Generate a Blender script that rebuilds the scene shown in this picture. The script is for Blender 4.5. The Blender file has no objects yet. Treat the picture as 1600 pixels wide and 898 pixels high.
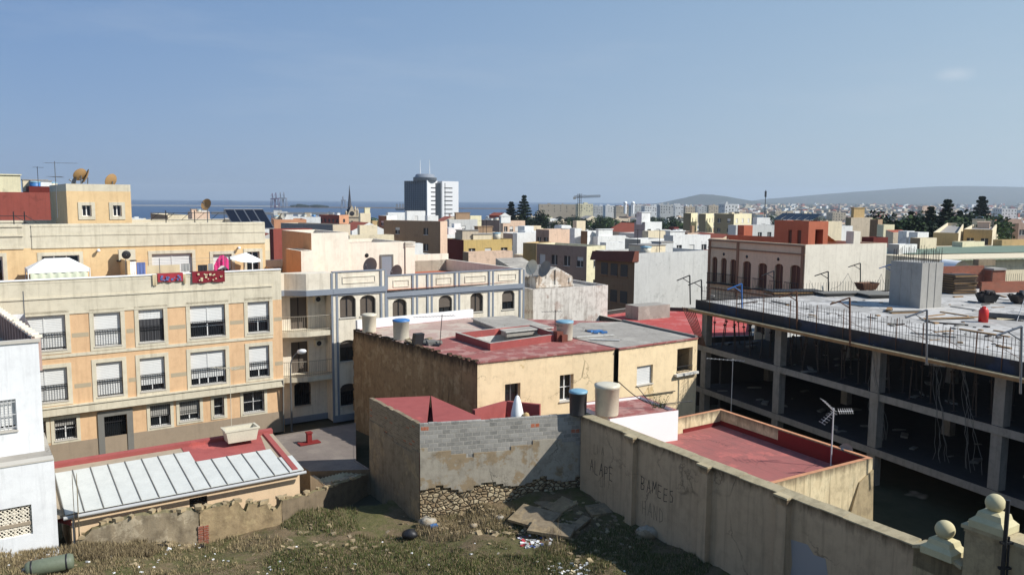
import bpy, bmesh, math, random
from mathutils import Vector, Matrix
from mathutils.geometry import tessellate_polygon
R=math.radians
random.seed(7)
sc=bpy.context.scene
C=sc.collection
F=1244.0; EYE=15.0; PITCH=6.23; ROLL=0.40
RM=Matrix.Rotation(R(90-PITCH),3,'X')@Matrix.Rotation(R(ROLL),3,'Z')
CAM=Vector((0,0,EYE))
def ray(px,py):
    return RM@Vector(((px-800)/F,(449-py)/F,-1.0))
def atz(px,py,z):
    r=ray(px,py); return CAM+r*((z-EYE)/r.z)
def atd(px,py,d):
    r=ray(px,py); return CAM+r*(d/r.y)
def proj(p):
    q=RM.transposed()@(Vector(p)-CAM); return (800+F*q.x/-q.z, 449-F*q.y/-q.z)
def lin(c):
    return tuple(((v/255)/12.92 if v/255<=.04045 else ((v/255+.055)/1.055)**2.4) for v in c)
# ---------------- materials ----------------
MATS={}
def newmat(name):
    m=bpy.data.materials.new(name); m.use_nodes=True
    nt=m.node_tree; b=nt.nodes['Principled BSDF']; return m,nt,b
def N(nt,t,**k):
    n=nt.nodes.new(t)
    for a,v in k.items(): setattr(n,a,v)
    return n
def L(nt,a,b): nt.links.new(a,b)
def mixc(nt,f,a,b,mode='MIX'):
    n=N(nt,'ShaderNodeMix',data_type='RGBA',blend_type=mode)
    for s,v in ((0,f),(6,a),(7,b)):
        if hasattr(v,'is_linked'): L(nt,v,n.inputs[s])
        elif v is not None: n.inputs[s].default_value=v if s==0 else (*v[:3],1)
    return n.outputs[2]
def noise(nt,vec,scale,detail=4,rough=.6):
    n=N(nt,'ShaderNodeTexNoise'); n.inputs['Scale'].default_value=scale; n.inputs['Detail'].default_value=detail
    n.inputs['Roughness'].default_value=rough
    if vec is not None: L(nt,vec,n.inputs['Vector'])
    return n.outputs['Fac']
def ramp(nt,f,a,b,va=0,vb=1):
    n=N(nt,'ShaderNodeMapRange'); L(nt,f,n.inputs[0])
    for i,v in enumerate((a,b,va,vb)): n.inputs[i+1].default_value=v
    return n.outputs[0]
def pos(nt): return N(nt,'ShaderNodeNewGeometry').outputs['Position']
def mapping(nt,vec,scale=(1,1,1),rot=(0,0,0)):
    n=N(nt,'ShaderNodeMapping'); L(nt,vec,n.inputs[0]); n.inputs['Scale'].default_value=scale; n.inputs['Rotation'].default_value=rot
    return n.outputs[0]
def flat(name,rgb,rough=.6,metal=0,var=.12,spec=.5):
    if name in MATS: return MATS[name]
    m,nt,b=newmat(name); c=lin(rgb); p=pos(nt)
    n=noise(nt,p,1.7,5); n2=noise(nt,p,11,3)
    col=mixc(nt,ramp(nt,n,.3,.7,0,var),c,tuple(x*.55 for x in c))
    col=mixc(nt,ramp(nt,n2,.35,.7,0,var*.7),col,tuple(min(1,x*1.3) for x in c))
    L(nt,col,b.inputs['Base Color']); b.inputs['Roughness'].default_value=rough; b.inputs['Metallic'].default_value=metal
    b.inputs['Specular IOR Level'].default_value=spec
    MATS[name]=m; return m
def plaster(name,rgb,stain=.3,scol=(70,62,52),streak=.3,rough=.92,bump=.15,patch=None,patch_th=.58,patch_scale=.55,top=None,topcol=(60,55,48),topamt=.6,scale=1.0,spec=.25,cracks=0,seams=None):
    """weathered render; top=(z_top, depth): grime running down from a parapet's edge"""
    if name in MATS: return MATS[name]
    m,nt,b=newmat(name); c=lin(rgb); s=lin(scol); p=pos(nt)
    big=noise(nt,p,.35*scale,5,.65); mid=noise(nt,p,2.2*scale,6,.7); fine=noise(nt,p,18*scale,4,.6)
    col=mixc(nt,ramp(nt,big,.36,.64,0,.4),c,tuple(x*.74 for x in c))
    col=mixc(nt,ramp(nt,fine,.3,.75,0,.22),col,tuple(min(1,x*1.22) for x in c))
    if patch:
        pn=noise(nt,p,patch_scale,6,.68)
        col=mixc(nt,ramp(nt,pn,patch_th-.07,patch_th-.03,0,.85),col,lin(patch))
    col=mixc(nt,ramp(nt,mid,.47,.70,0,stain),col,s)
    if streak:
        sp=mapping(nt,p,(3.2,3.2,.22)); sn=noise(nt,sp,1.3,5,.65)
        col=mixc(nt,ramp(nt,sn,.50,.68,0,streak),col,s)
    if seams:
        for sy,sw in seams:
            rr=mapping(nt,p,rot=(0,0,-R(sy))); sx=N(nt,'ShaderNodeSeparateXYZ'); L(nt,rr,sx.inputs[0]); dv=N(nt,'ShaderNodeMath',operation='PINGPONG'); L(nt,sx.outputs[1],dv.inputs[0]); dv.inputs[1].default_value=sw/2
            q=ramp(nt,dv.outputs[0],.008,.03,.55,0); mk=ramp(nt,noise(nt,p,.9,4),.38,.58,.15,1); mu=N(nt,'ShaderNodeMath',operation='MULTIPLY'); L(nt,q,mu.inputs[0]); L(nt,mk,mu.inputs[1])
            col=mixc(nt,mu.outputs[0],col,tuple(x*.6 for x in s))
    if cracks:
        wn=noise(nt,p,1.1,5); vv=N(nt,'ShaderNodeVectorMath',operation='MULTIPLY_ADD'); cx=N(nt,'ShaderNodeCombineXYZ'); L(nt,wn,cx.inputs[0]); L(nt,mid,cx.inputs[2]); L(nt,cx.outputs[0],vv.inputs[0]); vv.inputs[1].default_value=(1.6,1.6,1.6); L(nt,p,vv.inputs[2])
        vo=N(nt,'ShaderNodeTexVoronoi',feature='DISTANCE_TO_EDGE'); vo.inputs['Scale'].default_value=.32; L(nt,vv.outputs[0],vo.inputs['Vector'])
        ce=ramp(nt,vo.outputs['Distance'],.004,.012,cracks,0); mk=ramp(nt,noise(nt,p,.5,3),.45,.6,0,1); mu=N(nt,'ShaderNodeMath',operation='MULTIPLY'); L(nt,ce,mu.inputs[0]); L(nt,mk,mu.inputs[1])
        col=mixc(nt,mu.outputs[0],col,tuple(x*.4 for x in s))
    if top:
        sep=N(nt,'ShaderNodeSeparateXYZ'); L(nt,p,sep.inputs[0])
        g=ramp(nt,sep.outputs[2],top[0]-top[1],top[0],0,1)
        tn=noise(nt,mapping(nt,p,(2.6,2.6,.5)),1.5,6,.7)
        mm=N(nt,'ShaderNodeMath',operation='ADD'); L(nt,g,mm.inputs[0]); L(nt,tn,mm.inputs[1])
        col=mixc(nt,ramp(nt,mm.outputs[0],.95,1.35,0,topamt),col,lin(topcol))
    L(nt,col,b.inputs['Base Color']); b.inputs['Roughness'].default_value=rough; b.inputs['Specular IOR Level'].default_value=spec
    if bump:
        bn=N(nt,'ShaderNodeBump'); bn.inputs['Strength'].default_value=bump; bn.inputs['Distance'].default_value=.03
        L(nt,mid,bn.inputs['Height']); L(nt,bn.outputs[0],b.inputs['Normal'])
    MATS[name]=m; return m
def brickmat(name,yaw,c1,c2,mortar,bw,bh,odd=None,odd_p=.04,stain=.35,mort=.012,zoff=0,squash=1.0,bump=.5,horizontal=False):
    if name in MATS: return MATS[name]
    m,nt,b=newmat(name); p=pos(nt)
    r=mapping(nt,p,rot=(0,0,-R(yaw)))
    sep=N(nt,'ShaderNodeSeparateXYZ'); L(nt,r,sep.inputs[0]); cmb=N(nt,'ShaderNodeCombineXYZ')
    L(nt,sep.outputs[0],cmb.inputs[0]); L(nt,sep.outputs[1 if horizontal else 2],cmb.inputs[1])
    wob=noise(nt,p,2.5,3); wv=N(nt,'ShaderNodeVectorMath',operation='ADD'); L(nt,cmb.outputs[0],wv.inputs[0])
    w2=ramp(nt,wob,0,1,-.03,.03); c3=N(nt,'ShaderNodeCombineXYZ'); L(nt,w2,c3.inputs[0]); L(nt,w2,c3.inputs[1]); L(nt,c3.outputs[0],wv.inputs[1])
    br=N(nt,'ShaderNodeTexBrick'); L(nt,wv.outputs[0],br.inputs['Vector'])
    br.inputs['Scale'].default_value=1; br.inputs['Brick Width'].default_value=bw; br.inputs['Row Height'].default_value=bh
    br.inputs['Mortar Size'].default_value=mort; br.inputs['Mortar Smooth'].default_value=.3; br.inputs['Bias'].default_value=0
    br.inputs['Color1'].default_value=(*lin(c1),1); br.inputs['Color2'].default_value=(*lin(c2),1); br.inputs['Mortar'].default_value=(*lin(mortar),1)
    col=br.outputs['Color']
    if odd:
        cells=N(nt,'ShaderNodeTexWhiteNoise',noise_dimensions='2D')
        fl=N(nt,'ShaderNodeVectorMath',operation='SNAP'); L(nt,wv.outputs[0],fl.inputs[0]); fl.inputs[1].default_value=(bw,bh,1)
        L(nt,fl.outputs[0],cells.inputs['Vector'])
        f=ramp(nt,cells.outputs['Value'],odd_p,odd_p+.001,1,0)
        inv=ramp(nt,br.outputs['Fac'],0,.4,1,0); mu=N(nt,'ShaderNodeMath',operation='MULTIPLY'); L(nt,f,mu.inputs[0]); L(nt,inv,mu.inputs[1])
        col=mixc(nt,mu.outputs[0],col,lin(odd))
    col=mixc(nt,ramp(nt,noise(nt,p,1.3,6,.7),.45,.75,0,stain),col,tuple(x*.45 for x in lin(mortar)))
    col=mixc(nt,ramp(nt,noise(nt,p,9,4),.4,.8,0,.3),col,tuple(min(1,x*1.5) for x in lin(c1)))
    L(nt,col,b.inputs['Base Color']); b.inputs['Roughness'].default_value=.95; b.inputs['Specular IOR Level'].default_value=.2
    bn=N(nt,'ShaderNodeBump'); bn.inputs['Strength'].default_value=bump; bn.inputs['Distance'].default_value=.03; bn.invert=True
    L(nt,br.outputs['Fac'],bn.inputs['Height']); L(nt,bn.outputs[0],b.inputs['Normal'])
    MATS[name]=m; return m
def glassmat(name,rgb=(30,34,38),rough=.08):
    if name in MATS: return MATS[name]
    m,nt,b=newmat(name); b.inputs['Base Color'].default_value=(*lin(rgb),1); b.inputs['Roughness'].default_value=rough
    b.inputs['Specular IOR Level'].default_value=.6
    MATS[name]=m; return m
def rubblemat(name,c1,c2,mortar,sc_=4.2):
    m,nt,b=newmat(name); p=mapping(nt,pos(nt),(1,1,1.5))
    v=N(nt,'ShaderNodeTexVoronoi',feature='DISTANCE_TO_EDGE'); v.inputs['Scale'].default_value=sc_; L(nt,p,v.inputs['Vector']); v2=N(nt,'ShaderNodeTexVoronoi'); v2.inputs['Scale'].default_value=sc_; L(nt,p,v2.inputs['Vector'])
    sx=N(nt,'ShaderNodeSeparateXYZ'); L(nt,v2.outputs['Color'],sx.inputs[0])
    col=mixc(nt,sx.outputs[0],lin(c1),lin(c2)); col=mixc(nt,ramp(nt,noise(nt,p,6,5),.4,.7,0,.5),col,lin(mortar)); col=mixc(nt,ramp(nt,v.outputs['Distance'],.02,.09,1,0),col,tuple(x*.5 for x in lin(mortar)))
    L(nt,col,b.inputs['Base Color']); b.inputs['Roughness'].default_value=.95; b.inputs['Specular IOR Level'].default_value=.2
    bn=N(nt,'ShaderNodeBump'); bn.inputs['Strength'].default_value=1; bn.inputs['Distance'].default_value=.08; L(nt,ramp(nt,v.outputs['Distance'],0,.2),bn.inputs['Height']); L(nt,bn.outputs[0],b.inputs['Normal']); MATS[name]=m
# ---------------- mesh builder ----------------
class MB:
    def __init__(s): s.v=[]; s.f=[]; s.m=[]; s.sm=[]
    def face(s,pts,mi=0,smooth=False):
        i=len(s.v); s.v+= [tuple(p) for p in pts]; s.f.append(tuple(range(i,i+len(pts)))); s.m.append(mi); s.sm.append(smooth)
    def quadgrid(s,rows,mi=0,smooth=True,close=False):
        i=len(s.v); n=len(rows[0])
        for r in rows: s.v+=[tuple(p) for p in r]
        for a in range(len(rows)-1):
            for b in range(n if close else n-1):
                c=(b+1)%n
                s.f.append((i+a*n+b,i+a*n+c,i+(a+1)*n+c,i+(a+1)*n+b)); s.m.append(mi); s.sm.append(smooth)
    def hexa(s,b,t,mi=0,top=None,bottom=True):
        """b,t: lists of base and top points, same order, ccw from above"""
        n=len(b); i=len(s.v); s.v+=[tuple(p) for p in b]+[tuple(p) for p in t]
        for k in range(n):
            j=(k+1)%n; s.f.append((i+k,i+j,i+n+j,i+n+k)); s.m.append(mi); s.sm.append(False)
        s.f.append(tuple(i+n+k for k in range(n))); s.m.append(mi if top is None else top); s.sm.append(False)
        if bottom: s.f.append(tuple(i+n-1-k for k in range(n))); s.m.append(mi); s.sm.append(False)
    def prism(s,poly,z0,z1,mi=0,top=None,bottom=True):
        a=sum(poly[i][0]*poly[(i+1)%len(poly)][1]-poly[(i+1)%len(poly)][0]*poly[i][1] for i in range(len(poly)))
        if a<0: poly=poly[::-1]
        s.hexa([(p[0],p[1],z0) for p in poly],[(p[0],p[1],z1) for p in poly],mi,top,bottom)
    def obox(s,c,ux,uy,hx,hy,hz,mi=0,uz=Vector((0,0,1))):
        c=Vector(c); ux=Vector(ux).normalized()*hx; uy=Vector(uy).normalized()*hy; uz=Vector(uz).normalized()*hz
        q=[(-1,-1),(1,-1),(1,1),(-1,1)]
        if ux.cross(uy).dot(uz)<0: q=q[::-1]
        s.hexa([c+ux*a+uy*b-uz for a,b in q],[c+ux*a+uy*b+uz for a,b in q],mi)
    def tube(s,p,q,r,r2=None,n=8,mi=0,caps=True):
        p=Vector(p);q=Vector(q); r2=r if r2 is None else r2
        d=(q-p).normalized(); a=d.orthogonal().normalized(); b=d.cross(a)
        rows=[[o+(a*math.cos(2*math.pi*k/n)+b*math.sin(2*math.pi*k/n))*rr for k in range(n)] for o,rr in ((p,r),(q,r2))]
        s.quadgrid(rows,mi,True,True)
        if caps: s.face(rows[0][::-1],mi); s.face(rows[1],mi)
    def path(s,pts,r,n=6,mi=0):
        for a,b in zip(pts[:-1],pts[1:]): s.tube(a,b,r,n=n,mi=mi)
    def lathe(s,c,prof,n=20,mi=0,axis=None):
        c=Vector(c)
        if axis is None: ax,ay,az=Vector((1,0,0)),Vector((0,1,0)),Vector((0,0,1))
        else: az=Vector(axis).normalized(); ax=az.orthogonal().normalized(); ay=az.cross(ax)
        rows=[[c+ax*(r*math.cos(2*math.pi*k/n))+ay*(r*math.sin(2*math.pi*k/n))+az*z for k in range(n)] for r,z in prof]
        s.quadgrid(rows,mi,True,True)
    def sphere(s,c,r,n=16,mi=0,sz=1):
        s.lathe(c,[(max(1e-4,r*math.sin(math.pi*k/(n//2))),-r*sz*math.cos(math.pi*k/(n//2))) for k in range(n//2+1)],n,mi)
    def polyhole(s,outer,holes,z,mi=0):
        loops=[[Vector((p[0],p[1],0)) for p in outer]]+[[Vector((p[0],p[1],0)) for p in h] for h in holes]
        flatp=[p for l in loops for p in l]
        for t in tessellate_polygon(loops):
            a,b,c=(flatp[k] for k in t)
            if (b-a).cross(c-a).z<0: b,c=c,b
            s.face([(a.x,a.y,z),(b.x,b.y,z),(c.x,c.y,z)],mi)
ORG={}
def obj(name,mb,mats,parent=None,origin=None,kind=None,merge=False):
    me=bpy.data.meshes.new(name)
    xs=[v[0] for v in mb.v]; ys=[v[1] for v in mb.v]; zs=[v[2] for v in mb.v]
    o=Vector(origin) if origin is not None else Vector(((min(xs)+max(xs))/2,(min(ys)+max(ys))/2,min(zs)))
    me.from_pydata([(v[0]-o.x,v[1]-o.y,v[2]-o.z) for v in mb.v],[],mb.f)
    if not isinstance(mats,(list,tuple)): mats=[mats]
    for m in mats: me.materials.append(m)
    me.polygons.foreach_set('material_index',mb.m); me.polygons.foreach_set('use_smooth',mb.sm)
    if merge:
        bm=bmesh.new(); bm.from_mesh(me); bmesh.ops.remove_doubles(bm,verts=bm.verts,dist=.0005); bm.to_mesh(me); bm.free()
    me.update()
    ob=bpy.data.objects.new(name,me); C.objects.link(ob)
    if parent is not None:
        ob.parent=parent; ob.location=o-ORG[parent]
    else: ob.location=o
    ORG[ob]=o
    if kind: ob['kind']=kind
    return ob
def tag(o,label,cat,group=None):
    o['label']=label; o['category']=cat
    if group: o['group']=group
    return o
def thing(name,label,cat,loc,group=None):
    o=bpy.data.objects.new(name,None); C.objects.link(o); o.empty_display_size=.3
    o.location=loc; ORG[o]=Vector(loc); return tag(o,label,cat,group)
AUTO=[]
def auto(o,base,px,cat,group):
    """labels completed at the end with the rank along the picture where several share a description"""
    o['category']=cat; o['group']=group; AUTO.append((o,base,px)); return o
def dup(root,loc,rz=0,s=1.0):
    r=root.copy(); C.objects.link(r); r.location=loc; r.rotation_euler=(0,0,rz); r.scale=(s,s,s)
    ORG[r]=Vector(loc)
    for ch in list(root.children):
        c=ch.copy(); C.objects.link(c); c.parent=r
        for g in list(ch.children):
            d=g.copy(); C.objects.link(d); d.parent=c
    return r
# ---------------- faces and walls ----------------
class Face:
    """vertical plane from A (left) to B (right) as seen from outside"""
    def __init__(s,A,B):
        s.A=Vector((A[0],A[1],0)); s.B=Vector((B[0],B[1],0)); s.d=(s.B-s.A); s.len=s.d.length; s.d.normalize()
        s.n=Vector((s.d.y,-s.d.x,0))
    def P(s,u,z,o=0.0): 
        q=s.A+s.d*u+s.n*o; return Vector((q.x,q.y,z))
    def uz(s,px,py,o=0.0):
        r=ray(px,py); A=s.A+s.n*o; A.z=EYE
        t=(A-CAM).dot(s.n)/r.dot(s.n); q=CAM+r*t
        return (Vector((q.x,q.y,0))-s.A).dot(s.d), q.z
    def off(s,o): 
        return Face(s.A+s.n*o,s.B+s.n*o)
def box_on(mb,f,u0,u1,z0,z1,o0,o1,mi=0):
    mb.hexa([f.P(u0,z0,o1),f.P(u1,z0,o1),f.P(u1,z0,o0),f.P(u0,z0,o0)],[f.P(u0,z1,o1),f.P(u1,z1,o1),f.P(u1,z1,o0),f.P(u0,z1,o0)],mi)
def wall(mb,f,u0,u1,z0,z1,holes=(),depth=.18,mi=0,mr=None,o=0.0):
    """outer skin with real openings and reveals. hole=(ua,za,ub,zb,arch_rise)"""
    mr=mi if mr is None else mr
    hs=[(max(h[0],u0),max(h[1],z0),min(h[2],u1),min(h[3],z1),h[4] if len(h)>4 else 0) for h in holes if h[2]>u0 and h[0]<u1 and h[3]>z0 and h[1]<z1]
    us=sorted({u0,u1,*[h[0] for h in hs],*[h[2] for h in hs]}); zs=sorted({z0,z1,*[h[1] for h in hs],*[h[3] for h in hs]})
    for a,b in zip(us[:-1],us[1:]):
        if b-a<1e-5: continue
        run=None
        for c,d in zip(zs[:-1],zs[1:]):
            cu,cz=(a+b)/2,(c+d)/2
            solid=not any(h[0]<cu<h[2] and h[1]<cz<h[3] for h in hs)
            if solid: mb.face([f.P(a,c,o),f.P(b,c,o),f.P(b,d,o),f.P(a,d,o)],mi)
    for (a,c,b,d,ar) in hs:
        D=o-depth
        mb.face([f.P(a,c,o),f.P(a,d-ar,o),f.P(a,d-ar,D),f.P(a,c,D)],mr)
        mb.face([f.P(b,c,D),f.P(b,d-ar,D),f.P(b,d-ar,o),f.P(b,c,o)],mr)
        mb.face([f.P(a,c,D),f.P(b,c,D),f.P(b,c,o),f.P(a,c,o)],mr)
        if ar<=0: mb.face([f.P(a,d,o),f.P(b,d,o),f.P(b,d,D),f.P(a,d,D)],mr)
        else:
            n=8; pts=[(a+(b-a)*k/n, d-ar+ar*math.sqrt(max(0,1-(2*k/n-1)**2))) for k in range(n+1)]
            for (x0,y0),(x1,y1) in zip(pts[:-1],pts[1:]):
                mb.face([f.P(x0,y0,o),f.P(x1,y1,o),f.P(x1,d,o),f.P(x0,d,o)],mi)
                mb.face([f.P(x0,y0,o),f.P(x1,y1,o),f.P(x1,y1,D),f.P(x0,y0,D)],mr)
def window(parent,f,rect,depth=.18,frame='white_frame',glass='dark_glass',shutter=0,shut_mat='white_shutter',bars=0,rail=False,surround=0,sur_mat=None,sill=True,mull=1,arch=0,o=0.0,name='window',label=None,curtain=False,cross=0,lintel=True):
    a,c,b,d=rect; D=o-depth
    mb=MB(); fw=.05
    mb.face([f.P(a,c,D-.02),f.P(b,c,D-.02),f.P(b,d,D-.02),f.P(a,d,D-.02)],1)
    for (x0,x1,y0,y1) in ((a,a+fw,c,d),(b-fw,b,c,d),(a+fw,b-fw,c,c+fw),(a+fw,b-fw,d-fw,d)):
        box_on(mb,f,x0,x1,y0,y1,D-.04,D+.02,0)
    for k in range(mull):
        x=a+(b-a)*(k+1)/(mull+1); box_on(mb,f,x-fw*.6,x+fw*.6,c+fw,d-fw,D-.04,D+.025,0)
    for k in range(cross):
        y=c+(d-c)*(k+1)/(cross+1); box_on(mb,f,a+fw,b-fw,y-.02,y+.02,D-.04,D+.015,0)
    w=obj(name,mb,[MATS[frame],MATS[glass]],parent)
    if label: w['label']=label
    if shutter>0:
        mb=MB(); zb=d-(d-c)*shutter; n=max(3,int((d-zb)/.09)); 
        for k in range(n):
            y0=zb+(d-zb)*k/n; y1=zb+(d-zb)*(k+1)/n
            mb.face([f.P(a+.02,y0,D+.06),f.P(b-.02,y0,D+.06),f.P(b-.02,y1-.008,D+.045),f.P(a+.02,y1-.008,D+.045)],0)
            mb.face([f.P(a+.02,y1-.008,D+.045),f.P(b-.02,y1-.008,D+.045),f.P(b-.02,y1,D+.06),f.P(a+.02,y1,D+.06)],0)
        if mull and b-a>1.6:
            x=(a+b)/2; box_on(mb,f,x-.035,x+.035,zb,d,D+.04,D+.08,0)
        obj('roller_shutter',mb,MATS[shut_mat],w)
    if curtain:
        mb=MB(); nn=14; 
        mb.quadgrid([[f.P(a+(b-a)*k/nn,z,D+.02+.03*(k%2)) for k in range(nn+1)] for z in (c+.08,d-.1)],0,False)
        obj('curtain',mb,MATS['dark_curtain'],w)
    if rail:
        mb=MB(); zt=c+min(1.0,(d-c)*.48); oo=o-.05
        for z in (c+.06,zt,zt-.14): box_on(mb,f,a+.01,b-.01,z,z+.035,oo-.02,oo+.02)
        n=max(5,int((b-a)/.13))
        for k in range(n+1):
            x=a+.02+(b-a-.04)*k/n; mb.tube(f.P(x,c+.06,oo),f.P(x,zt,oo),.011,n=4,caps=False)
        obj('railing',mb,MATS['iron'],w)
    if bars:
        mb=MB(); oo=o-.03; n=max(4,int((b-a)/.12))
        for k in range(n+1):
            x=a+.02+(b-a-.04)*k/n; mb.tube(f.P(x,c+.02,oo),f.P(x,d-.02,oo),.011,n=4,caps=False)
        for z in (c+.12,(c+d)/2,d-.12): box_on(mb,f,a,b,z,z+.025,oo-.012,oo+.012)
        obj('grille',mb,MATS['iron' if bars==1 else 'white_iron'],w)
    if surround:
        mb=MB(); s=surround; p=.035
        box_on(mb,f,a-s,a,c-s,d+s,o-.02,o+p); box_on(mb,f,b,b+s,c-s,d+s,o-.02,o+p); box_on(mb,f,a,b,d,d+s,o-.02,o+p); box_on(mb,f,a,b,c-s,c,o-.02,o+p+.003)
        obj('surround',mb,MATS[sur_mat],w)
    if sill:
        mb=MB(); box_on(mb,f,a-.04,b+.04,c-.05,c+.005,D,o+.07); obj('sill',mb,MATS['stone_sill'],w)
    return w
def rect_px(f,x0,y0,x1,y1,o=0.0):
    """opening from two opposite pixel corners measured along the wall plane (mid heights)"""
    u0,za=f.uz(x0,(y0+y1)/2,o); u1,zb=f.uz(x1,(y0+y1)/2,o); xm=(x0+x1)/2
    zt=f.uz(xm,y0,o)[1]; zl=f.uz(xm,y1,o)[1]
    return (u0,zl,u1,zt)
# ---------------- shared materials ----------------
flat('white_frame',(225,225,222),.5,var=.05); glassmat('dark_glass'); glassmat('blue_glass',(38,58,78),.12)
flat('white_shutter',(206,206,202),.6,var=.2); flat('bright_white',(240,240,238),.8,var=.06); flat('iron',(40,40,42),.5,.3); flat('white_iron',(200,200,198),.5)
flat('stone_sill',(190,184,172),.8); flat('dark_curtain',(62,62,64),.9); flat('grey_shutter',(150,147,140),.7,var=.15)
flat('brown_shutter',(86,76,66),.7); flat('bare_metal',(130,132,135),.4,.7); flat('rusty_metal',(105,72,52),.8,.2,var=.5)
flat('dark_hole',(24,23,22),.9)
plaster('orange_wall',(214,178,138),stain=.2,streak=.22,scol=(150,110,80),bump=.06)
plaster('yellow_wall',(220,190,144),stain=.2,streak=.22,scol=(150,115,80),bump=.06)
plaster('cream_trim',(208,199,176),stain=.22,streak=.3,scol=(130,120,100),bump=.05)
plaster('taupe_dado',(154,138,118),stain=.12,streak=.1,bump=.05)
plaster('grey_stone',(118,116,110),stain=.2,streak=.1)
plaster('white_wall',(228,229,228),stain=.16,streak=.2,scol=(150,150,150),bump=.05)
plaster('cream_blue_wall',(220,211,192),stain=.2,streak=.3,scol=(130,118,100),bump=.05)
flat('blue_grey_trim',(126,133,142),.7,var=.25)
plaster('pale_cream',(230,222,204),stain=.18,streak=.22,scol=(150,135,115),bump=.05)
plaster('salmon_wall',(208,160,120),stain=.12,streak=.12,bump=.05)
plaster('brown_render',(160,130,94),stain=.5,scol=(84,64,44),streak=.35,bump=.6,patch=(178,150,112),patch_th=.60,patch_scale=.8,top=(6.6,1.3),topcol=(45,38,32),topamt=.85)
plaster('butter_wall',(233,210,170),cracks=.6,stain=.22,scol=(150,125,90),streak=.10,bump=.08,patch=(206,178,128),patch_th=.70,top=(6.5,.35),topcol=(90,72,55),topamt=.5)
plaster('red_roof_paint',(152,92,86),seams=[(33,1.0)],cracks=.7,stain=.5,scol=(112,84,78),streak=0,patch=(172,132,122),patch_th=.58,bump=.1,patch_scale=.9)
plaster('red_paint_fresh',(154,82,78),stain=.3,scol=(110,50,48),streak=0,bump=.08,patch=(184,96,88),patch_th=.68)
plaster('dark_red_paint',(122,40,38),stain=.2,scol=(84,34,32),streak=.1)
plaster('roof_screed',(158,152,142),seams=[(33,2.2)],cracks=.8,stain=.35,scol=(104,98,90),streak=0,bump=.1,patch=(178,172,160),patch_th=.6)
plaster('pink_screed',(176,150,138),stain=.4,scol=(120,96,88),streak=0,bump=.1,patch=(190,176,160),patch_th=.55)
plaster('white_lime',(206,204,196),stain=.35,scol=(120,112,100),streak=.35,bump=.15)
plaster('boundary_cream',(190,165,134),cracks=.5,stain=.22,scol=(98,86,66),streak=.3,bump=.12,top=(5.05,.9),topcol=(66,56,42),topamt=.8)
plaster('coping_stone',(178,164,132),stain=.5,scol=(92,80,60),streak=0,bump=.2)
plaster('gate_plaster',(172,154,120),stain=.5,scol=(62,54,44),streak=.45,bump=.3)
plaster('finial_plaster',(196,186,148),stain=.2,scol=(120,112,84),streak=0,bump=.1)
plaster('rough_cement',(168,160,144),cracks=.7,stain=.4,scol=(86,78,68),streak=.2,bump=.5,patch=(150,130,100),patch_th=.57,patch_scale=.7)
plaster('ruin_cement',(150,136,112),stain=.55,scol=(84,72,56),streak=.2,bump=.8,patch=(182,168,142),patch_th=.58,patch_scale=1.2)
plaster('ochre_stone',(168,150,118),stain=.5,scol=(96,76,52),streak=0,bump=.9)
plaster('stained_cream',(212,194,156),stain=.45,scol=(88,74,54),streak=.5,bump=.2,patch=(222,206,168),patch_th=.58,top=(4.3,.8),topcol=(80,64,48),topamt=.7)
plaster('stained_white2',(216,210,200),stain=.5,scol=(110,92,74),streak=.5,bump=.3,patch=(180,160,140),patch_th=.6)
plaster('stained_white',(214,208,198),stain=.45,scol=(104,88,76),streak=.45,bump=.3,patch=(190,172,160),patch_th=.6,top=(8.2,1.0),topcol=(96,80,66),topamt=.75)
plaster('peach_wall',(224,196,160),stain=.08,streak=.1,scol=(150,120,90),bump=.05)
plaster('concrete',(160,157,150),stain=.25,scol=(106,104,98),streak=.15,bump=.15)
plaster('frame_concrete',(140,136,128),stain=.4,scol=(84,80,74),streak=.3,bump=.2)
plaster('slab_top',(190,187,181),seams=[(23,2.4),(113,1.2)],stain=.55,scol=(118,114,108),streak=0,bump=.15,patch=(158,155,149),patch_th=.56,patch_scale=.35,cracks=.6)
plaster('formwork',(64,60,58),stain=.4,scol=(40,38,38),streak=.2,bump=.2,patch=(62,66,80),patch_th=.6,patch_scale=.3)
plaster('timber',(150,120,84),stain=.4,scol=(86,64,44),streak=0,bump=.3)
plaster('tan_brown_wall',(222,198,164),stain=.12,scol=(120,100,84),streak=.12,bump=.05)
flat('brown_trim',(142,108,82),.8)
plaster('terracotta_wall',(178,106,80),stain=.15,streak=.1,scol=(120,60,44),bump=.05)
plaster('red_brown_wall',(116,70,58),stain=.2,streak=.15,bump=.05)
plaster('tile_terracotta',(178,104,76),stain=.25,streak=0,bump=.1)
flat('panel_white',(198,199,192),.5,.0,var=.3); flat('tank_white',(196,190,172),.55,var=.4); flat('tank_blue',(58,112,168),.5)
flat('tank_grey',(66,64,64),.6); flat('tank_lid',(120,160,178),.5); flat('tub_enamel',(206,198,176),.45,var=.35)
flat('dish_ochre',(160,126,82),.7,var=.3); flat('dish_grey',(128,124,118),.6); flat('white_paint',(236,236,234),.5,var=.04)
flat('blue_steel',(40,96,160),.5); flat('red_plastic',(196,36,28),.4); flat('net_grey',(120,118,112),.9)
flat('green_door',(28,104,74),.6); flat('wood_door',(86,54,40),.7); flat('solar_glass',(26,30,40),.15)
flat('leaf_dark',(34,48,28),.8,var=.5,spec=.2); flat('leaf_mid',(58,76,40),.8,var=.5,spec=.2); flat('leaf_pale',(84,98,56),.8,var=.4,spec=.2); flat('bark',(84,70,56),.95,var=.4)
flat('grass_green',(86,92,50),.9,var=.6,spec=.1); flat('grass_dry',(158,142,108),.9,var=.5,spec=.1); flat('grass_brown',(122,108,84),.9,var=.5,spec=.1)
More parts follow.
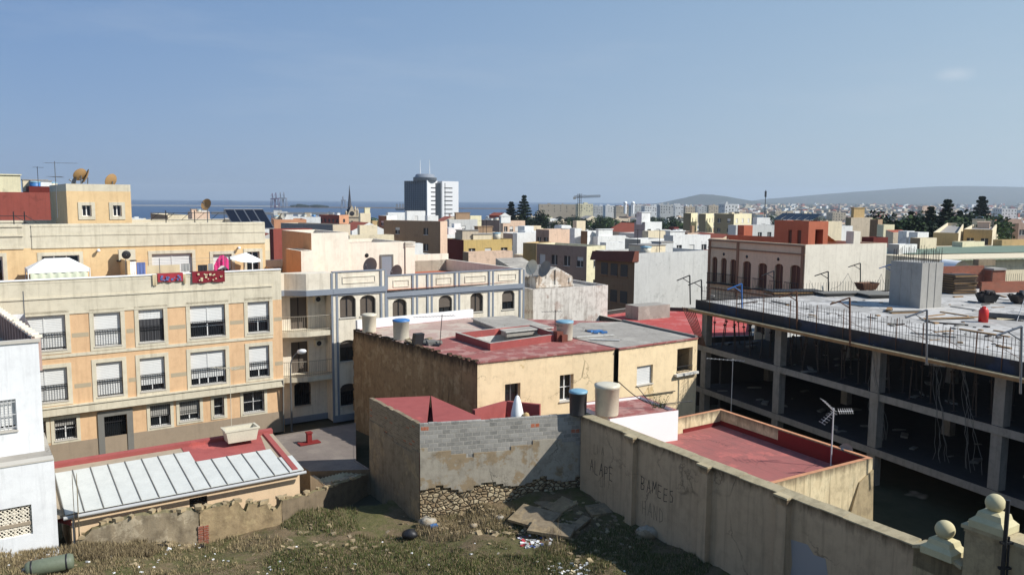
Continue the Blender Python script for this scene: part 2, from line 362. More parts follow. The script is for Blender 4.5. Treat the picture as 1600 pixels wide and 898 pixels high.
flat('cloth_white',(232,232,228),.9,var=.05); flat('cloth_green',(206,210,186),.9,var=.05); flat('cloth_blue',(92,108,156),.9); flat('cloth_red',(160,48,58),.9,var=.3)
flat('cloth_darkred',(120,22,36),.9,var=.3); flat('green_tank',(104,112,92),.6,var=.5)
flat('cloth_pink',(206,56,120),.9,var=.1); flat('cloth_black',(42,42,44),.9); flat('cloth_beige',(200,184,150),.9); flat('cloth_grey',(150,150,146),.9)
brickmat('block_wall_front',13.8,(164,160,152),(124,122,116),(168,162,150),.40,.20,odd=(176,96,62),odd_p=.03,mort=.018)
brickmat('block_wall_side',-56.5,(140,126,104),(112,100,82),(150,136,112),.30,.10,odd=(150,90,64),odd_p=.04,mort=.012)
rubblemat('rubble_stone',(206,190,156),(150,128,98),(112,96,76))
brickmat('red_brick',23,(150,84,62),(128,70,52),(150,138,124),.25,.09,mort=.010)
brickmat('red_tiles',33,(160,66,58),(146,58,52),(126,56,50),.6,.6,mort=.012,horizontal=True,bump=.2,stain=.25)
# red floor laid in strips
def roadmat():
    m,nt,b=newmat('asphalt'); p=pos(nt)
    col=mixc(nt,ramp(nt,noise(nt,p,.4,6),.3,.7),lin((66,64,62)),lin((84,81,77))); col=mixc(nt,ramp(nt,noise(nt,p,20,3),.4,.7,0,.4),col,lin((100,98,94)))
    L(nt,col,b.inputs['Base Color']); b.inputs['Roughness'].default_value=.95; MATS['asphalt']=m
roadmat()
def groundmat():
    m,nt,b=newmat('lot_soil'); p=pos(nt)
    dirt=mixc(nt,ramp(nt,noise(nt,p,1.1,7,.7),.3,.7),lin((120,104,80)),lin((92,80,62)))
    dirt=mixc(nt,ramp(nt,noise(nt,p,14,5,.7),.55,.75,0,.6),dirt,lin((158,146,124)))
    g=mixc(nt,ramp(nt,noise(nt,p,5,5),.3,.7),lin((84,84,52)),lin((104,98,68)))
    col=mixc(nt,ramp(nt,noise(nt,p,.55,6,.7),.44,.54),dirt,g)
    L(nt,col,b.inputs['Base Color']); b.inputs['Roughness'].default_value=1; b.inputs['Specular IOR Level'].default_value=.1
    bn=N(nt,'ShaderNodeBump'); bn.inputs['Strength'].default_value=.9; bn.inputs['Distance'].default_value=.12
    L(nt,noise(nt,p,3.5,7,.7),bn.inputs['Height']); L(nt,bn.outputs[0],b.inputs['Normal']); MATS['lot_soil']=m
    m,nt,b=newmat('far_land'); p=pos(nt)
    col=mixc(nt,ramp(nt,noise(nt,p,.004,8,.7),.35,.65),lin((92,86,72)),lin((52,60,46)))
    col=mixc(nt,ramp(nt,noise(nt,p,.03,8,.75),.45,.6,0,.8),col,lin((48,56,40)))
    col=mixc(nt,ramp(nt,noise(nt,p,.06,5,.7),.62,.66,0,.8),col,lin((190,180,165)))
    L(nt,col,b.inputs['Base Color']); b.inputs['Roughness'].default_value=1; b.inputs['Specular IOR Level'].default_value=.1; MATS['far_land']=m
    m,nt,b=newmat('sea_water'); p=pos(nt)
    b.inputs['Base Color'].default_value=(*lin((28,58,92)),1); b.inputs['Roughness'].default_value=.35
    bn=N(nt,'ShaderNodeBump'); bn.inputs['Strength'].default_value=.6; bn.inputs['Distance'].default_value=1.0
    L(nt,noise(nt,p,.08,6,.7),bn.inputs['Height']); L(nt,bn.outputs[0],b.inputs['Normal']); MATS['sea_water']=m
groundmat()
# ---------------- terrain ----------------
def sstep(a,b,x):
    t=max(0,min(1,(x-a)/(b-a))); return t*t*(3-2*t)
def hill(x,y,cx,cy,rx,ry,h):
    q=((x-cx)/rx)**2+((y-cy)/ry)**2; return h*math.exp(-q)
def land_z(x,y):
    d=math.hypot(x,y); az=x/max(y,1.0)
    z=-13.0*sstep(75,620,d)
    # shore: on the sea side the land ends
    if az<.02: edge=1050
    else: edge=1050+(az-.02)*30000
    if d>edge: z-= 14*sstep(edge,edge+150,d)
    if y>1800: 
        z+=hill(x,y,.238*7000,7000,330,500,90)+hill(x,y,.27*6800,6800,500,700,10)
        z+=hill(x,y,.60*9000,9000,1900,1500,158)+hill(x,y,.43*9500,9300,1300,1500,60)+hill(x,y,.95*9000,9000,2600,1600,115)
        z+=14*sstep(2500,6000,d)*sstep(.2,.4,az)
        z+=9*math.sin(x*.004+y*.0021)*math.sin(x*.0017)*sstep(3500,7000,d)*sstep(.28,.5,az)
    return z
def build_land():
    mb=MB(); rs=[0,40,75,110,150,200,260,330,420,520,650,800,950,1100,1250,1500,1900,2400,3000,3600,4200,4800,5400,5900,6300,6700,7000,7300,7700,8200,8700,9200,9700,10400,11500]
    n=150; a0,a1=R(-62),R(62)
    rows=[]
    for r in rs:
        row=[]
        for k in range(n+1):
            a=a0+(a1-a0)*k/n; x,y=r*math.sin(a),r*math.cos(a)
            row.append((x,y-30 if r==0 else y,land_z(x,y)-.15))
        rows.append(row)
    mb.quadgrid(rows,0,True); 
    o=obj('terrain',mb,MATS['far_land'],kind='structure',origin=(0,0,0))
    mb=MB(); n=64
    mb.face([(13500*math.sin(2*math.pi*k/n),13500*math.cos(2*math.pi*k/n),-15) for k in range(n)][::-1],0)
    obj('sea',mb,MATS['sea_water'],kind='structure',origin=(0,0,-15))
build_land()
# lot heights
LP=[(-17,31,1.45),(-13,33,.65),(-10,34.9,.85),(-4.2,36,.25),(-4.4,34,.3),(3.35,37.5,1.3),(-1.2,36.4,.95),(1.2,37.0,1.3),(-3,36.0,.5),(-.5,34.6,.62),(-2.6,34.6,.4),(6.7,32,1.0),(9.5,27.7,1.05),(12,23.7,1.1),(-8,29,1.0),(-20,27,1.9),(0,31,.8),(-7.3,40.4,.1),(-30,30,2.0),(-2,26,1.4),(4,28,1.0),(-12,22,2.6),(4,18,3),(-25,15,5),(20,10,5),(0,8,7)]
def lot_z(x,y,rough=True):
    w=0;s=0
    for a,b,c in LP:
        q=1/((x-a)**2+(y-b)**2+.3)**1.5; w+=q; s+=q*c
    z=s/w
    if rough: z+=.10*math.sin(x*1.7+y*.6)*math.sin(y*1.3-x*.4)+.05*math.sin(x*4.1)*math.sin(y*3.7+1)
    return z
def build_lot():
    mb=MB(); st=.4
    A=atz(575,740,0.1); 
    xs=[-44+st*k for k in range(int(70/st))]; ys=[6+st*k for k in range(int(36/st))]
    rows=[[(x,y,lot_z(x,y)) for x in xs] for y in ys]
    for j in range(len(ys)-1):
        for i in range(len(xs)-1):
            cx,cy=xs[i],ys[j]
            # keep inside the walls of the lot
            if cy> 33.6+ (cx+11)*.75 and cx<-3.5: continue
            if cx>=-3.5 and cy>37.2+(cx)*.3: continue
            if (cx-3.35)*.851+(cy-37.8)*.525>1.2: continue
            mb.face([rows[j][i],rows[j][i+1],rows[j+1][i+1],rows[j+1][i]],0,True)
    obj('vacant_lot_ground',mb,MATS['lot_soil'],kind='structure',origin=(0,0,0),merge=True)
build_lot()
# ---------------- building helpers ----------------
def ccw(poly):
    a=sum(poly[i][0]*poly[(i+1)%len(poly)][1]-poly[(i+1)%len(poly)][0]*poly[i][1] for i in range(len(poly)))
    return [tuple(p[:2]) for p in (poly if a>0 else poly[::-1])]
def inset(poly,t):
    n=len(poly); out=[]
    for i in range(n):
        p0,p1,p2=(Vector((*poly[k%n],0)) for k in (i-1,i,i+1))
        d1=(p1-p0).normalized(); d2=(p2-p1).normalized(); n1=Vector((-d1.y,d1.x,0)); n2=Vector((-d2.y,d2.x,0))
        b=(n1+n2); k=t/max(.3,(1+n1.dot(n2))); q=p1+b*k; out.append((q.x,q.y))
    return out
def roof_mesh(mb,poly,zr,zt,t,mw=0,mt=0,mf=1,holes=()):
    """parapet ring and roof floor"""
    ins=inset(poly,t); n=len(poly)
    for i in range(n):
        j=(i+1)%n
        if zt>zr:
            mb.face([(*poly[i],zt),(*poly[j],zt),(*ins[j],zt),(*ins[i],zt)],mt)
            mb.face([(*ins[i],zr),(*ins[i],zt),(*ins[j],zt),(*ins[j],zr)],mw)
    mb.polyhole(ins if zt>zr else poly,holes,zr,mf)
def building(name,label,cat,poly,z0,zt,wallm,roofm,par=.5,t=.22,holes={},edge_m={},group=None,topm=None,depth=.18,roof_holes=()):
    poly=ccw(poly); cx=sum(p[0] for p in poly)/len(poly); cy=sum(p[1] for p in poly)/len(poly)
    root=thing(name,label,cat,(cx,cy,z0),group)
    mats=[MATS[wallm]]+[MATS[m] for m in edge_m.values()]; keys=list(edge_m.keys())
    mb=MB()
    for i in range(len(poly)):
        f=Face(poly[i],poly[(i+1)%len(poly)])
        mi=keys.index(i)+1 if i in keys else 0
        wall(mb,f,0,f.len,z0,zt,holes.get(i,()),depth,mi)
    obj('wall',mb,mats,root)
    mb=MB(); roof_mesh(mb,poly,zt-par,zt+.003,t,0,2,1,roof_holes)
    obj('roof',mb,[MATS[wallm],MATS[roofm],MATS[topm or wallm]],root)
    return root,poly
def edge_idx(poly,A,B):
    best=None
    for i in range(len(poly)):
        p,q=poly[i],poly[(i+1)%len(poly)]
        e=math.hypot(p[0]-A[0],p[1]-A[1])+math.hypot(q[0]-B[0],q[1]-B[1])
        if best is None or e<best[0]: best=(e,i)
    return best[1]
def dirv(deg): return Vector((math.cos(R(deg)),math.sin(R(deg)),0))
# =============== orange apartment block ===============
def orange_block():
    A=atz(65,640,3.45); B=atz(443,593,3.45); d=(B-A).normalized(); d.z=0; d.normalize()
    n=Vector((d.y,-d.x,0)); L0=A-d*14; L0.z=0; B0=Vector((B.x,B.y,0)); f=Face(L0,B0); LEN=f.len
    off=14-0
    back=-n*12
    poly=[L0,B0,B0+back,L0+back]
    root=thing('apartment_block','orange rendered four storey block with cream window surrounds and laundry hung along its terrace','apartment block',(B0.x,B0.y,0))
    zled=3.35; zter=9.4; zpar=f.uz(240,430)[1]
    up=[(35,493,103,548),(147,488,189,540),(217,483,256,534),(297,476,352,526),(387,470,421,519)]
    md=[(35,576,106,629),(151,565,192,618),(219,558,258,610),(298,548,353,600),(389,540,421,589)]
    gr=[(86,655,121,688),(236,633,268,667),(282,627,314,658),(336,622,352,651),(382,613,415,645),(50,660,73,691)]
    door=(164,643,200,697)
    H=[]; 
    U=[rect_px(f,*r) for r in up]; Mi=[rect_px(f,*r) for r in md]; G=[rect_px(f,*r) for r in gr]; D=rect_px(f,*door); D=(D[0],.02,D[2],2.55)
    # unseen rest of the facade to the west repeats
    xtra=[(u[0]-5.2,u[1],u[2]-5.2,u[3]) for u in (U[0],Mi[0])]+[(U[0][0]-9,U[0][1],U[0][0]-7.6,U[0][3])]
    zs=zpar-1.9
    mb=MB()
    wall(mb,f,0,LEN,0,zled,G+[D],.2,0,o=-.25)
    wall(mb,f,0,LEN,zled,zs,U+Mi+xtra,.2,0)
    wall(mb,f,0,LEN,zs,zpar,(),.2,1)
    mb.face([f.P(0,zled,-.25),f.P(LEN,zled,-.25),f.P(LEN,zled,0),f.P(0,zled,0)],0)
    s=Face(B0,B0+back); wall(mb,s,0,s.len,0,zpar-.9,(),.2,0); wall(mb,s,0,3,zpar-.9,zpar,(),.2,0)
    bk=Face(B0+back,L0+back); wall(mb,bk,0,bk.len,0,12.4,(),.2,0); w_=Face(L0+back,L0); wall(mb,w_,0,w_.len,0,zpar,(),.2,0)
    # terrace floor, inner parapet
    box_on(mb,f,0,LEN,zpar,zpar+.06,-.25,.06,2)
    mb.face([f.P(0,zter,-.22),f.P(LEN,zter,-.22),f.P(LEN,zter,-3),f.P(0,zter,-3)],3)
    mb.face([f.P(LEN,zter,-.2),f.P(0,zter,-.2),f.P(0,zpar,-.2),f.P(LEN,zpar,-.2)],1)
    obj('wall',mb,[MATS['orange_wall'],MATS['cream_trim'],MATS['white_paint'],MATS['tile_terracotta']],root)
    mb=MB(); box_on(mb,f,0,LEN,0,1.35,-.25,-.22,0); obj('dado',mb,MATS['taupe_dado'],root)
    # string courses
    mb=MB()
    box_on(mb,f,0,LEN,zled-.32,zled+.12,-.25,.10,0); box_on(mb,f,0,LEN,zled+.12,zled+.2,-.1,.16,0)
    obj('ledge',mb,MATS['cream_trim'],root)
    z2=(U[1][1]+Mi[1][3])/2+.12
    mb=MB(); box_on(mb,f,0,LEN-.6,z2-.07,z2+.1,-.05,.05,0); obj('string_course',mb,MATS['cream_trim'],root)
    mb=MB()
    for z,o in ((zs,.05),(zpar-1.0,.09),(zpar-.14,.05)): box_on(mb,f,0,LEN-.6,z-.03,z+.06,0,o,0)
    box_on(mb,f,0,LEN-.6,zs+.06,zpar-.14,0,.035,0)
    obj('parapet_band',mb,MATS['cream_trim'],root)
    mb=MB(); 
    for zz in ((U[1][1]+U[1][3])/2-.2,(Mi[1][1]+Mi[1][3])/2-.2):
        sp=[0]+[v for r in sorted(U[:5]) for v in (r[0]-.26,r[2]+.26)]+[LEN]
        for a,b in zip(sp[0::2],sp[1::2]):
            if b-a>.3: mb=MB(); box_on(mb,f,a+.02,b-.02,zz-.12,zz+.12,-.01,.006,0); obj('painted_band',mb,MATS['stone_band'],root)
    sh=[.55,.55,.35,.5,.5]
    for k,r in enumerate(U):
        window(root,f,r,.2,shutter=[.93,.96,.30,.56,.62][k],rail=True,surround=.22,sur_mat='cream_trim',mull=1,curtain=(k in(2,)),cross=2)
    for k,r in enumerate(Mi):
        window(root,f,r,.2,shutter=[.95,.98,.82,.80,.76][k],rail=True,surround=.22,sur_mat='cream_trim',mull=1 if k not in(0,3) else 3,cross=2)
    for r in xtra: window(root,f,r,.2,shutter=.7,rail=True,surround=.22,sur_mat='cream_trim')
    for k,r in enumerate(G):
        window(root,f,r,.2,shutter=[.35,.55,.7,0,0,0][k],shut_mat='grey_shutter',bars=1,surround=.18,sur_mat='cream_trim',mull=1 if k!=3 else 0,o=-.25,cross=1)
    # entrance
    mb=MB(); a,c,b,d_=D; g=f
    for x0,x1,y0,y1 in ((a-.32,a,0,d_+.3),(b,b+.32,0,d_+.3),(a,b,d_,d_+.3)): box_on(mb,g,x0,x1,y0,y1,-.25,-.17,0)
    dr=obj('door_surround',mb,MATS['grey_stone'],root)
    mb=MB(); mb.face([f.P(a,c,-.52),f.P(b,c,-.52),f.P(b,d_,-.52),f.P(a,d_,-.52)],1)
    for k in range(12):
        x=a+.06+(b-a-.12)*k/11; mb.tube(f.P(x,c,-.45),f.P(x,d_,-.45),.014,n=4,mi=0,caps=False)
    for z in (.3,1.1,1.25,2.1): box_on(mb,f,a,b,z,z+.05,-.48,-.43,0)
    obj('door',mb,[MATS['iron'],MATS['dark_glass']],root)
    # attic
    fa=f.off(-3.0); zt=fa.uz(425,345.8)[1]; zt2=fa.uz(100,350.8)[1]; zt=(zt+zt2)/2
    A1=[(66,399,125,450),(238,396,301,452),(333,397,362,420),(386,393,406,450)]
    AR=[rect_px(fa,*r) for r in A1]; AR=[(r[0],max(zter+(.05 if i in(0,1,3) else 1.0),min(r[1],zter+1.0)) if i!=2 else zter+.9,r[2],r[3]) for i,r in enumerate(AR)]
    ul=fa.uz(0,420)[0]; AR.append((ul-1.3,zter+.3,ul+.15,zter+2.3))
    mb=MB(); zb=fa.uz(240,383)[1]
    wall(mb,fa,0,fa.len,zter,zb,AR,.2,0); wall(mb,fa,0,fa.len,zb,zt,(),.2,1)
    sd=Face(fa.B,fa.B+back*.75); wall(mb,sd,0,sd.len,zter,zb,(),.2,0); wall(mb,sd,0,sd.len,zb,zt,(),.2,1)
    pr=ccw([fa.A,fa.B,fa.B+back*.75,fa.A+back*.75])
    obj('attic_wall',mb,[MATS['yellow_wall'],MATS['cream_trim']],root)
    mb=MB(); roof_mesh(mb,pr,zt-.9,zt,.2,0,2,1); obj('roof',mb,[MATS['cream_trim'],MATS['roof_screed'],MATS['white_paint']],root)
    mb=MB(); 
    um=fa.uz(40,350)[0]
    for z,o in ((zb,.06),(zb+(zt-zb)*.52,.07),(zt-.12,.06)): box_on(mb,fa,um+.25,fa.len,z-.03,z+.06,0,o,0)
    box_on(mb,fa,um+.25,fa.len,zb+.06,zt-.12,0,.04,0)
    for z,o in ((zb,.06),(zb+(zt-zb)*.52,.07),(zt-.12,.06)): box_on(mb,fa,0,um-.15,z-.03,z+.06,0,o,0)
    obj('attic_band',mb,MATS['cream_trim'],root)
    for k,r in enumerate(AR): window(root,fa,r,.2,shutter=[0,.62,.85,0,.1][k],surround=.2,sur_mat='cream_trim',mull=2 if k<2 else 1,sill=False)
    # partition wall and AC shelf on the terrace
    mb=MB(); u=fa.uz(190,430)[0]; box_on(mb,fa,u-.08,u+.08,zter,zter+2.0,0,2.6,0); obj('terrace_partition',mb,MATS['yellow_wall'],root)
    # stair tower
    t1=atd(112,347,49.5); q=fa.uz(112,347); base=fa.P(fa.uz(112,330)[0],0,-2.2)
    ft=Face(base,base+d*20); u1=ft.uz(205.5,330)[0]; ft=Face(base,base+d*u1); ztt=ft.uz(160,288)[1]
    T=ccw([ft.A,ft.B,ft.B-n*6,ft.A-n*10]); mb=MB()
    wr=[rect_px(ft,128,321,143,338),rect_px(ft,176.5,321,190,338)]
    zc=ft.uz(160,299)[1]
    wall(mb,ft,0,ft.len,12,zc,wr,.2,0); wall(mb,ft,0,ft.len,zc,ztt,(),.2,1)
    for i in range(4):
        g=Face(T[i],T[(i+1)%4])
        if (g.A-ft.A).length<.01 and (g.B-ft.B).length<.01: continue
        wall(mb,g,0,g.len,12,zc,(),.2,0); wall(mb,g,0,g.len,zc,ztt,(),.2,1)
    roof_mesh(mb,T,ztt-.3,ztt+.002,.2,1,1,1)
    tw=obj('stair_tower',mb,[MATS['yellow_wall'],MATS['cream_trim']],root)
    def win2(r):
        mb=MB(); a,c,b,d_=r; D=-.2
        mb.face([ft.P(a,c,D),ft.P(b,c,D),ft.P(b,d_,D),ft.P(a,d_,D)],1)
        for x in (a+.03,(a+b)/2,b-.03): box_on(mb,ft,x-.03,x+.03,c,d_,D-.02,D+.03,0)
        box_on(mb,ft,a,b,c,c+.05,D-.02,D+.04,0); s=.2
        for x0,x1,y0,y1 in ((a-s,a,c-s,d_+s),(b,b+s,c-s,d_+s),(a,b,d_,d_+s),(a,b,c-s,c)): box_on(mb,ft,x0,x1,y0,y1,-.01,.04,2)
        w=obj('window',mb,[MATS['white_frame'],MATS['dark_glass'],MATS['cream_trim']],tw)
    for r in wr: win2(r)
    # rain pipe on the right end, lamps, downpipe
    mb=MB(); mb.path([f.P(LEN-.1,zled+.1,.12),f.P(LEN-.05,zled-.3,.05),f.P(LEN-.05,.1,-.1)],.05,n=8); obj('rain_pipe',mb,MATS['grey_stone'],root)
    for px,py in ((153,391),(372,387)):
        u,z=fa.uz(px,py); mb=MB(); box_on(mb,fa,u-.04,u+.04,z-.04,z+.04,0,.18,0); mb.sphere(fa.P(u,z,.24),.1,10,1); obj('wall_lamp',mb,[MATS['bare_metal'],MATS['white_paint']],root)
    return f,fa,zpar,zter,zt,ft,ztt,d,n
flat('stone_band',(172,158,132),.85,var=.2)
OF,OFA,OZP,OZT,OZR,OFT,OZTT,OD,ON=orange_block()
OB=Vector((OF.B.x,OF.B.y,0))
# =============== cream block with blue-grey trim ===============
def cream_block():
    P0=atz(550,655,0); d=dirv(34.3); n=Vector((d.y,-d.x,0))
    fl=Face(P0-d*30,P0+d*30); ua=fl.uz(519,430)[0]; ub=fl.uz(601,430)[0]; uc=fl.uz(819.5,420)[0]
    fL=Face(fl.P(ua,0),fl.P(ub,0)); fR=Face(fl.P(ub,0,-.35),fl.P(uc,0,-.35))
    # recessed balcony bay to the left: from the orange block's corner
    fB=Face(fl.P(ua-4.2,0,-1.3),fl.P(ua,0,-1.3))
    root=thing('apartment_block','cream three storey block with blue grey trim, arched windows and corner balconies','apartment block',(fL.A.x,fL.A.y,0))
    zp=fL.uz(560,424)[1]; zc=fL.uz(560,450)[1]; zpR=fR.uz(700,426.5)[1]; zcR=fR.uz(700,451)[1]
    top=[(531,461.5,556,496),(562.5,461,587,493)]; midw=[(531,531,556,564),(563,528,588,560)]; low=[(532,599,556,633),(563,595,588,628)]
    HL=[(*rect_px(fL,*r),.28) for r in top+midw+low]
    topR=[(613.5,467,635.5,500),(685.5,461.5,706.5,492),(735,457.5,755,487),(784.5,453.5,804,483)]
    HR=[(*rect_px(fR,*r),.28) for r in topR]
    HR+=[(h[0],h[1]-3.1,h[2],h[3]-3.1,.28) for h in HR]+[(h[0],h[1]-6.1,h[2],h[3]-6.1,.28) for h in HR]
    back=11.5; mb=MB()
    wall(mb,fL,0,fL.len,0,zp,HL,.2); wall(mb,fR,0,fR.len,0,zpR,HR,.2)
    st=Face(fL.B,fR.A); wall(mb,st,0,st.len,0,zp)
    br=fR.B-n*back; bl=fB.A-n*(back-1)
    g=Face(fR.B,br); wall(mb,g,0,g.len,0,zpR)
    g=Face(br,bl); wall(mb,g,0,g.len,0,zpR); g=Face(bl,fB.A); wall(mb,g,0,g.len,0,zpR)
    # bay walls
    dz=[(2.0,.03+.0,3.3,2.2,0)]
    DH=[(1.75,z,2.95,z+2.15,0) for z in (3.35,6.35)]+[(1.9,1.1,3.05,2.75,.2)]
    wall(mb,fB,0,fB.len,0,zc,DH,.25)
    sd=Face(fB.B,fL.A); wall(mb,sd,0,sd.len,0,zc)
    obj('wall',mb,MATS['cream_blue_wall'],root)
    # overhanging parapet with chamfered corner over the bay
    c0=fB.P(0,0,.2); c1=fB.P(1.9,0,1.1); c2=fB.P(4.2-1.9,0,1.35)
    c0=fB.P(0.0,0,.35); c1=fB.P(1.15,0,.35); 
    poly=[fB.P(0,0,.4),fB.P(1.25,0,.4),fB.P(2.4,0,1.33),fL.P(0,0,.03),fL.P(0,0,-1.5),fB.P(0,0,-.2)]
    mb=MB(); pz=ccw([p[:2] for p in poly]); mb.prism(pz,zc-.05,zp,0); obj('bay_parapet',mb,MATS['cream_blue_wall'],root)
    mb=MB(); mb.prism(inset(pz,-.12),zc-.32,zc+.04,0); 
    box_on(mb,fL,0,fL.len+.1,zc-.3,zc+.05,-.05,.16,0); box_on(mb,fR,0,fR.len+.1,zcR-.3,zcR+.05,-.05,.16,0)
    box_on(mb,fL,0,fL.len+.1,zc-.42,zc-.3,-.05,.08,0); box_on(mb,fR,0,fR.len+.1,zcR-.42,zcR-.3,-.05,.08,0)
    box_on(mb,fL,-.0,fL.len+.05,zp,zp+.07,-.2,.06,0); box_on(mb,fR,0,fR.len+.05,zpR,zpR+.07,-.2,.06,0)
    obj('cornice',mb,MATS['blue_grey_trim'],root)
    for f,z0,z1,us in ((fL,0,zp,[.12,fL.len-.12]),(fR,0,zpR,[.15]+[fR.uz(x,450)[0] for x in (648,671,714,767,815)])):
        for u in us:
            mb=MB()
            for q in (-.17,.17): box_on(mb,f,u+q-.07,u+q+.07,z0,z1-.02,0,.07,0)
            box_on(mb,f,u-.1,u+.1,z0,z1-.02,0,.035,1)
            obj('pilaster',mb,[MATS['blue_grey_trim'],MATS['cream_blue_wall']],root)
    # panels in the parapets
    def frame(f,u0,u1,z0,z1):
        mb=MB()
        for a,b,c,e in ((u0,u1,z1-.05,z1),(u0,u1,z0,z0+.05),(u0,u0+.05,z0+.05,z1-.05),(u1-.05,u1,z0+.05,z1-.05)): box_on(mb,f,a,b,c,e,0,.05,0)
        obj('parapet_panel',mb,MATS['cream_blue_wall'],root)
    frame(fL,.7,fL.len-.7,zc+.35,zp-.3)
    uu=[fR.uz(x,450)[0] for x in (605,646,673,712,718,765,771,812)]
    for a,b in zip(uu[::2],uu[1::2]): frame(fR,a+.45,b-.35,zcR+.35,zpR-.3)
    for k,h in enumerate(HL): window(root,fL,h[:4],.2,frame='iron',glass='brown_shutter' if k<2 else 'dark_glass',sill=True,shutter=0 if k<2 else .35,shut_mat='brown_shutter',mull=1,bars=0 if k<4 else 1)
    for k,h in enumerate(HR): window(root,fR,h[:4],.2,frame='iron',glass='brown_shutter' if k%2==0 else 'dark_glass',sill=True,shutter=.6 if k%2 else 0,shut_mat='brown_shutter')
    # balconies
    for z in (3.35,6.35):
        q=[fB.P(.1,0,0),fB.P(.1,0,.35),fB.P(1.25,0,.9),fB.P(2.4,0,1.28),fL.P(0,0,-.02),fB.P(4.2,0,0)]
        mb=MB(); pz=ccw([p[:2] for p in q]); mb.prism(pz,z-.35,z-.02,0); b=obj('balcony',mb,MATS['cream_trim'],root)
        mb=MB(); pts=[fB.P(.12,0,.02),fB.P(.12,0,.33),fB.P(1.25,0,.86),fB.P(2.4,0,1.24),fL.P(-.02,0,-.06)]
        for a,c in zip(pts[:-1],pts[1:]):
            for h in (.1,1.0): mb.tube(Vector((a.x,a.y,z+h)),Vector((c.x,c.y,z+h)),.022,n=6)
            m=max(2,int((c-a).length/.12))
            for k in range(m+1):
                p=a.lerp(c,k/m); mb.tube((p.x,p.y,z),(p.x,p.y,z+1.0),.012,n=4,caps=False)
        obj('railing',mb,MATS['rail_cream'],b)
        mb=MB(); box_on(mb,fB,1.75,2.95,z,z+2.15,-.3,-.24,0); box_on(mb,fB,2.33,2.37,z,z+2.15,-.24,-.2,1); obj('balcony_door',mb,[MATS['brown_shutter'],MATS['dark_hole']],root)
        mb=MB(); box_on(mb,fB,3.35,3.95,z+1.75,z+2.2,0,.3,0); 
        mb.lathe(fB.P(3.58,z+1.97,.31),[(.01,0),(.15,0),(.17,.01)],14,1,axis=fB.n); obj('air_conditioner',mb,[MATS['tub_enamel'],MATS['iron']],root)
    window(root,fB,(1.9,1.1,3.05,2.75),.25,frame='iron',bars=1)
    # plinth
    mb=MB(); box_on(mb,fL,0,fL.len+10,0,.45,0,.1,0); box_on(mb,fB,0,fB.len,0,.4,0,.1,0); obj('plinth',mb,MATS['blue_grey_trim'],root)
    # terrace floor and parapet insides
    P=ccw([p[:2] for p in (fB.A,fB.B,fL.A,fL.B,fR.B,br,bl)]); mb=MB()
    zf=zpR-.95; mb.polyhole(P,[],zf,1)
    for f,z in ((fL,zp),(fR,zpR)):
        mb.face([f.P(f.len,zf,-.2),f.P(0,zf,-.2),f.P(0,z,-.2),f.P(f.len,z,-.2)],0)
    Wr=Face(br,fR.B); Wb=Face(bl,br)
    box_on(mb,Wr,0,Wr.len,zf,zpR+.05,0,.22,0); box_on(mb,Wb,0,Wb.len,zf,zpR+.55,-.22,0,0)
    obj('roof_terrace',mb,[MATS['pale_cream'],MATS['tile_terracotta']],root)
    # penthouse volumes
    def pent(corner,pxl,pxr,ztop,depthb,mat_side='salmon_wall'):
        fr=Face(corner,corner+d*30); u=fr.uz(pxr,(400))[0]; u0=fr.uz(pxl,400)[0]
        return Face(fr.P(u0,0),fr.P(u,0))
    mb=MB()
    def blk(f,dep,z1,z0=zf):
        pl=ccw([p[:2] for p in (f.A,f.B,f.B-f.n*dep,f.A-f.n*dep)])
        for i in range(4):
            g=Face(pl[i],pl[(i+1)%4]); left=(g.n.dot(-d)>.7)
            wall(mb,g,0,g.len,z0,z1,(),.2,1 if left else 0)
        roof_mesh(mb,pl,z1-.25,z1+.002,.18,0,0,2)
    base=fl.off(-4.6)
    def fo(off,x0,x1):
        g=fl.off(off); return Face(g.P(g.uz(x0,400)[0],0),g.P(g.uz(x1,400)[0],0))
    f1=fo(-4.0,470.5,490); blk(f1,3.2,f1.uz(478,392)[1])
    f2=fo(-5.2,487,545); blk(f2,6.5,f2.uz(500,364)[1]); z2=f2.uz(500,364)[1]
    f3=fo(-5.4,545,632); z3=f3.uz(590,378.5)[1]; blk(f3,5.5,z3)
    f4=fo(-6.4,538,614); 
    p=obj('penthouse',mb,[MATS['pale_cream'],MATS['salmon_wall'],MATS['pink_screed']],root)
    dr=rect_px(f3,596,400,612,432,0); mb=MB(); box_on(mb,f3,dr[0],dr[2],zf+.02,dr[3],0,.05,0); box_on(mb,f3,dr[0]-.12,dr[0],zf,dr[3]+.12,0,.08,1); box_on(mb,f3,dr[2],dr[2]+.12,zf,dr[3]+.12,0,.08,1); box_on(mb,f3,dr[0],dr[2],dr[3],dr[3]+.12,0,.08,1)
    obj('door',mb,[MATS['blue_grey_trim'],MATS['grey_stone']],p)
    u,z=f3.uz(573,399); mb=MB(); mb.lathe(f3.P(u,z,.02),[(.01,.02),(.14,.02),(.16,0)],12,0,axis=f3.n); obj('vent',mb,MATS['dark_hole'],p)
    mb=MB(); q=f3.P(f3.len+.45,0,-.3); mb.obox((q.x,q.y,(zf+z3)/2-.2),d,n,.4,.4,(z3-zf)/2-.2,0); 
    for k in range(3): mb.obox((q.x,q.y,z3-.35+k*.14),d,n,.44,.44,.04,0)
    obj('chimney',mb,MATS['pale_cream'],root)
    return fL,fR,zf,zp,zpR,f1,f2,f3,z2,z3,fl
flat('rail_cream',(150,142,126),.6)
CL,CR,CZF,CZP,CZPR,CP1,CP2,CP3,CZ2,CZ3,CFL=cream_block()
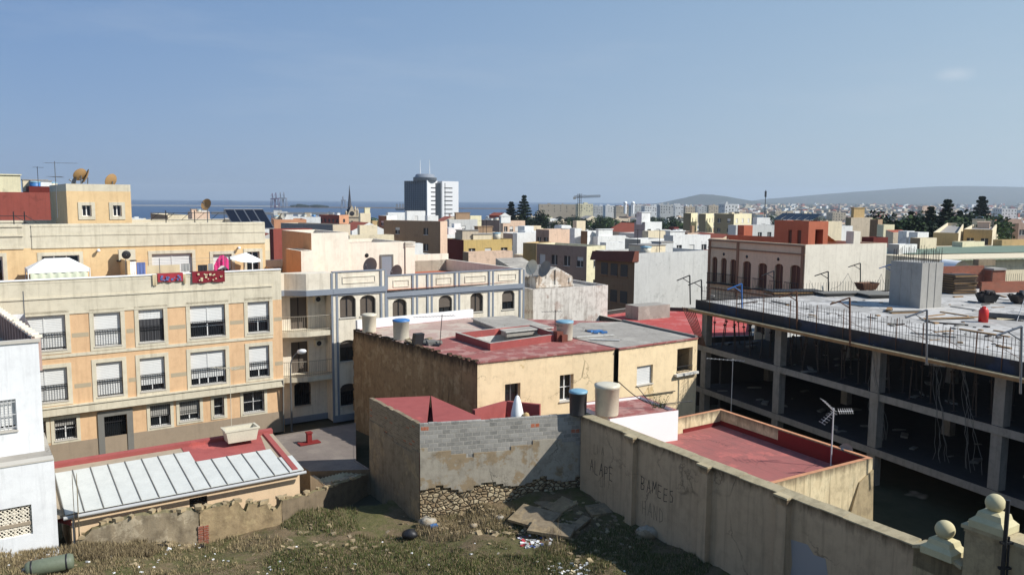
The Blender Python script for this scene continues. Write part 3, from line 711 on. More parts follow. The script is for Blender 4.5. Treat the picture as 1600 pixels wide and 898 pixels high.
# =============== old brown and butter-coloured house ===============
def brown_house():
    z=6.5
    A,B,J,Cc,D,E=(atz(x,y,z) for x,y in ((552,515.6),(746,567),(960,545),(1090,528.5),(975,503),(739.5,496)))
    J2=atz(967,545.5,z)
    # light well
    hole=[atz(x,y,z) for x,y in ((719,530),(768,546),(868,531.5),(828,517.5))]
    poly=ccw([p[:2] for p in (A,B,J,Cc,D,E)])
    root=thing('house','two storey house with crumbling brown gable and butter yellow front under a red roof','house',(B.x,B.y,0))
    mb=MB(); AB=Face(A,B); BJ=Face(B,J); JC=Face(J2,Cc); mats=[MATS[m] for m in ('brown_render','butter_wall','white_lime','red_roof_paint')]
    w1=rect_px(BJ,789,599,813,640); w2=rect_px(BJ,874.5,585,896,626); w3=rect_px(JC,995,571,1020,600); w4=rect_px(JC,1058,543.5,1082,580)
    wall(mb,AB,0,AB.len,-.5,z,(),.2,0); wall(mb,BJ,0,BJ.len,-.5,z,[w1,w2],.3,1)
    off=JC; wall(mb,JC,0,JC.len,-.5,z,[w3,w4],.3,1)
    for p,q in ((Cc,D),(D,E),(E,A)):
        g=Face(p,q); wall(mb,g,0,g.len,-.5,z,(),.2,1 if p is Cc else 2)
    obj('wall',mb,mats,root)
    # roof surface: red part left/front, screed at the right
    mb=MB(); zr=z+.004
    mb.polyhole(poly,[[p[:2] for p in hole]],zr,0)
    hl=[p[:2] for p in hole]; hz=z-3.2
    for i in range(4):
        p,q=hl[i],hl[(i+1)%4]; mb.face([(*p,hz),(*p,zr),(*q,zr),(*q,hz)],1)
    mb.face([(*p,hz) for p in hl],2)
    obj('roof',mb,[MATS['red_roof_paint'],MATS['white_lime'],MATS['roof_screed']],root)
    # curb round the well
    mb=MB(); hh=ccw(hl); oo=inset(hh,-.22); 
    for i in range(4):
        j=(i+1)%4
        mb.hexa([(*oo[i],zr),(*oo[j],zr),(*hh[j],zr),(*hh[i],zr)],[(*oo[i],z+.42),(*oo[j],z+.42),(*hh[j],z+.42),(*hh[i],z+.42)],0,top=1)
    obj('light_well_curb',mb,[MATS['red_paint_fresh'],MATS['roof_screed']],root)
    # screed roof of the right half and pink strip on the left back
    mb=MB(); q=[atz(x,y,z) for x,y in ((967,545),(1089,528.7),(975,503.4),(905,505),(872,520),(905,531))]
    mb.prism([p[:2] for p in q],z+.004,z+.05,0); obj('roof_screed',mb,MATS['roof_screed'],root)
    mb=MB(); q=[atz(x,y,z) for x,y in ((556,517),(640,539),(705,526),(800,507),(739,497))]
    mb.prism([p[:2] for p in q],z+.004,z+.03,0); obj('roof_strip',mb,MATS['pink_screed'],root)
    # raised slab behind the well
    mb=MB(); q=[atz(x,y,z+.35) for x,y in ((739,497),(792,518),(862,511),(800,493))]; q=ccw([p[:2] for p in q]); mb.prism(q,z,z+.3,0); mb.prism(inset(q,-.1),z+.3,z+.36,1,top=0); obj('raised_slab',mb,[MATS['roof_screed'],MATS['white_lime']],root)
    # white low parapet along the back
    mb=MB(); EA=Face(A,E); box_on(mb,EA,.3,EA.len,z,z+.6,-.25,0,0); obj('back_parapet',mb,MATS['white_wall'],root)
    mb=MB(); DC=Face(D,Cc); box_on(mb,DC,0,DC.len,z,z+.18,0,.2,0); obj('roof_edge',mb,MATS['grey_stone'],root)
    # drip edge along the yellow front
    mb=MB(); box_on(mb,BJ,-.02,BJ.len,z-.02,z+.07,-.1,.07,0); box_on(mb,JC,0,JC.len,z-.02,z+.06,-.1,.07,0); obj('eaves_edge',mb,MATS['red_roof_paint'],root)
    mb=MB(); 
    random.seed(3)
    for k in range(60):
        u=random.random()*AB.len; s=random.uniform(.05,.14); box_on(mb,AB,u-s,u+s,z-.01,z+random.uniform(.03,.12),-.22,.03,0)
    for k in range(26):
        zz=random.uniform(.5,6); s=random.uniform(.06,.16); box_on(mb,AB,-random.uniform(.03,.16),.05,zz-s,zz+s,-.3,0,0)
    obj('broken_edge',mb,MATS['brown_render'],root)
    window(root,BJ,w1,.3,frame='bare_metal',surround=0,mull=1); window(root,BJ,w2,.3,mull=1,cross=1); window(root,JC,w3,.2,shutter=1.0)
    # open loggia
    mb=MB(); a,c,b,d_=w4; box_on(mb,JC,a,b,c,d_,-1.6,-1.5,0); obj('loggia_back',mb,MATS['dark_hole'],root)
    mb=MB(); box_on(mb,JC,a-.25,b+.35,c-.2,c-.06,-.1,.25,0); obj('loggia_sill',mb,MATS['white_lime'],root)
    mb=MB(); 
    for k in range(12):
        x=a+(b-a)*k/11; mb.tube(JC.P(x,c,.0),JC.P(x,c+.35,.0),.015,n=4)
    for h in (.0,.35): mb.tube(JC.P(a,c+h,0),JC.P(b,c+h,0),.02,n=5)
    obj('loggia_rail',mb,MATS['iron'],root)
    return AB,BJ,JC,z
BAB,BBJ,BJC,BZ=brown_house()
# =============== block-walled house with sunken red terraces ===============
def block_house():
    z=4.9
    A,B,Cc=(atz(x,y,z) for x,y in ((577,622),(656,663),(911,646.8)))
    root=thing('terrace_house','low house of bare grey concrete blocks over patched render with red terraces','house',(B.x,B.y,.2))
    fa=Face(A,B); fb=Face(B,Cc)
    dn=Vector((-fb.n.x,-fb.n.y,0))
    Ab=A+dirv(33.5)*.1
    # outer walls: blocks above, render below, rubble at foot of the front
    mb=MB()
    z1=fa.uz(655,708)[1]; z2=fb.uz(700,708)[1]
    def prof(f,mi_top,mi_mid,zt,zm,seed,seg=.35,zb=-.6,zr=None):
        random.seed(seed); n=int(f.len/seg); 
        for k in range(n):
            a=f.len*k/n; b=f.len*(k+1)/n
            zz=round((zm+.25*math.sin(k*.37+seed)+.12*random.random())/.2)*.2
            mb.face([f.P(a,zz,.0),f.P(b,zz,.0),f.P(b,zt,.0),f.P(a,zt,.0)],mi_top)
            zr_=zr+.18*math.sin(k*.9)+.1*random.random() if zr else zb
            if zr: 
                mb.face([f.P(a,zb,-.04),f.P(b,zb,-.04),f.P(b,zr_,-.04),f.P(a,zr_,-.04)],3)
                mb.face([f.P(a,zr_,-.04),f.P(b,zr_,-.04),f.P(b,zr_,.035),f.P(a,zr_,.035)],2)
            o=.035
            mb.face([f.P(a,zr_,o),f.P(b,zr_,o),f.P(b,zz,o),f.P(a,zz,o)],mi_mid)
            mb.face([f.P(a,zz,o),f.P(b,zz,o),f.P(b,zz,0),f.P(a,zz,0)],mi_mid)
    prof(fa,0,4,z,z1,1)
    prof(fb,1,2,z,z2,2,zr=1.75)
    ret=Face(A+Vector((-fa.d.x*.0,0,0))+fa.d*0-fa.n*0+(-fa.n)*.25,A)
    obj('wall',mb,[MATS['block_wall_side'],MATS['block_wall_front'],MATS['rough_cement'],MATS['rubble_stone'],MATS['rough_cement_dark']],root)
    # wall thickness, top course with small gaps
    mb=MB(); random.seed(5)
    for f,mi,t in ((fa,0,.2),(fb,1,.2)):
        n=int(f.len/.4)
        for k in range(n):
            a=f.len*k/n; b=f.len*(k+1)/n-.012; h=random.choice([0,0,0,0,0,.02,-.03])
            box_on(mb,f,a,b,z-.25,z+.02+h,-t,-.002,mi)
    obj('top_course',mb,[MATS['block_wall_side'],MATS['block_wall_front']],root)
    # red roof at left: raised right half
    P=atz(673.5,618,z+.1); Q=atz(754,654,z)
    mb=MB(); m0=atz(668,620,z); m1=fb.P(.75,0,0)
    def pr(pts,z0,z1,mi): mb.prism([p[:2] for p in pts],z0,z1,mi)
    e=-.2
    a0=fa.P(0,0,e); b0=fa.P(fa.len,0,e)
    b1=fb.P(.2,0,e); q=fb.P(fb.uz(754,654)[0],0,e); 
    pp=atz(673.5,619,z); kx=fb.P(.65,0,e)
    zt=z-.02; zl=z-.45
    # low left slope: hip from the wall top down to the crease
    l=atz(579,621.5,z); 
    k1=kx-fb.d*.32; p1=pp-fb.d*.05; q2=q+(pp-kx)*.08; dz=Vector((0,0,0)); zb_=zt-.55
    mb.face([(*a0[:2],zt),(*b0[:2],zt-.04),(*k1[:2],zt-.04),(*p1[:2],zt+.05)],0)
    mb.face([(*kx[:2],zt),(*q[:2],zt),(*q2[:2],zt),(*pp[:2],zt+.06)],0)
    mb.face([(*k1[:2],zb_),(*p1[:2],zb_),(*p1[:2],zt+.05),(*k1[:2],zt-.04)],0); mb.face([(*kx[:2],zb_),(*kx[:2],zt),(*pp[:2],zt+.06),(*pp[:2],zb_)],0); mb.face([(*k1[:2],zb_),(*kx[:2],zb_),(*pp[:2],zb_),(*p1[:2],zb_)],0)
    g=Face(p1-fb.d*3.4,q2+fb.d*.3) if 0 else None
    obj('roof',mb,MATS['red_paint_fresh'],root)
    # body under roofs and rear terraces
    mb=MB()
    back=[fa.P(0,0,-.2),fa.P(fa.len-.2,0,-.2),fb.P(fb.len,0,-.22),fb.P(fb.len,0,-5.2),fb.P(1.5,0,-4.0)]
    # terrace floor
    mb.prism([p[:2] for p in (fb.P(.3,0,-.22),fb.P(fb.len+.6,0,-.22),fb.P(fb.len+1.2,0,-4.6),fb.P(.4,0,-4.6))],-.4,3.55,0)
    obj('terrace_floor',mb,MATS['red_roof_paint'],root)
    mb=MB() # red inner walls seen over the blocks
    def seg(p0,p1,z0,z1,t=.18,mi=0):
        g=Face(p0,p1); box_on(mb,g,0,g.len,z0,z1,-t,0,mi)
    k=fb.uz(787,648)[0]; k2=fb.uz(862,640)[0]
    seg(fb.P(k-1.0,0,-1.7),fb.P(k+.9,0,-3.0),3.55,z+.05); seg(fb.P(k+.9,0,-3.0),fb.P(k2,0,-2.0),3.55,z+.05)
    obj('terrace_wall',mb,MATS['red_paint_fresh'],root)
    return fa,fb,z,root
plaster('rough_cement_dark',(138,124,102),stain=.5,scol=(84,68,50),streak=.3,bump=.5,patch=(156,138,108),patch_th=.6,patch_scale=.7)
KA,KB,KZ,KROOT=block_house()
# =============== metal roofed shed ===============
def shed():
    ze=2.6
    L_=atz(105,803,ze); R_=atz(474,733,ze); f=Face(L_,R_); d=f.d; n=f.n
    f=Face(L_-d*.1,R_)
    root=thing('shed','low peach shed with white sheet metal roof patched in red paint along its far edge','shed',(L_.x,L_.y,1))
    D=4.6; zb=3.25; fi=f.off(-.25)
    def uv(px,py,z): 
        p=atz(px,py,z); q=Vector((p.x,p.y,0))-f.A; return q.dot(f.d),-q.dot(f.n)
    mb=MB()
    sr=rect_px(fi,296,776,324,791)
    wall(mb,fi,.25,f.len-.1,.2,ze-.02,[sr],.25)
    g=Face(fi.P(f.len-.1,0),fi.P(f.len-.1,0,-D)); mb.face([g.P(0,.2),g.P(g.len,.2),g.P(g.len,zb-.1),g.P(0,ze-.02)],0)
    g=Face(fi.P(.25,0,-D),fi.P(.25,0)); mb.face([g.P(0,.2),g.P(g.len,.2),g.P(g.len,ze-.02),g.P(0,zb-.1)],0)
    g=Face(fi.P(f.len-.1,0,-D),fi.P(.25,0,-D)); wall(mb,g,0,g.len,-.2,zb-.1)
    obj('wall',mb,MATS['peach_wall'],root)
    window(root,fi,sr,.2,frame='iron',bars=1,sill=False)
    # beige flat roof under the sheets, sloping
    def rp(u,v,dz=0): 
        q=f.P(u,0,-v); q.z=ze+(zb-ze)*v/D+dz; return q
    uS,vS=uv(264,688,zb); uE,vE=uv(282,715,3.0); 
    mb=MB(); 
    for u0,u1,v0,v1,dz,mi in ((-2.2,f.len,0,D,0,0),):
        mb.hexa([rp(u0,v0,-.12),rp(u1,v0,-.12),rp(u1,v1,-.12),rp(u0,v1,-.12)],[rp(u0,v0,dz),rp(u1,v0,dz),rp(u1,v1,dz),rp(u0,v1,dz)],mi)
    obj('roof',mb,MATS['roof_screed_beige'],root)
    # metal sheets, each with upstand ribs
    mb=MB(); n_=14; w=f.len/n_
    for k in range(n_):
        u0,u1=k*w,(k+1)*w
        um=(u0+u1)/2; vv=3.75 if um<5.3 else 2.55
        if um>f.len-w*1.2: vv=1.5
        a,b,c,e=rp(u0+.015,-.12,.06),rp(u1-.015,-.12,.06),rp(u1-.015,vv,.06),rp(u0+.015,vv,.06)
        mb.hexa([p-Vector((0,0,.03)) for p in (a,b,c,e)],[a,b,c,e],0)
        mb.hexa([rp(u0-.022,-.12,.06),rp(u0+.022,-.12,.06),rp(u0+.022,vv,.06),rp(u0-.022,vv,.06)],[rp(u0-.015,-.12,.1),rp(u0+.015,-.12,.1),rp(u0+.015,vv,.1),rp(u0-.015,vv,.1)],1)
    obj('metal_sheeting',mb,[MATS['panel_white'],MATS['grey_stone']],root)
    mb=MB(); mb.hexa([rp(5.3,2.62,.005),rp(f.len-.9,2.62,.005),rp(f.len-.6,D,.005),rp(5.3,D,.005)],[rp(5.3,2.62,.03),rp(f.len-.9,2.62,.03),rp(f.len-.6,D,.03),rp(5.3,D,.03)],0)
    mb.hexa([rp(f.len-.55,0,.005),rp(f.len-.2,0,.005),rp(f.len-.2,D,.005),rp(f.len-.55,D,.005)],[rp(f.len-.5,0,.09),rp(f.len-.25,0,.09),rp(f.len-.25,D,.09),rp(f.len-.5,D,.09)],0)
    mb.hexa([rp(-2.2,D-.25,0),rp(f.len,D-.25,0),rp(f.len,D,0),rp(-2.2,D,0)],[rp(-2.2,D-.25,.2),rp(f.len,D-.25,.2),rp(f.len,D,.2),rp(-2.2,D,.2)],0)
    obj('painted_parapet',mb,MATS['red_paint_fresh'],root)
    mb=MB(); a,b=rp(-.05,-.2,-.05),rp(f.len+.05,-.2,-.05)
    d3=(b-a); m=12
    mb.tube(a,b,.075,n=10,mi=0); 
    mb.tube(rp(.3,-.1,-.1),Vector((rp(.3,-.1).x,rp(.3,-.1).y,1.2)),.05,n=8,mi=0)
    obj('gutter',mb,MATS['white_iron_gutter'],root)
    # red triangle at the left end
    mb=MB(); g=fi.P(0,0,.0); mb.prism([fi.P(-.25,0,-.9)[:2],fi.P(.25,0,.02)[:2],fi.P(.25,0,-.9)[:2]],ze-.6,ze-.02,0); obj('end_flashing',mb,MATS['red_paint_fresh'],root)
    return f,rp,zb,D
flat('white_iron_gutter',(172,172,170),.5); plaster('roof_screed_beige',(160,146,126),stain=.3,scol=(120,108,92),streak=0,bump=.1)
SF,SRP,SZB,SD=shed()
# =============== white house at the left ===============
def white_left():
    d=SF.d; n=SF.n
    e=SF.P(-.25,0,.05)  # right edge of lower front wall
    fl=Face(e-d*12,e); zt=fl.uz(97,716)[1]; zb=.2
    root=thing('white_house','white plastered house with a breeze block opening below and a grilled window above','house',(e.x,e.y,zb))
    lat=rect_px(fl,5,791,50.5,838); lat=(lat[2]-2.0,lat[1],lat[2],lat[3])
    fu0=fl.off(-1.5); ur=fu0.uz(66,640)[0]; fu=Face(fu0.P(0,0),fu0.P(ur,0)); zu=fu.uz(60,533)[1]
    w=rect_px(fu,-14,625,26,674)
    mb=MB()
    wall(mb,fl,0,fl.len,zb,zt,[lat],.25); 
    g=Face(fl.B,fl.P(fl.len,0,-4.4)); wall(mb,g,0,g.len,zb,zt)
    mb.face([fl.P(0,zt,0),fl.P(fl.len,zt,0),fl.P(fl.len,zt,-4.4),fl.P(0,zt,-4.4)],1)
    wall(mb,fu,0,fu.len,zt-.2,zu,[w],.2)
    g=Face(fu.B,fu.P(fu.len,0,-9)); wall(mb,g,0,g.len,zt-.2,zu)
    g=Face(fu.P(fu.len,0,-9),fu.P(0,0,-9)); wall(mb,g,0,g.len,0,zu)
    mb.face([fu.P(0,zu-1,0),fu.P(fu.len,zu-1,0),fu.P(fu.len,zu-1,-9),fu.P(0,zu-1,-9)],1)
    obj('wall',mb,[MATS['white_wall'],MATS['roof_screed']],root)
    mb=MB()
    box_on(mb,fu,0,fu.len+.06,zu-.02,zu+.1,-.2,.06,0)
    box_on(mb,fl,0,fl.len+.0,zt,zt+.06,-.5,.03,0)
    obj('coping',mb,MATS['blue_grey_trim'] if 0 else MATS['stone_sill'],root)
    mb=MB(); c0=fu.P(fu.len-.1,0,-.1); c1=atz(-60,447,zu+.1); g=Face(c1,c0); m=int(g.len/.75)
    for k in range(m):
        a,b=g.len*k/m,g.len*(k+1)/m; box_on(mb,g,a,b,zu-1.2,zu+.12,-.2,0,0); box_on(mb,g,b-.16,b,zu-1.2,zu+.2,0,.12,0)
        mb.hexa([g.P(a,zu+.12,.1),g.P(b,zu+.12,.1),g.P(b,zu+.12,-.26),g.P(a,zu+.12,-.26)],[g.P(a,zu+.16,.1),g.P(b,zu+.24,.1),g.P(b,zu+.24,-.26),g.P(a,zu+.16,-.26)],1)
    obj('side_parapet',mb,[MATS['parapet_shade_tone'],MATS['pale_cream']],root)
    window(root,fu,w,.2,shutter=.85,bars=2)
    # breeze block screen
    a,c,b,d_=lat; mb=MB(); m=max(3,round((b-a)/.28)); r_=max(3,round((d_-c)/.28)); sx=(b-a)/m; sy=(d_-c)/r_
    for i in range(m):
        for j in range(r_):
            cx,cy=a+(i+.5)*sx,c+(j+.5)*sy
            for (x0,y0,x1,y1) in ((-.5,0,0,.5),(0,.5,.5,0),(.5,0,0,-.5),(0,-.5,-.5,0),(-.5,-.5,.5,.5),(-.5,.5,.5,-.5)):
                p,q=fl.P(cx+x0*sx,cy+y0*sy,-.1),fl.P(cx+x1*sx,cy+y1*sy,-.1); mb.tube(p,q,.022,n=4,caps=False)
            for (x0,y0,x1,y1) in ((-.5,-.5,.5,-.5),(-.5,-.5,-.5,.5)):
                mb.tube(fl.P(cx+x0*sx,cy+y0*sy,-.1),fl.P(cx+x1*sx,cy+y1*sy,-.1),.02,n=4,caps=False)
    obj('lattice_screen',mb,MATS['pale_cream'],root)
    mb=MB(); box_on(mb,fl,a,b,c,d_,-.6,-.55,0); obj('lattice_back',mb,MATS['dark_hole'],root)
    return fl,fu,zt,zu
plaster('parapet_shade_tone',(176,150,140),stain=.2,streak=.3)  # mauve tone paints shade on the white house's side parapet
WL,WU,WLT,WUT=white_left()
# =============== boundary wall ===============
def boundary():
    z=4.9
    P=[atz(908,649,z),atz(1430,852,z)]
    f=Face(P[0],P[1])  # n points to the lot side (camera left)
    root=thing('boundary_wall','long cream boundary wall with pilasters, faint graffiti and a ball topped end','wall',(P[0].x,P[0].y,.8))
    mb=MB(); t=.3
    # front face n: Face from far to near -> n=(dy,-dx): points to -x (lot)
    box_on(mb,f,0,f.len,-.2,z-.0,-t,0,0)
    obj('wall_body',mb,MATS['boundary_cream'],root)
    mb=MB(); random.seed(4)
    u=0
    while u<f.len-.05:
        w=min(random.uniform(.7,.95),f.len-u); h=random.uniform(-.012,.012)
        mb.hexa([f.P(u,z+h,.09),f.P(u+w-.01,z+h,.09),f.P(u+w-.01,z+h,-t-.06),f.P(u,z+h,-t-.06)],[f.P(u,z+.04+h,.09),f.P(u+w-.01,z+.04+h,.09),f.P(u+w-.01,z+.13+h,-t-.02),f.P(u,z+.13+h,-t-.02)],0); u+=w
    obj('coping',mb,MATS['coping_stone'],root)
    for px,py in ((984,684),(1099,728),(1221,780)):
        u=f.uz(px,py,.25)[0]; mb=MB(); box_on(mb,f,u-.22,u+.22,-.2,z-.3,-.02,.25,0)
        mb.hexa([f.P(u-.22,z-.3,.25),f.P(u+.22,z-.3,.25),f.P(u+.22,z-.3,-.02),f.P(u-.22,z-.3,-.02)],[f.P(u-.3,z-.02,.33),f.P(u+.3,z-.02,.33),f.P(u+.3,z-.02,-.02),f.P(u-.3,z-.02,-.02)],0)
        box_on(mb,f,u-.3,u+.3,z-.02,z+.05,-.02,.33,1)
        obj('pilaster',mb,[MATS['boundary_cream'],MATS['coping_stone']],root)
    # repaired grey patch
    mb=MB(); pts=[(1236,842),(1262,850),(1272,866),(1290,872),(1294,900),(1285,925),(1232,915),(1238,880)]
    q=[f.uz(x,y) for x,y in pts]
    mb.face([f.P(u,zz,.006) for u,zz in q][::-1],0); obj('plaster_patch',mb,MATS['grey_patch'],root)
    # scratched letters: stroke font
    FT={'L':[[(0,1),(0,0),(.6,0)]],'I':[[(0,0),(0,1)]],'A':[[(0,0),(.35,1),(.7,0)],[(.15,.4),(.55,.4)]],'P':[[(0,0),(0,1),(.55,.95),(.55,.55),(0,.5)]],'E':[[(.6,1),(0,1),(0,0),(.6,0)],[(0,.5),(.5,.5)]],'B':[[(0,0),(0,1),(.5,.9),(.45,.55),(0,.5),(.55,.4),(.5,.05),(0,0)]],
        'M':[[(0,0),(.05,1),(.35,.4),(.65,1),(.7,0)]],'S':[[(.55,.95),(.05,.85),(.1,.55),(.5,.45),(.5,.1),(0,0)]],'H':[[(0,0),(0,1)],[(.55,0),(.55,1)],[(0,.5),(.55,.5)]],'N':[[(0,0),(0,1),(.55,0),(.55,1)]],'D':[[(0,0),(0,1),(.5,.75),(.5,.2),(0,0)]],'J':[[(.5,1),(.5,.1),(.2,0),(0,.2)]],'F':[[(0,0),(0,1),(.5,1)],[(0,.55),(.4,.55)]]}
    def scratch(txt,px,py,px2,h,thick,m):
        u0,z0=f.uz(px,py); u1,z1=f.uz(px2,py+ (px2-px)*.25); w=(u1-u0)/len(txt); mb=MB(); random.seed(len(txt)*7)
        for i,chx in enumerate(txt):
            if chx==' ': continue
            jz=random.uniform(-.08,.08)
            for st in FT[chx]:
                pts=[(u0+w*(i+x*.95+random.uniform(-.04,.04)), z0+jz+h*y+random.uniform(-.03,.03)) for x,y in st]
                for a,b in zip(pts[:-1],pts[1:]):
                    da=Vector((b[0]-a[0],b[1]-a[1])); 
                    if da.length<.01: continue
                    da.normalize(); q=Vector((-da.y,da.x))*thick
                    mb.face([f.P(a[0]-q.x,a[1]-q.y,.004),f.P(b[0]-q.x,b[1]-q.y,.004),f.P(b[0]+q.x,b[1]+q.y,.004),f.P(a[0]+q.x,a[1]+q.y,.004)],0)
        return obj('graffiti',mb,MATS[m],root)
    scratch('LIA',928,706,946,.42,.012,'scratch'); scratch('ALAPE',922,735,960,.6,.018,'scratch_dark'); scratch('LIF',938,757,958,.4,.01,'scratch')
    scratch('BAMEES',1002,764,1056,.55,.018,'scratch_dark'); scratch('HAND',1004,800,1040,.6,.013,'scratch')
    # end with curved step, ball 1, taller pier with ball 2
    E=f.len; mb=MB()
    box_on(mb,f,E,E+2.6,-.2,z-.02,-.42,.06,0)
    n=10
    uB1=f.uz(1470,850)[0]; uB2=f.uz(1549,800)[0]
    zA=f.uz(1470,868)[1]; zP=f.uz(1549,828)[1]
    # rising slab before the taller pier
    prof=[(E,z-.02),(E+.25,z+.05),(uB1-.5,zA-.05),(uB1+.45,zA-.02),(uB2-.62,zA-.1)]
    for a,b in zip(prof[:-1],prof[1:]):
        mb.hexa([f.P(a[0],z-.6,.06),f.P(b[0],z-.6,.06),f.P(b[0],z-.6,-.42),f.P(a[0],z-.6,-.42)],[f.P(a[0],max(a[1],z-.5),.06),f.P(b[0],max(b[1],z-.5),.06),f.P(b[0],max(b[1],z-.5),-.42),f.P(a[0],max(a[1],z-.5),-.42)],0)
        mb.hexa([f.P(a[0],a[1],.16),f.P(b[0],b[1],.16),f.P(b[0],b[1],-.5),f.P(a[0],a[1],-.5)],[f.P(a[0],a[1]+.1,.16),f.P(b[0],b[1]+.1,.16),f.P(b[0],b[1]+.1,-.5),f.P(a[0],a[1]+.1,-.5)],1)
    box_on(mb,f,uB2-.6,uB2+6,-.2,zP-.12,-.5,.12,0)
    box_on(mb,f,uB2-.68,uB2+6,zP-.12,zP-.02,-.56,.2,1)
    box_on(mb,f,uB2-.62,uB2+6,zP-.22,zP-.12,-.53,.15,0)
    obj('gate_pier',mb,[MATS['gate_plaster'],MATS['coping_stone']],root)
    for u,zz,r in ((uB1,zA,.27),(uB2,zP,.25)):
        zc=zz; mb=MB(); c=f.P(u,0,-.17)
        for h0,h1,s0,s1 in ((0,.2,.46,.46),(.2,.32,.46,.34),(.32,.46,.34,.3),(.46,.52,.3,.16)):
            b=[c+f.d*(a*s0)+f.n*(e*s0*.9) for a,e in ((-1,-1),(-1,1),(1,1),(1,-1))]; t_=[c+f.d*(a*s1)+f.n*(e*s1*.9) for a,e in ((-1,-1),(-1,1),(1,1),(1,-1))]
            mb.hexa([(p.x,p.y,zc+h0) for p in b][::-1],[(p.x,p.y,zc+h1) for p in t_][::-1],0)
        mb.sphere((c.x,c.y,zc+.5+r*.92),r,24,0)
        obj('ball_finial',mb,MATS['finial_plaster'],root)
    return f,root
flat('grey_patch',(156,152,150),.9,var=.1); flat('scratch',(112,98,74),.9); flat('scratch_dark',(62,54,44),.9)
WF,WFROOT=boundary()
# =============== house with red tiled terrace ===============
def terrace_right():
    z=4.2
    P1=atz(1126,638,z); P2=atz(1364,715,z); P3=atz(1200,757,z); P4=atz(1061,651,z)
    f=Face(P3,P2); e=f.A-f.d*1.7; d2=(P1-P2).normalized()
    P4b=P4-(P1-P4).normalized()*4.7
    poly=[p[:2] for p in (e,P2,P1,P4b)]
    root,pl=building('terrace_house','flat roofed house with red floored terrace inside a stained cream parapet','house',poly,-.3,z,'stained_cream','red_floor',par=.8,t=.2,topm='salmon_coping')
    k=edge_idx(pl,P2,P1)
    # red painted band on the inner side of the far parapet
    g=Face(P1,P2)  # seen from inside
    mb=MB(); m=g.len
    box_on(mb,g,m*.45,m-.25,z-.8,z-.06,.2,.215,0); box_on(mb,g,.22,m*.45,z-.8,z-.55,.2,.215,0)
    h=Face(P4,P1); box_on(mb,h,0.1,h.len-.22,z-.8,z-.6,.2,.215,0)
    obj('painted_skirting',mb,MATS['dark_red_paint'],root)
    mb=MB(); 
    for q in ((P1,P2),(P2,e),(P4b,P1)):
        gg=Face(q[0],q[1]); s=1 if q[1] is e else 1
    # bevelled corner buttress at the right corner
    mb=MB(); fr=Face(e,P2); mb.hexa([fr.P(fr.len-2.6,-.3,.0),fr.P(fr.len,-.3,.0),fr.P(fr.len,-.3,.25),fr.P(fr.len-2.6,-.3,.25)][::-1],[fr.P(fr.len-.9,z-.9,.0),fr.P(fr.len,z-.5,.0),fr.P(fr.len,z-.5,.06),fr.P(fr.len-.9,z-.9,.06)][::-1],0)
    obj('buttress',mb,MATS['gate_plaster'],root)
    # cracks in the floor / roof litter
    return root,(P1,P2,P3,P4),z
plaster('red_floor',(156,96,90),seams=[(120,.55)],cracks=.7,stain=.5,scol=(126,90,84),streak=0,patch=(178,104,96),patch_th=.6,bump=.12,patch_scale=.8)
plaster('salmon_coping',(196,140,104),stain=.4,scol=(130,96,74),streak=0,bump=.1)
TROOT,TP,TZ=terrace_right()
# white panel wall and little roof between
def white_panel():
    z=4.9; A=atz(953,654,z); B=atz(1060,640.5,z); f=Face(A,B)
    back=[f.A,f.B,f.P(f.len,0,-3.2),f.P(0,0,-3.2)]
    root,pl=building('roof_annex','small annex with bright white front wall carrying two water tanks','house',[p[:2] for p in back],.5,z,'bright_white','red_roof_paint',par=.12,t=.15,topm='red_roof_paint')
    return f,z
WP,WPZ=white_panel()
# =============== low grey roofed yard house ===============
plaster('ruin_shade_tone',(120,106,86),stain=.5,scol=(64,56,46),streak=.2,bump=.8)  # ruin cement with shade put into its colour
def yard_house():
    z=1.2
    pts=[atz(410,688,z),atz(553,665,z),atz(585,705,z),atz(484,733,z)]
    poly=[p[:2] for p in (atz(405,684,z),atz(556,660,z),KA.P(-1.6,0,.12),KA.P(.1,0,.06),atz(484,736,z))]
    root,pl=building('low_house','low house with bare grey screed roof sloping behind the ruined wall','house',poly,-.3,z,'ruin_shade_tone','grey_screed',par=.02,t=.1,topm='grey_screed')
    zz=1.0; q=ccw([atz(x,y,zz)[:2] for x,y in ((474,735),(535,724),(560,740),(508,757))]); mb=MB()
    for i in range(4):
        j=(i+1)%4; ins=inset(q,.18); mb.hexa([(*q[i],-.2),(*q[j],-.2),(*ins[j],-.2),(*ins[i],-.2)],[(*q[i],zz),(*q[j],zz),(*ins[j],zz),(*ins[i],zz)],0,top=1)
    y=obj('yard_shaft',mb,[MATS['pale_cream'],MATS['ruin_cement']]); tag(y,'open topped yard shaft with worn grey coping beside the grey roof','shaft')
    zz=.9; f=Face(atz(508,760,zz),atz(575,742,zz)); mb=MB(); n=26
    rows=[[f.P(f.len*k/n,zz+.05*math.sin(k*math.pi),-v)+Vector((0,0,.035*(1 if k%2 else -1)+.25*v)) for k in range(n+1)] for v in (0,.75)]
    mb.quadgrid(rows,0,True); rows=[[p-Vector((0,0,.01)) for p in r] for r in rows]; mb.quadgrid(rows,0,True)
    o=obj('corrugated_sheet',mb,MATS['coping_stone']); tag(o,'rusty beige corrugated roof sheet over the yard beside the block house','roof sheet')
    p=atz(483,692,z); mb=MB(); mb.obox((p.x,p.y,z+.3),dirv(34),dirv(124),.13,.13,.3); mb.obox((p.x,p.y,z+.62),dirv(34),dirv(124),.17,.17,.035); mb.obox((p.x,p.y,z+.03),dirv(34),dirv(124),.6,.28,.03)
    o=obj('roof_vent',mb,MATS['dark_red_paint']); tag(o,'small dark red chimney vent on the grey screed roof','vent')
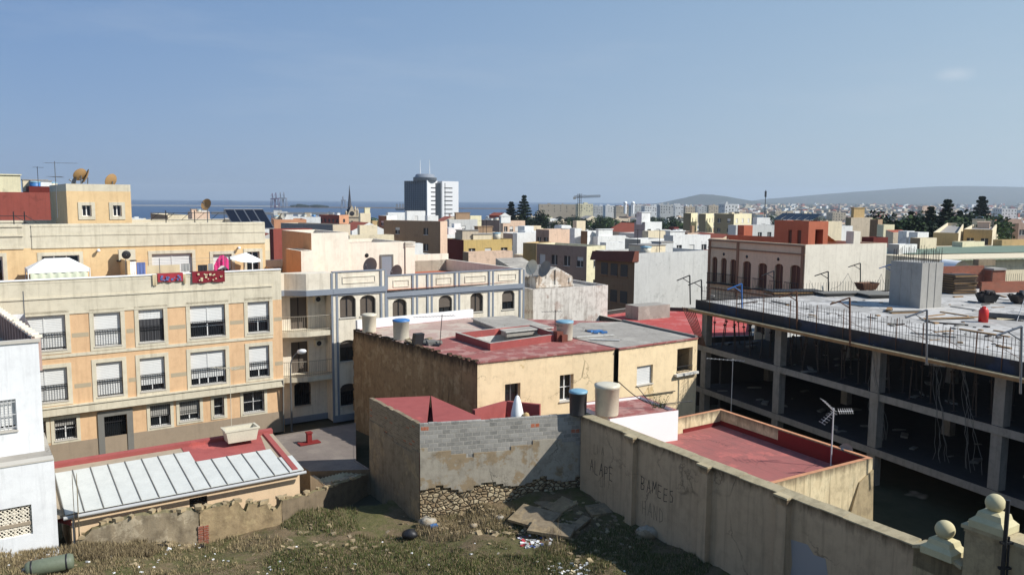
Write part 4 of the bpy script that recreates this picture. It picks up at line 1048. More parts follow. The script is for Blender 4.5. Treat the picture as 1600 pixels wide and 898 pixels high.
plaster('grey_screed',(122,112,104),stain=.35,scol=(84,78,72),streak=0,bump=.1,patch=(134,124,114),patch_th=.6)
yard_house()
# =============== ruined lot wall ===============
def ruined():
    root=None
    base=[(118,852),(309,849),(318,848),(441,815),(575,775)]
    top=[(120,848),(144,828),(180,815),(210,807),(262,800),(303,796),(304,801),(340,790),(375,784),(378,797),(386,798),(388,788),(417,786),(419,795),(436,796),(438,782),(470,776),(505,764),(571,742)]
    pts=[atz(118,852,1.45),atz(312,850,.65),atz(441,816,.85),atz(575,772,-.1)]
    # plan line as polyline, walk along with pixel tops
    segs=[Face(a,b) for a,b in zip(pts[:-1],pts[1:])]
    root=thing('ruined_wall','crumbling rendered stone wall with uneven top across the vacant lot','wall',(pts[1].x,pts[1].y,.6))
    random.seed(11)
    def topy(px):
        for (a,b),(c,d_) in zip(top[:-1],top[1:]):
            if a<=px<=c: return b+(d_-b)*(px-a)/(c-a+1e-6)
        return top[-1][1]
    names=['cement_stretch','rubble_stretch','shade_toned_stretch']  # last stretch coloured darker for the block house's shadow
    for i,f in enumerate(segs):
        mb=MB(); x0=proj(f.P(0,1))[0]; x1=proj(f.P(f.len,1))[0]; n=int((x1-x0)/4); cols=[]
        for k in range(n+1):
            px=x0+(x1-x0)*k/n; u,z=f.uz(px,topy(px)+random.uniform(-1,1)); u=min(max(u,0),f.len); z=max(z,lot_z(*f.P(u,0)[:2],False)+.05); cols.append((u,z))
        th=.38 if i!=2 else .3
        nz=6
        for o,flip in ((0,0),(-th,1)):
            rows=[]
            for j in range(nz+1):
                row=[]
                for (u,z) in cols:
                    zz=-.6+(z+.6)*j/nz; jit=.05*math.sin(u*5+zz*7+i)*math.sin(u*2.3-zz*3)+random.uniform(-.025,.025)
                    row.append(f.P(u,zz,o+(jit if not flip else -jit)))
                rows.append(row)
            mb.quadgrid(rows,0,True); 
            if o==0: fr=rows[-1]; 
            else: bk=rows[-1]
        mb.quadgrid([fr,bk],1,False)
        u0=cols[0]; 
        mb.face([f.P(0,-.6,0),f.P(0,cols[0][1],0),f.P(0,cols[0][1],-th),f.P(0,-.6,-th)],0); mb.face([f.P(f.len,-.6,0),f.P(f.len,cols[-1][1],0),f.P(f.len,cols[-1][1],-th),f.P(f.len,-.6,-th)],0)
        obj(names[i],mb,[MATS[('ruin_cement','ochre_mix','ruin_shade_tone')[i]],MATS['lichen_top']],root)
    f=segs[1]; mb=MB()
    for k in range(10):
        for s in (0,1):
            box_on(mb,f,-.05+s*.22,.15+s*.22,.35+k*.11,.45+k*.11,-.05,.04+.02*((k+s)%2),0)
    obj('brick_quoin',mb,MATS['red_brick'],root)
    mb=MB(); random.seed(2)
    for f,us,n in ((segs[0],(0,6.2),26),(segs[1],(0,4.5),24),(segs[2],(0,6),14)):
        for k in range(n):
            u=random.uniform(*us); p=f.P(min(u,f.len),0,-random.uniform(0,.35)); z=f.uz(*proj((p.x,p.y,1)))[1]
            z=segs_top(f,u,topy); s=random.uniform(.06,.16); mb.obox((p.x,p.y,z+s*.3),dirv(random.uniform(0,90)),dirv(random.uniform(90,180)),s,s*.8,s*.5,0)
    obj('loose_stone',mb,MATS['ochre_stone'],root)
    return segs
def segs_top(f,u,topy):
    px=proj(f.P(u,1))[0]; return f.uz(px,topy(px))[1]
plaster('ochre_mix',(158,138,106),stain=.5,scol=(84,70,52),streak=.1,bump=1.0,patch=(172,152,116),patch_th=.6,patch_scale=1.6)
plaster('lichen_top',(130,120,88),stain=.6,scol=(84,74,52),streak=0,bump=.8)
RS=ruined()
# =============== concrete frame under construction ===============
def frame_building():
    z=8.0
    F0=atz(1092,471,z); F1=atz(1596,568.5,z); f=Face(F0,F1)
    FE=f.P(f.len+16,0); q=dirv(math.degrees(math.atan2(f.d.y,f.d.x))+90)
    Lk=34
    poly=[p[:2] for p in (F0,FE,FE+q*Lk,F0+q*Lk)]
    root=thing('building_frame','unfinished concrete building frame with dark open floors and props under its new top slab','building under construction',(F0.x,F0.y,-1))
    fp=Face(F0,FE); W=fp.len
    # f.n points to the camera side; inside is -n
    core0=atz(1437,482,z)
    hu,hv=None,None
    hole=[atz(x,y,z)[:2] for x,y in ((1538,487.5),(1640,495),(1660,507),(1541,498))]
    sl=ccw(poly)
    mb=MB(); mb.polyhole(sl,[hole],z,0); mb.polyhole(sl,[hole],z-.3,1)
    for i in range(4):
        a,b=sl[i],sl[(i+1)%4]; mb.face([(*a,z-.3),(*b,z-.3),(*b,z),(*a,z)],1)
    for i in range(4):
        a,b=hole[i],hole[(i+1)%4]; mb.face([(*a,z-.3),(*a,z),(*b,z),(*b,z-.3)],1)
    obj('top_slab',mb,[MATS['slab_top'],MATS['frame_concrete']],root)
    # side boards and edge timber
    mb=MB(); box_on(mb,fp,-.2,W,z-.55,z+.12,.05,.13,0); box_on(mb,fp,-.2,W,z-.66,z-.52,.0,.75,1); box_on(mb,fp,-.2,W,z-.52,z-.46,.62,.78,2)
    g=Face(F0+q*Lk,F0); box_on(mb,g,0,g.len+.1,z-.45,z+.1,.02,.08,0)
    obj('edge_formwork',mb,[MATS['formwork'],MATS['timber'],MATS['coping_stone']],root)
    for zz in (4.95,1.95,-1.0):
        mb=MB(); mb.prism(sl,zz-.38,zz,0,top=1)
        obj('floor_slab',mb,[MATS['frame_concrete'],MATS['shade_dark_slab']],root)  # floor tops coloured near black for the shade inside
    # columns
    us=[.6]+[f.uz(px,600)[0] for px in (1211,1365,1561)]; 
    sp=us[-1]-us[-2]; us+= [us[-1]+sp*.9,us[-1]+sp*1.8]
    for u in us:
        for r,v in enumerate((.32,6,12,18,24,30,33.6)):
            c=fp.P(u,0,-v)
            if r>3 and u>30: continue
            mb=MB(); s=.27 if r==0 else .25
            for z0,z1 in ((-4.2,-1.38),(-1,1.57),(1.95,4.57),(4.95,z-.3)): mb.obox((c.x,c.y,(z0+z1)/2),fp.d,fp.n,s,s*.9,(z1-z0)/2)
            obj('column',mb,MATS['frame_concrete'],root)
    # dark walls added at the back and ends so the inside stays dark
    mb=MB(); gb=Face(FE+q*Lk,F0+q*Lk); box_on(mb,gb,0,W*.62,-4,4.5,-.2,0,0); obj('dark_wall',mb,MATS['dark_wall'],root); mb=MB(); g2=Face(F0+q*Lk,F0); box_on(mb,g2,Lk*.25,Lk-2,-4,4.5,-.2,0,0); obj('dark_wall',mb,MATS['dark_wall'],root); mb=MB()
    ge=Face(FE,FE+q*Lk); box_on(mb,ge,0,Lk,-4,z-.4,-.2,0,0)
    obj('dark_wall',mb,MATS['dark_wall'],root)
    # adjustable props under the top slab
    random.seed(9); proto=None; cnt=0
    for v in (.7,1.5,2.6,4.2,6.5,10):
        n=24 if v<2 else 14
        for k in range(n):
            u=.9+ (30)*k/n+random.uniform(-.25,.25); 
            if cnt>=96: break
            c=fp.P(u,0,-v+random.uniform(-.2,.2))
            if proto is None or random.random()<.0:
                mb=MB(); mb.tube((c.x,c.y,4.95),(c.x,c.y,6.6),.035,n=6); mb.tube((c.x,c.y,6.6),(c.x,c.y,7.62),.025,n=6); mb.obox((c.x,c.y,7.64),fp.d,fp.n,.1,.1,.02); mb.obox((c.x,c.y,4.97),fp.d,fp.n,.1,.1,.015)
                mb.obox((c.x,c.y,6.6),fp.d,fp.n,.07,.07,.05)
                proto=obj('prop',mb,MATS['rusty_dark'],root,origin=(c.x,c.y,4.95)); po=proto
            else:
                po=proto.copy(); C.objects.link(po); po.parent=root; po.location=Vector((c.x,c.y,4.95))-ORG[root]
                po.rotation_euler=(random.uniform(-.12,.12),random.uniform(-.12,.12),0)
            cnt+=1
    # beams below slab
    mb=MB()
    for v in (1.0,2.4,3.9,5.6,8,11,14,17): box_on(mb,fp,.3,W-1,z-.42,z-.31,-v-.06,-v+.06,0)
    obj('formwork_joist',mb,MATS['timber'],root)
    # debris on the lower floor edges
    mb=MB()
    for k in range(60):
        u=random.uniform(.5,W-10); v=random.uniform(.4,6); zz=random.choice((4.95,1.95)); s=random.uniform(.05,.2); c=fp.P(u,0,-v); mb.obox((c.x,c.y,zz+s*.3),dirv(random.uniform(0,90)),dirv(random.uniform(90,180)),s*2,s,s*.3)
    o=obj('rubble',mb,MATS['grey_stone'],root); o['kind']='stuff'
    # diagonal raking props at the corner
    mb=MB()
    for k in range(7):
        a=fp.P(.1+k*.05,z-.5,.6-k*.02); b=fp.P(.4+k*.12,5.0,.15); mb.tube(a-fp.d*(1.2-k*.15),b,.03,n=5)
    obj('raking_prop',mb,MATS['rusty_metal'],root)
    # edge rebar fence: starter bars
    nb=0; W2=26
    mb=MB(); k=0; u=0
    while u<W2:
        h=random.uniform(.95,1.15); c=fp.P(u,z,-.25-.04*random.random()); t_=fp.P(u+random.uniform(-.05,.05),z+h,-.25+random.uniform(-.06,.06)); mb.tube(c,t_,.014,n=3,caps=False); u+=random.uniform(.17,.24); nb+=1
    mb.tube(fp.P(0,z+.75,-.26),fp.P(W2,z+.75,-.26),.014,n=4); mb.tube(fp.P(0,z+.3,-.26),fp.P(W2,z+.3,-.26),.012,n=4)
    o=obj('starter_bars',mb,MATS['rusty_dark'],root); o['kind']='stuff'
    # bars along the back edge too
    mb=MB(); g=Face(F0+q*Lk,F0)
    u=0
    while u<g.len-1:
        mb.tube(g.P(u,z,-.2),g.P(u,z+1.0,-.2),.014,n=3,caps=False); u+=.28
    o=obj('starter_bars',mb,MATS['rusty_dark'],root); o['kind']='stuff'
    # lift core
    cA=core0; rr=dirv(math.degrees(math.atan2(q.y,q.x))) # yaw ~23
    fr=Face(cA,cA+rr*5); uR=fr.uz(1472,450)[0]; lf=Face(cA-f.d*9,cA); uL=lf.uz(1390,450)[0]; wl=9-uL
    zt=fr.uz(1440,411)[1]
    cp=ccw([p[:2] for p in (cA,cA+rr*uR,cA+rr*uR-f.d*wl,cA-f.d*wl)])
    mb=MB(); mb.prism(cp,z,zt,0)
    for i in range(4):
        gg=Face(cp[i],cp[(i+1)%4])
        for uu in [x*gg.len/3 for x in (1,2)]: box_on(mb,gg,uu-.03,uu+.03,z,zt-.02,0,.03,0)
    core=obj('lift_core',mb,MATS['concrete'],root)
    mb=MB()
    for i in range(4):
        gg=Face(cp[i],cp[(i+1)%4]); u=.1
        while u<gg.len: mb.tube(gg.P(u,zt,-.12),gg.P(u+random.uniform(-.04,.04),zt+random.uniform(.7,1.1),-.12),.016,n=3,caps=False); u+=.2
    obj('reinforcing_bars',mb,MATS['rusty_dark'],core)
    return fp,z,q,root
flat('rusty_dark',(66,58,54),.8,.2); plaster('shade_dark_slab',(54,52,52),stain=.4,streak=0,scol=(70,68,66)); plaster('dark_wall',(66,63,60),stain=.4,scol=(60,58,56))


FF,FZ,FQ,FROOT=frame_building()
# =============== the town beyond ===============
PAL={'white':(222,222,218),'cream':(220,206,176),'paleyellow':(222,213,178),'yellow':(200,172,112),'tan':(158,132,106),'beige':(190,176,154),'pink':(212,184,160),'mauve':(160,136,122),'grey':(160,158,154),'olive':(140,130,104),'ochre':(188,160,114),'brown':(142,112,86),'maroon':(104,44,38),'salmon':(204,150,116),'red':(146,78,68),'dark':(78,66,60),'lightgrey':(196,196,192)}
for k,c in PAL.items(): plaster('t_'+k,c,stain=.14,scol=tuple(int(v*.6) for v in c),streak=.22,bump=.05,patch=tuple(int(v*.9) for v in c),patch_th=.66)
plaster('t_roofgrey',(150,146,140),stain=.4,scol=(96,92,86),streak=0,bump=0); plaster('t_rooftile',(158,86,66),stain=.4,scol=(110,60,48),streak=0,bump=0)
plaster('green_metal',(112,128,112),stain=.2,scol=(80,90,78),streak=0,bump=0); plaster('green_metal_pale',(176,184,152),stain=.2,scol=(130,140,110),streak=0,bump=0)
flat('far_window',(48,48,50),.5,var=.2); flat('far_frame',(206,204,198),.7)
OCC=[]; ROOFS=[]
def along(Cp,D,px,py=400,lo=1.5,hi=80):
    r=ray(px,py); k=r.x/r.y; den=(D.x-k*D.y)
    if abs(den)<1e-6: return lo
    return max(lo,min(hi,(k*Cp.y-Cp.x)/den))
def town(name,label,pxL,pxC,pxR,y,d,colR,yaw=34,colL=None,roof='t_roofgrey',kind='flat',nR=None,nL=None,rows=2,group=None,cat='house',par=.6,tower=None,drop=None,minL=6,fh=3.0,ww=1.1,wh=1.3,rail=False):
    C0=atd(pxC,y,d); zt=C0.z; C0.z=0; D=dirv(yaw); E=dirv(yaw+90)
    tR=along(C0,D,pxR); tL=along(C0,E,pxL) if pxL<pxC-.5 else minL; tL=max(tL,minL) if pxL>=pxC-.5 else tL
    if tR<=1.6: tR=max(minL*.8,tR)
    z0=min(land_z(C0.x,C0.y)-1.2,zt-4) if drop is None else zt-drop
    P=[C0,C0+D*tR,C0+D*tR+E*tL,C0+E*tL]; OCC.append(((P[0]+P[2])/2,max(tR,tL)/2+.3))
    root=thing(name,label,cat,(C0.x,C0.y,z0),group)
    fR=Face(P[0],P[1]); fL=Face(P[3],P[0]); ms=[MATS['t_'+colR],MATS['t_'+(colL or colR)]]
    hol={}
    for nm,f,n in (('R',fR,nR),('L',fL,nL)):
        n=int(f.len/3.2) if n is None else n; n=min(n,9)
        H=[]
        for r_ in range(rows):
            zz=zt-par-.9-wh-r_*fh
            if zz<z0+.4: break
            for k in range(n):
                u=f.len*(k+.5)/n
                if f.len/n<ww+.3: break
                H.append((u-ww/2,zz,u+ww/2,zz+wh))
        hol[nm]=H
    mb=MB(); wall(mb,fR,0,fR.len,z0,zt,hol['R'],.18,0); wall(mb,fL,0,fL.len,z0,zt,hol['L'],.18,1)
    for a,b in ((P[1],P[2]),(P[2],P[3])): 
        g=Face(a,b); wall(mb,g,0,g.len,z0,zt,(),.2,0)
    obj('wall',mb,ms,root)
    for f,H in ((fR,hol['R']),(fL,hol['L'])):
        for h in H:
            mb=MB(); a,c,b,e=h; mb.face([f.P(a,c,-.17),f.P(b,c,-.17),f.P(b,e,-.17),f.P(a,e,-.17)],0)
            if d<260:
                box_on(mb,f,(a+b)/2-.04,(a+b)/2+.04,c,e,-.18,-.12,1); box_on(mb,f,a,b,c-.08,c,-.05,.08,1)
                if random.random()<.45: box_on(mb,f,a,b,e-(e-c)*random.choice((.4,.6,1)),e,-.16,-.1,1)
            obj('window',mb,[MATS['far_window'],MATS['far_frame']],root)
    mb=MB(); pl=ccw([p[:2] for p in P])
    if kind=='flat': roof_mesh(mb,pl,zt-par,zt+.003,.2,0,0,1)
    elif kind=='gable':
        m0=(P[0]+P[1])/2; m1=(P[2]+P[3])/2; hgt=min(tR*.25,3); 
        a0,a1,b0,b1=[Vector((p.x,p.y,zt)) for p in P]; 
        r0=Vector((m0.x,m0.y,zt+hgt)); r1=Vector((m1.x,m1.y,zt+hgt)); o=(D*.25)
        mb.face([a0-o,a1+o if 0 else r0,r1,b1-o],1); mb.face([r0,a1+o,b0+o,r1],1); mb.face([a0,a1,r0],0); mb.face([b0,b1,r1],0)
    elif kind=='shed':
        e1=[Vector((p.x,p.y,zt+(0 if i in(0,1) else tL*.22))) for i,p in enumerate(P)]; mb.face(e1,1); mb.face([e1[1],Vector((P[2].x,P[2].y,zt)),e1[2]],0); mb.face([e1[0],e1[3],Vector((P[3].x,P[3].y,zt))],0); mb.face([Vector((P[2].x,P[2].y,zt)),Vector((P[3].x,P[3].y,zt)),e1[3],e1[2]],0)
    obj('roof',mb,[ms[0],MATS[roof]],root)
    if tower:
        fx,fy,sx,sy,h,col=tower; q=C0+D*tR*fx+E*tL*fy; w=min(sx,tR*.5)/2; w2=min(sy,tL*.5)/2
        mb=MB(); mb.obox((q.x,q.y,zt-par+h/2),D,E,w,w2,h/2); mb.obox((q.x,q.y,zt-par+h+.05),D,E,w+.12,w2+.12,.06); obj('stair_tower',mb,MATS['t_'+col],root)
    if kind=='flat' and tR>4 and tL>4:
        for _ in range(random.choice((1,2,2,3))):
            q=C0+D*tR*random.uniform(.2,.8)+E*tL*random.uniform(.35,.8); h=random.uniform(.9,2.0); w=random.uniform(.7,min(1.8,tR*.3)); mb=MB(); mb.obox((q.x,q.y,zt-par+h/2),D,E,w,w*.8,h/2,0); mb.obox((q.x,q.y,zt-par+h+.04),D,E,w+.08,w*.8+.08,.05,1); obj('roof_room',mb,[MATS['t_'+random.choice((colR,'white','beige','cream'))],MATS['t_roofgrey']],root)
        ROOFS.append((C0+D*tR*.5+E*tL*.5,zt-par,tR,tL,D,E,d))
    return root,P,zt,fR,fL
random.seed(21)
# fixed neighbours (near)
def tan_arched():
    z=11.3; Cn=atz(1259,382.4,z); Lf=atz(1107.6,372.6,z); D=dirv(23.2); Rt=Cn+D*along(Vector((Cn.x,Cn.y,0)),D,1385)
    f=Face(Lf,Cn); E=(Lf-Cn).normalized(); bk=f.len
    poly=[p[:2] for p in (Lf,Cn,Rt,Rt+E*bk)]
    arch=[(1112,401,1120.5,441),(1126,403,1135,442),(1140.5,405,1150,444),(1160,408,1173,449),(1184,411,1198,451),(1210,412,1223,455),(1234,414,1250,458)]
    H=[(*rect_px(f,*a),.25) for a in arch]; H2=[(h[0],h[1]-4.2,h[2],h[3]-4.2,.25) for h in H]
    p=ccw(poly); i=edge_idx(p,Lf,Cn); j=edge_idx(p,Cn,Rt)
    root,pl=building('townhouse','tan town house with dark brown trim and arched balcony windows beside a blank cream gable','house',poly,-2,z,'tan_brown_wall','t_rooftile',par=1.0,t=.25,holes={i:H+H2},edge_m={j:'pale_cream'})
    for h in H+H2:
        w=window(root,f,h[:4],.18,frame='brown_trim',glass='wood_door',sill=False)
        if h in H:
            mb=MB(); a,c,b=h[0],h[1],h[2]; box_on(mb,f,a-.2,b+.2,c-.12,c,0,.5,0)
            for k in range(9): x=a-.15+(b-a+.3)*k/8; mb.tube(f.P(x,c,.45),f.P(x,c+.95,.45),.015,n=4,caps=False)
            box_on(mb,f,a-.2,b+.2,c+.92,c+.97,.42,.48,0); obj('balcony',mb,MATS['iron'],w)
    mb=MB()
    zz=[z-.12,f.uz(1180,391.5)[1],f.uz(1180,459)[1]]
    for q in zz: box_on(mb,f,0,f.len,q-.08,q+.04,0,.12,0)
    obj('cornice',mb,MATS['brown_trim'],root)
    for u in (.2,f.uz(1153,400)[0],f.len-.25):
        mb=MB(); box_on(mb,f,u-.14,u+.14,-1,z-.2,0,.1,0); obj('pilaster',mb,MATS['brown_trim'],root)
    for px,py in ((1131,397),(1167,401),(1216,405)):
        u,zq=f.uz(px,py); mb=MB(); mb.lathe(f.P(u,zq,.02),[(.01,.01),(.14,.01),(.16,-.01)],10,0,axis=f.n); obj('round_vent',mb,MATS['iron'],root)
    # chimney stack on the blank gable and orange penthouse
    g=Face(Cn,Rt); u0=g.uz(1334,372)[0]; u1=g.uz(1344.5,372)[0]; zc=g.uz(1339,361.5)[1]; mb=MB(); box_on(mb,g,u0,u1,z-.5,zc,-.9,-.002,0); obj('chimney',mb,MATS['pale_cream'],root)
    zt2=z+2.35; c2=Cn+E*2.5+D*1.2; c2.z=0; 
    C2=atz(1264,346,z+1.95); C2.z=0
    tL=along(C2,E,1208); tR=along(C2,D,1292); P=[C2,C2+D*tR,C2+D*tR+E*tL,C2+E*tL]
    mb=MB(); g1=Face(P[0],P[1]); g2=Face(P[3],P[0]); zt2=z+1.95
    hl=[(g2.len*.42,z-1,g2.len*.53,z+1.1),(g2.len*.68,z-1,g2.len*.8,z+1.1)]
    wall(mb,g1,0,g1.len,z-1,zt2,[(g1.len*.35,z-1,g1.len*.75,z+1.2)],.8,0); wall(mb,g2,0,g2.len,z-1,zt2,hl,.15,0)
    for a,b in ((P[1],P[2]),(P[2],P[3])): g=Face(a,b); wall(mb,g,0,g.len,z-1,zt2,(),.2,0)
    roof_mesh(mb,ccw([p[:2] for p in P]),zt2-.35,zt2+.002,.2,0,0,1)
    pt=obj('penthouse',mb,[MATS['terracotta_wall'],MATS['t_rooftile']],root)
    for h in hl: mb=MB(); a,c,b,e=h; mb.face([g2.P(a,c,-.14),g2.P(b,c,-.14),g2.P(b,e,-.14),g2.P(a,e,-.14)],0); obj('door',mb,MATS['wood_door'],pt)
    mb=MB(); q=atd(1164,362,82); zt_=atd(1164,352,82).z; mb.obox((q.x,q.y,(zt_+z-1)/2),D,E,.55,.45,(zt_-z+1)/2)
    obj('terrace_pier',mb,MATS['terracotta_wall'],root)
    mb=MB(); h=Face(Lf+Vector((.3,.1,0))-E*-.3,C2+E*.0); g=Face(Lf+D*2.2,P[3]); box_on(mb,g,0,g.len,z-1,z+.35,-.2,0,0); obj('terrace_parapet',mb,MATS['terracotta_wall'],root)
    # solar collectors
    mb=MB()
    for k in range(5):
        q=C2+E*(.7+k*.95)+D*.6; mb.face([(q.x-.4*E.x,q.y-.4*E.y,zt2+.1),(q.x+.4*E.x,q.y+.5*E.y,zt2+.1),(q.x+.5*E.x+1.2*D.x,q.y+.5*E.y+1.2*D.y,zt2+.7),(q.x-.5*E.x+1.2*D.x,q.y-.5*E.y+1.2*D.y,zt2+.7)],0)
        mb.tube((q.x+1.2*D.x,q.y+1.2*D.y,zt2),(q.x+1.2*D.x,q.y+1.2*D.y,zt2+.85),.04,n=5,mi=1)
    o=obj('solar_panel',mb,[MATS['solar_glass'],MATS['bare_metal']]); tag(o,'row of dark solar collectors on the terracotta penthouse roof','solar panels')
    # rolled yellow awning on the terrace
    q=atz(1288,372,z+.25); mb=MB(); 
    n=12; rows=[[Vector((q.x,q.y,z-.2))+D*(k/n*3.2-1.2)+E*v+Vector((0,0,.75*math.sin(math.pi*min(1,k/n+.12))*(1-.25*v)+.04*math.sin(k*2.2))) for k in range(n+1)] for v in (0,.5,1.0)]
    mb.quadgrid(rows,0,True); o=obj('tarpaulin',mb,MATS['t_yellow']); tag(o,'yellow tarpaulin heaped beside the terracotta penthouse','tarpaulin')
    OCC.append(((Cn+Rt)/2,12))
    return f
TA=tan_arched()
def weathered():
    A=atd(833,451,66); f0=Face(A,A+dirv(30)*20); uR=f0.uz(950,447)[0]; f=Face(f0.A,f0.P(uR,0)); z=(A.z+f.uz(949,446)[1])/2
    back=7
    root=thing('old_house','old white house with stained walls, a gabled upper room and broken plaster','house',(f.A.x,f.A.y,-1))
    P=ccw([p[:2] for p in (f.A,f.B,f.B-f.n*back,f.A-f.n*back)]); mb=MB(); mb.prism(P,-1.5,z-.25,0,top=1)
    for i in range(4): g=Face(P[i],P[(i+1)%4]); box_on(mb,g,0,g.len,z-.26,z,-.2,-.002,0)
    obj('wall',mb,[MATS['stained_white'],MATS['roof_screed']],root)
    g=f.off(-1.6); u0=g.uz(838,440)[0]; u1=g.uz(894,440)[0]; um=g.uz(869,420)[0]; ze=g.uz(841,432)[1]; zg=g.uz(869,417)[1]; zb=z-.3
    mb=MB(); D=5
    fr=[g.P(u0,zb),g.P(u1,zb),g.P(u1,ze-.1),g.P(um,zg),g.P(u0,ze)]; bk=[p-g.n*D for p in fr]
    mb.face(fr,0); mb.face(bk[::-1],0)
    for i in range(5):
        j=(i+1)%5; mb.face([fr[j],fr[i],bk[i],bk[j]],1 if i in (2,3) else 0)
    box_on(mb,g,um-.12,um+.12,zb,zg-.2,0,.12,0); box_on(mb,g,u1-.35,u1,zb,ze-.2,0,.08,0); box_on(mb,g,u0-.1,u1+.1,zb+.2,zb+.38,0,.15,0)
    obj('gabled_room',mb,[MATS['stained_white2'],MATS['roof_screed']],root)
    g=f.off(-3.0); a=g.uz(822,450)[0]; b=g.uz(845,450)[0]; zt=g.uz(830,432)[1]
    mb=MB(); box_on(mb,g,a,b,z-3,zt,-3,0,0); mb.hexa([g.P(a-.3,zt,.3),g.P(b+1,zt,.3),g.P(b+1,zt,-5),g.P(a-.3,zt,-5)],[g.P(a-.3,zt+.1,.3),g.P(b+1,zt+.1,.3),g.P(b+1,zt+1.3,-5),g.P(a-.3,zt+1.3,-5)],1)
    s=obj('side_wing',mb,[MATS['stained_white2'],MATS['roof_screed']],root)
    for q in ((826,436,829.5,458),(834,436,838,462)):
        r=rect_px(g,*q,.02); mb=MB(); box_on(mb,g,r[0],r[2],r[1],r[3],0,.04,0); obj('door',mb,MATS['wood_door'],s)
    OCC.append(((f.A+f.B)/2,9))
weathered()
def red_low():
    z=5.0
    pts=[atz(x,y,z) for x,y in ((921,487),(1000,478),(1075,480),(1210,486),(1195,531),(1100,530),(985,503))]
    poly=ccw([p[:2] for p in pts])
    poly=[p[:2] for p in (atz(921,489,z),atz(985,504,z),atz(1092,527,z),F0_out(1195,z),atz(1182,484,z),atz(1000,478,z))]
    root,pl=building('low_warehouse','low building with broad red painted flat roof behind the yellow house','house',poly,-1.5,z,'dark_wall','red_pink_roof',par=.35,t=.25,topm='roof_screed')
    mb=MB(); q=atz(1012,490,z); mb.obox((q.x,q.y,z+.25),dirv(30),dirv(120),1.8,.9,.6); o=obj('roof_hatch',mb,MATS['roof_screed'],root)
    OCC.append((atz(1080,500,z)*1.0,12))
def F0_out(px,z):
    # a point just outside the frame's back edge
    g0=FF.A; k=ray(px,520); k=k.x/k.y; t=(k*g0.y-g0.x)/(FQ.x-k*FQ.y); p=g0+FQ*t+FF.d*-1.2; return Vector((p.x,p.y,z))
plaster('red_pink_roof',(176,78,74),stain=.3,scol=(136,92,86),streak=0,patch=(188,112,106),patch_th=.6,bump=.05)
red_low()
def brown_white():
    r,P,z,fR,fL=town('brick_block','brown brick faced block with a gabled roof line and blank white side wall',930,992,1106,396,85,'lightgrey',35,'brown',rows=0,minL=8,cat='apartment block')
    E=dirv(125); 
    # brown facade with windows
    f=fL; 
    for r_ in range(3):
        for k in range(3):
            u=f.len*(.25+.25*k); zz=z-2.6-r_*2.9
            mb=MB(); box_on(mb,f,u-.55,u+.55,zz,zz+1.3,0,.03,0); box_on(mb,f,u-.62,u+.62,zz-.1,zz,0,.12,1); obj('window',mb,[MATS['far_window'],MATS['brown_trim']],r)
    mb=MB(); 
    q=[f.P(-.3,z-.6,.5),f.P(f.len*.45,z+.0,.5),f.P(f.len+.3,z-.2,.5)]
    mb.hexa([f.P(-.4,z-1.1,.45),f.P(f.len+.1,z-.9,.45),f.P(f.len+.1,z-.9,-.5),f.P(-.4,z-1.1,-.5)],[f.P(-.4,z-.1,.1),f.P(f.len+.1,z+.25,.1),f.P(f.len+.1,z+.25,-.5),f.P(-.4,z-.1,-.5)],0)
    obj('eaves',mb,MATS['red_brown_wall'],r)
brown_white()
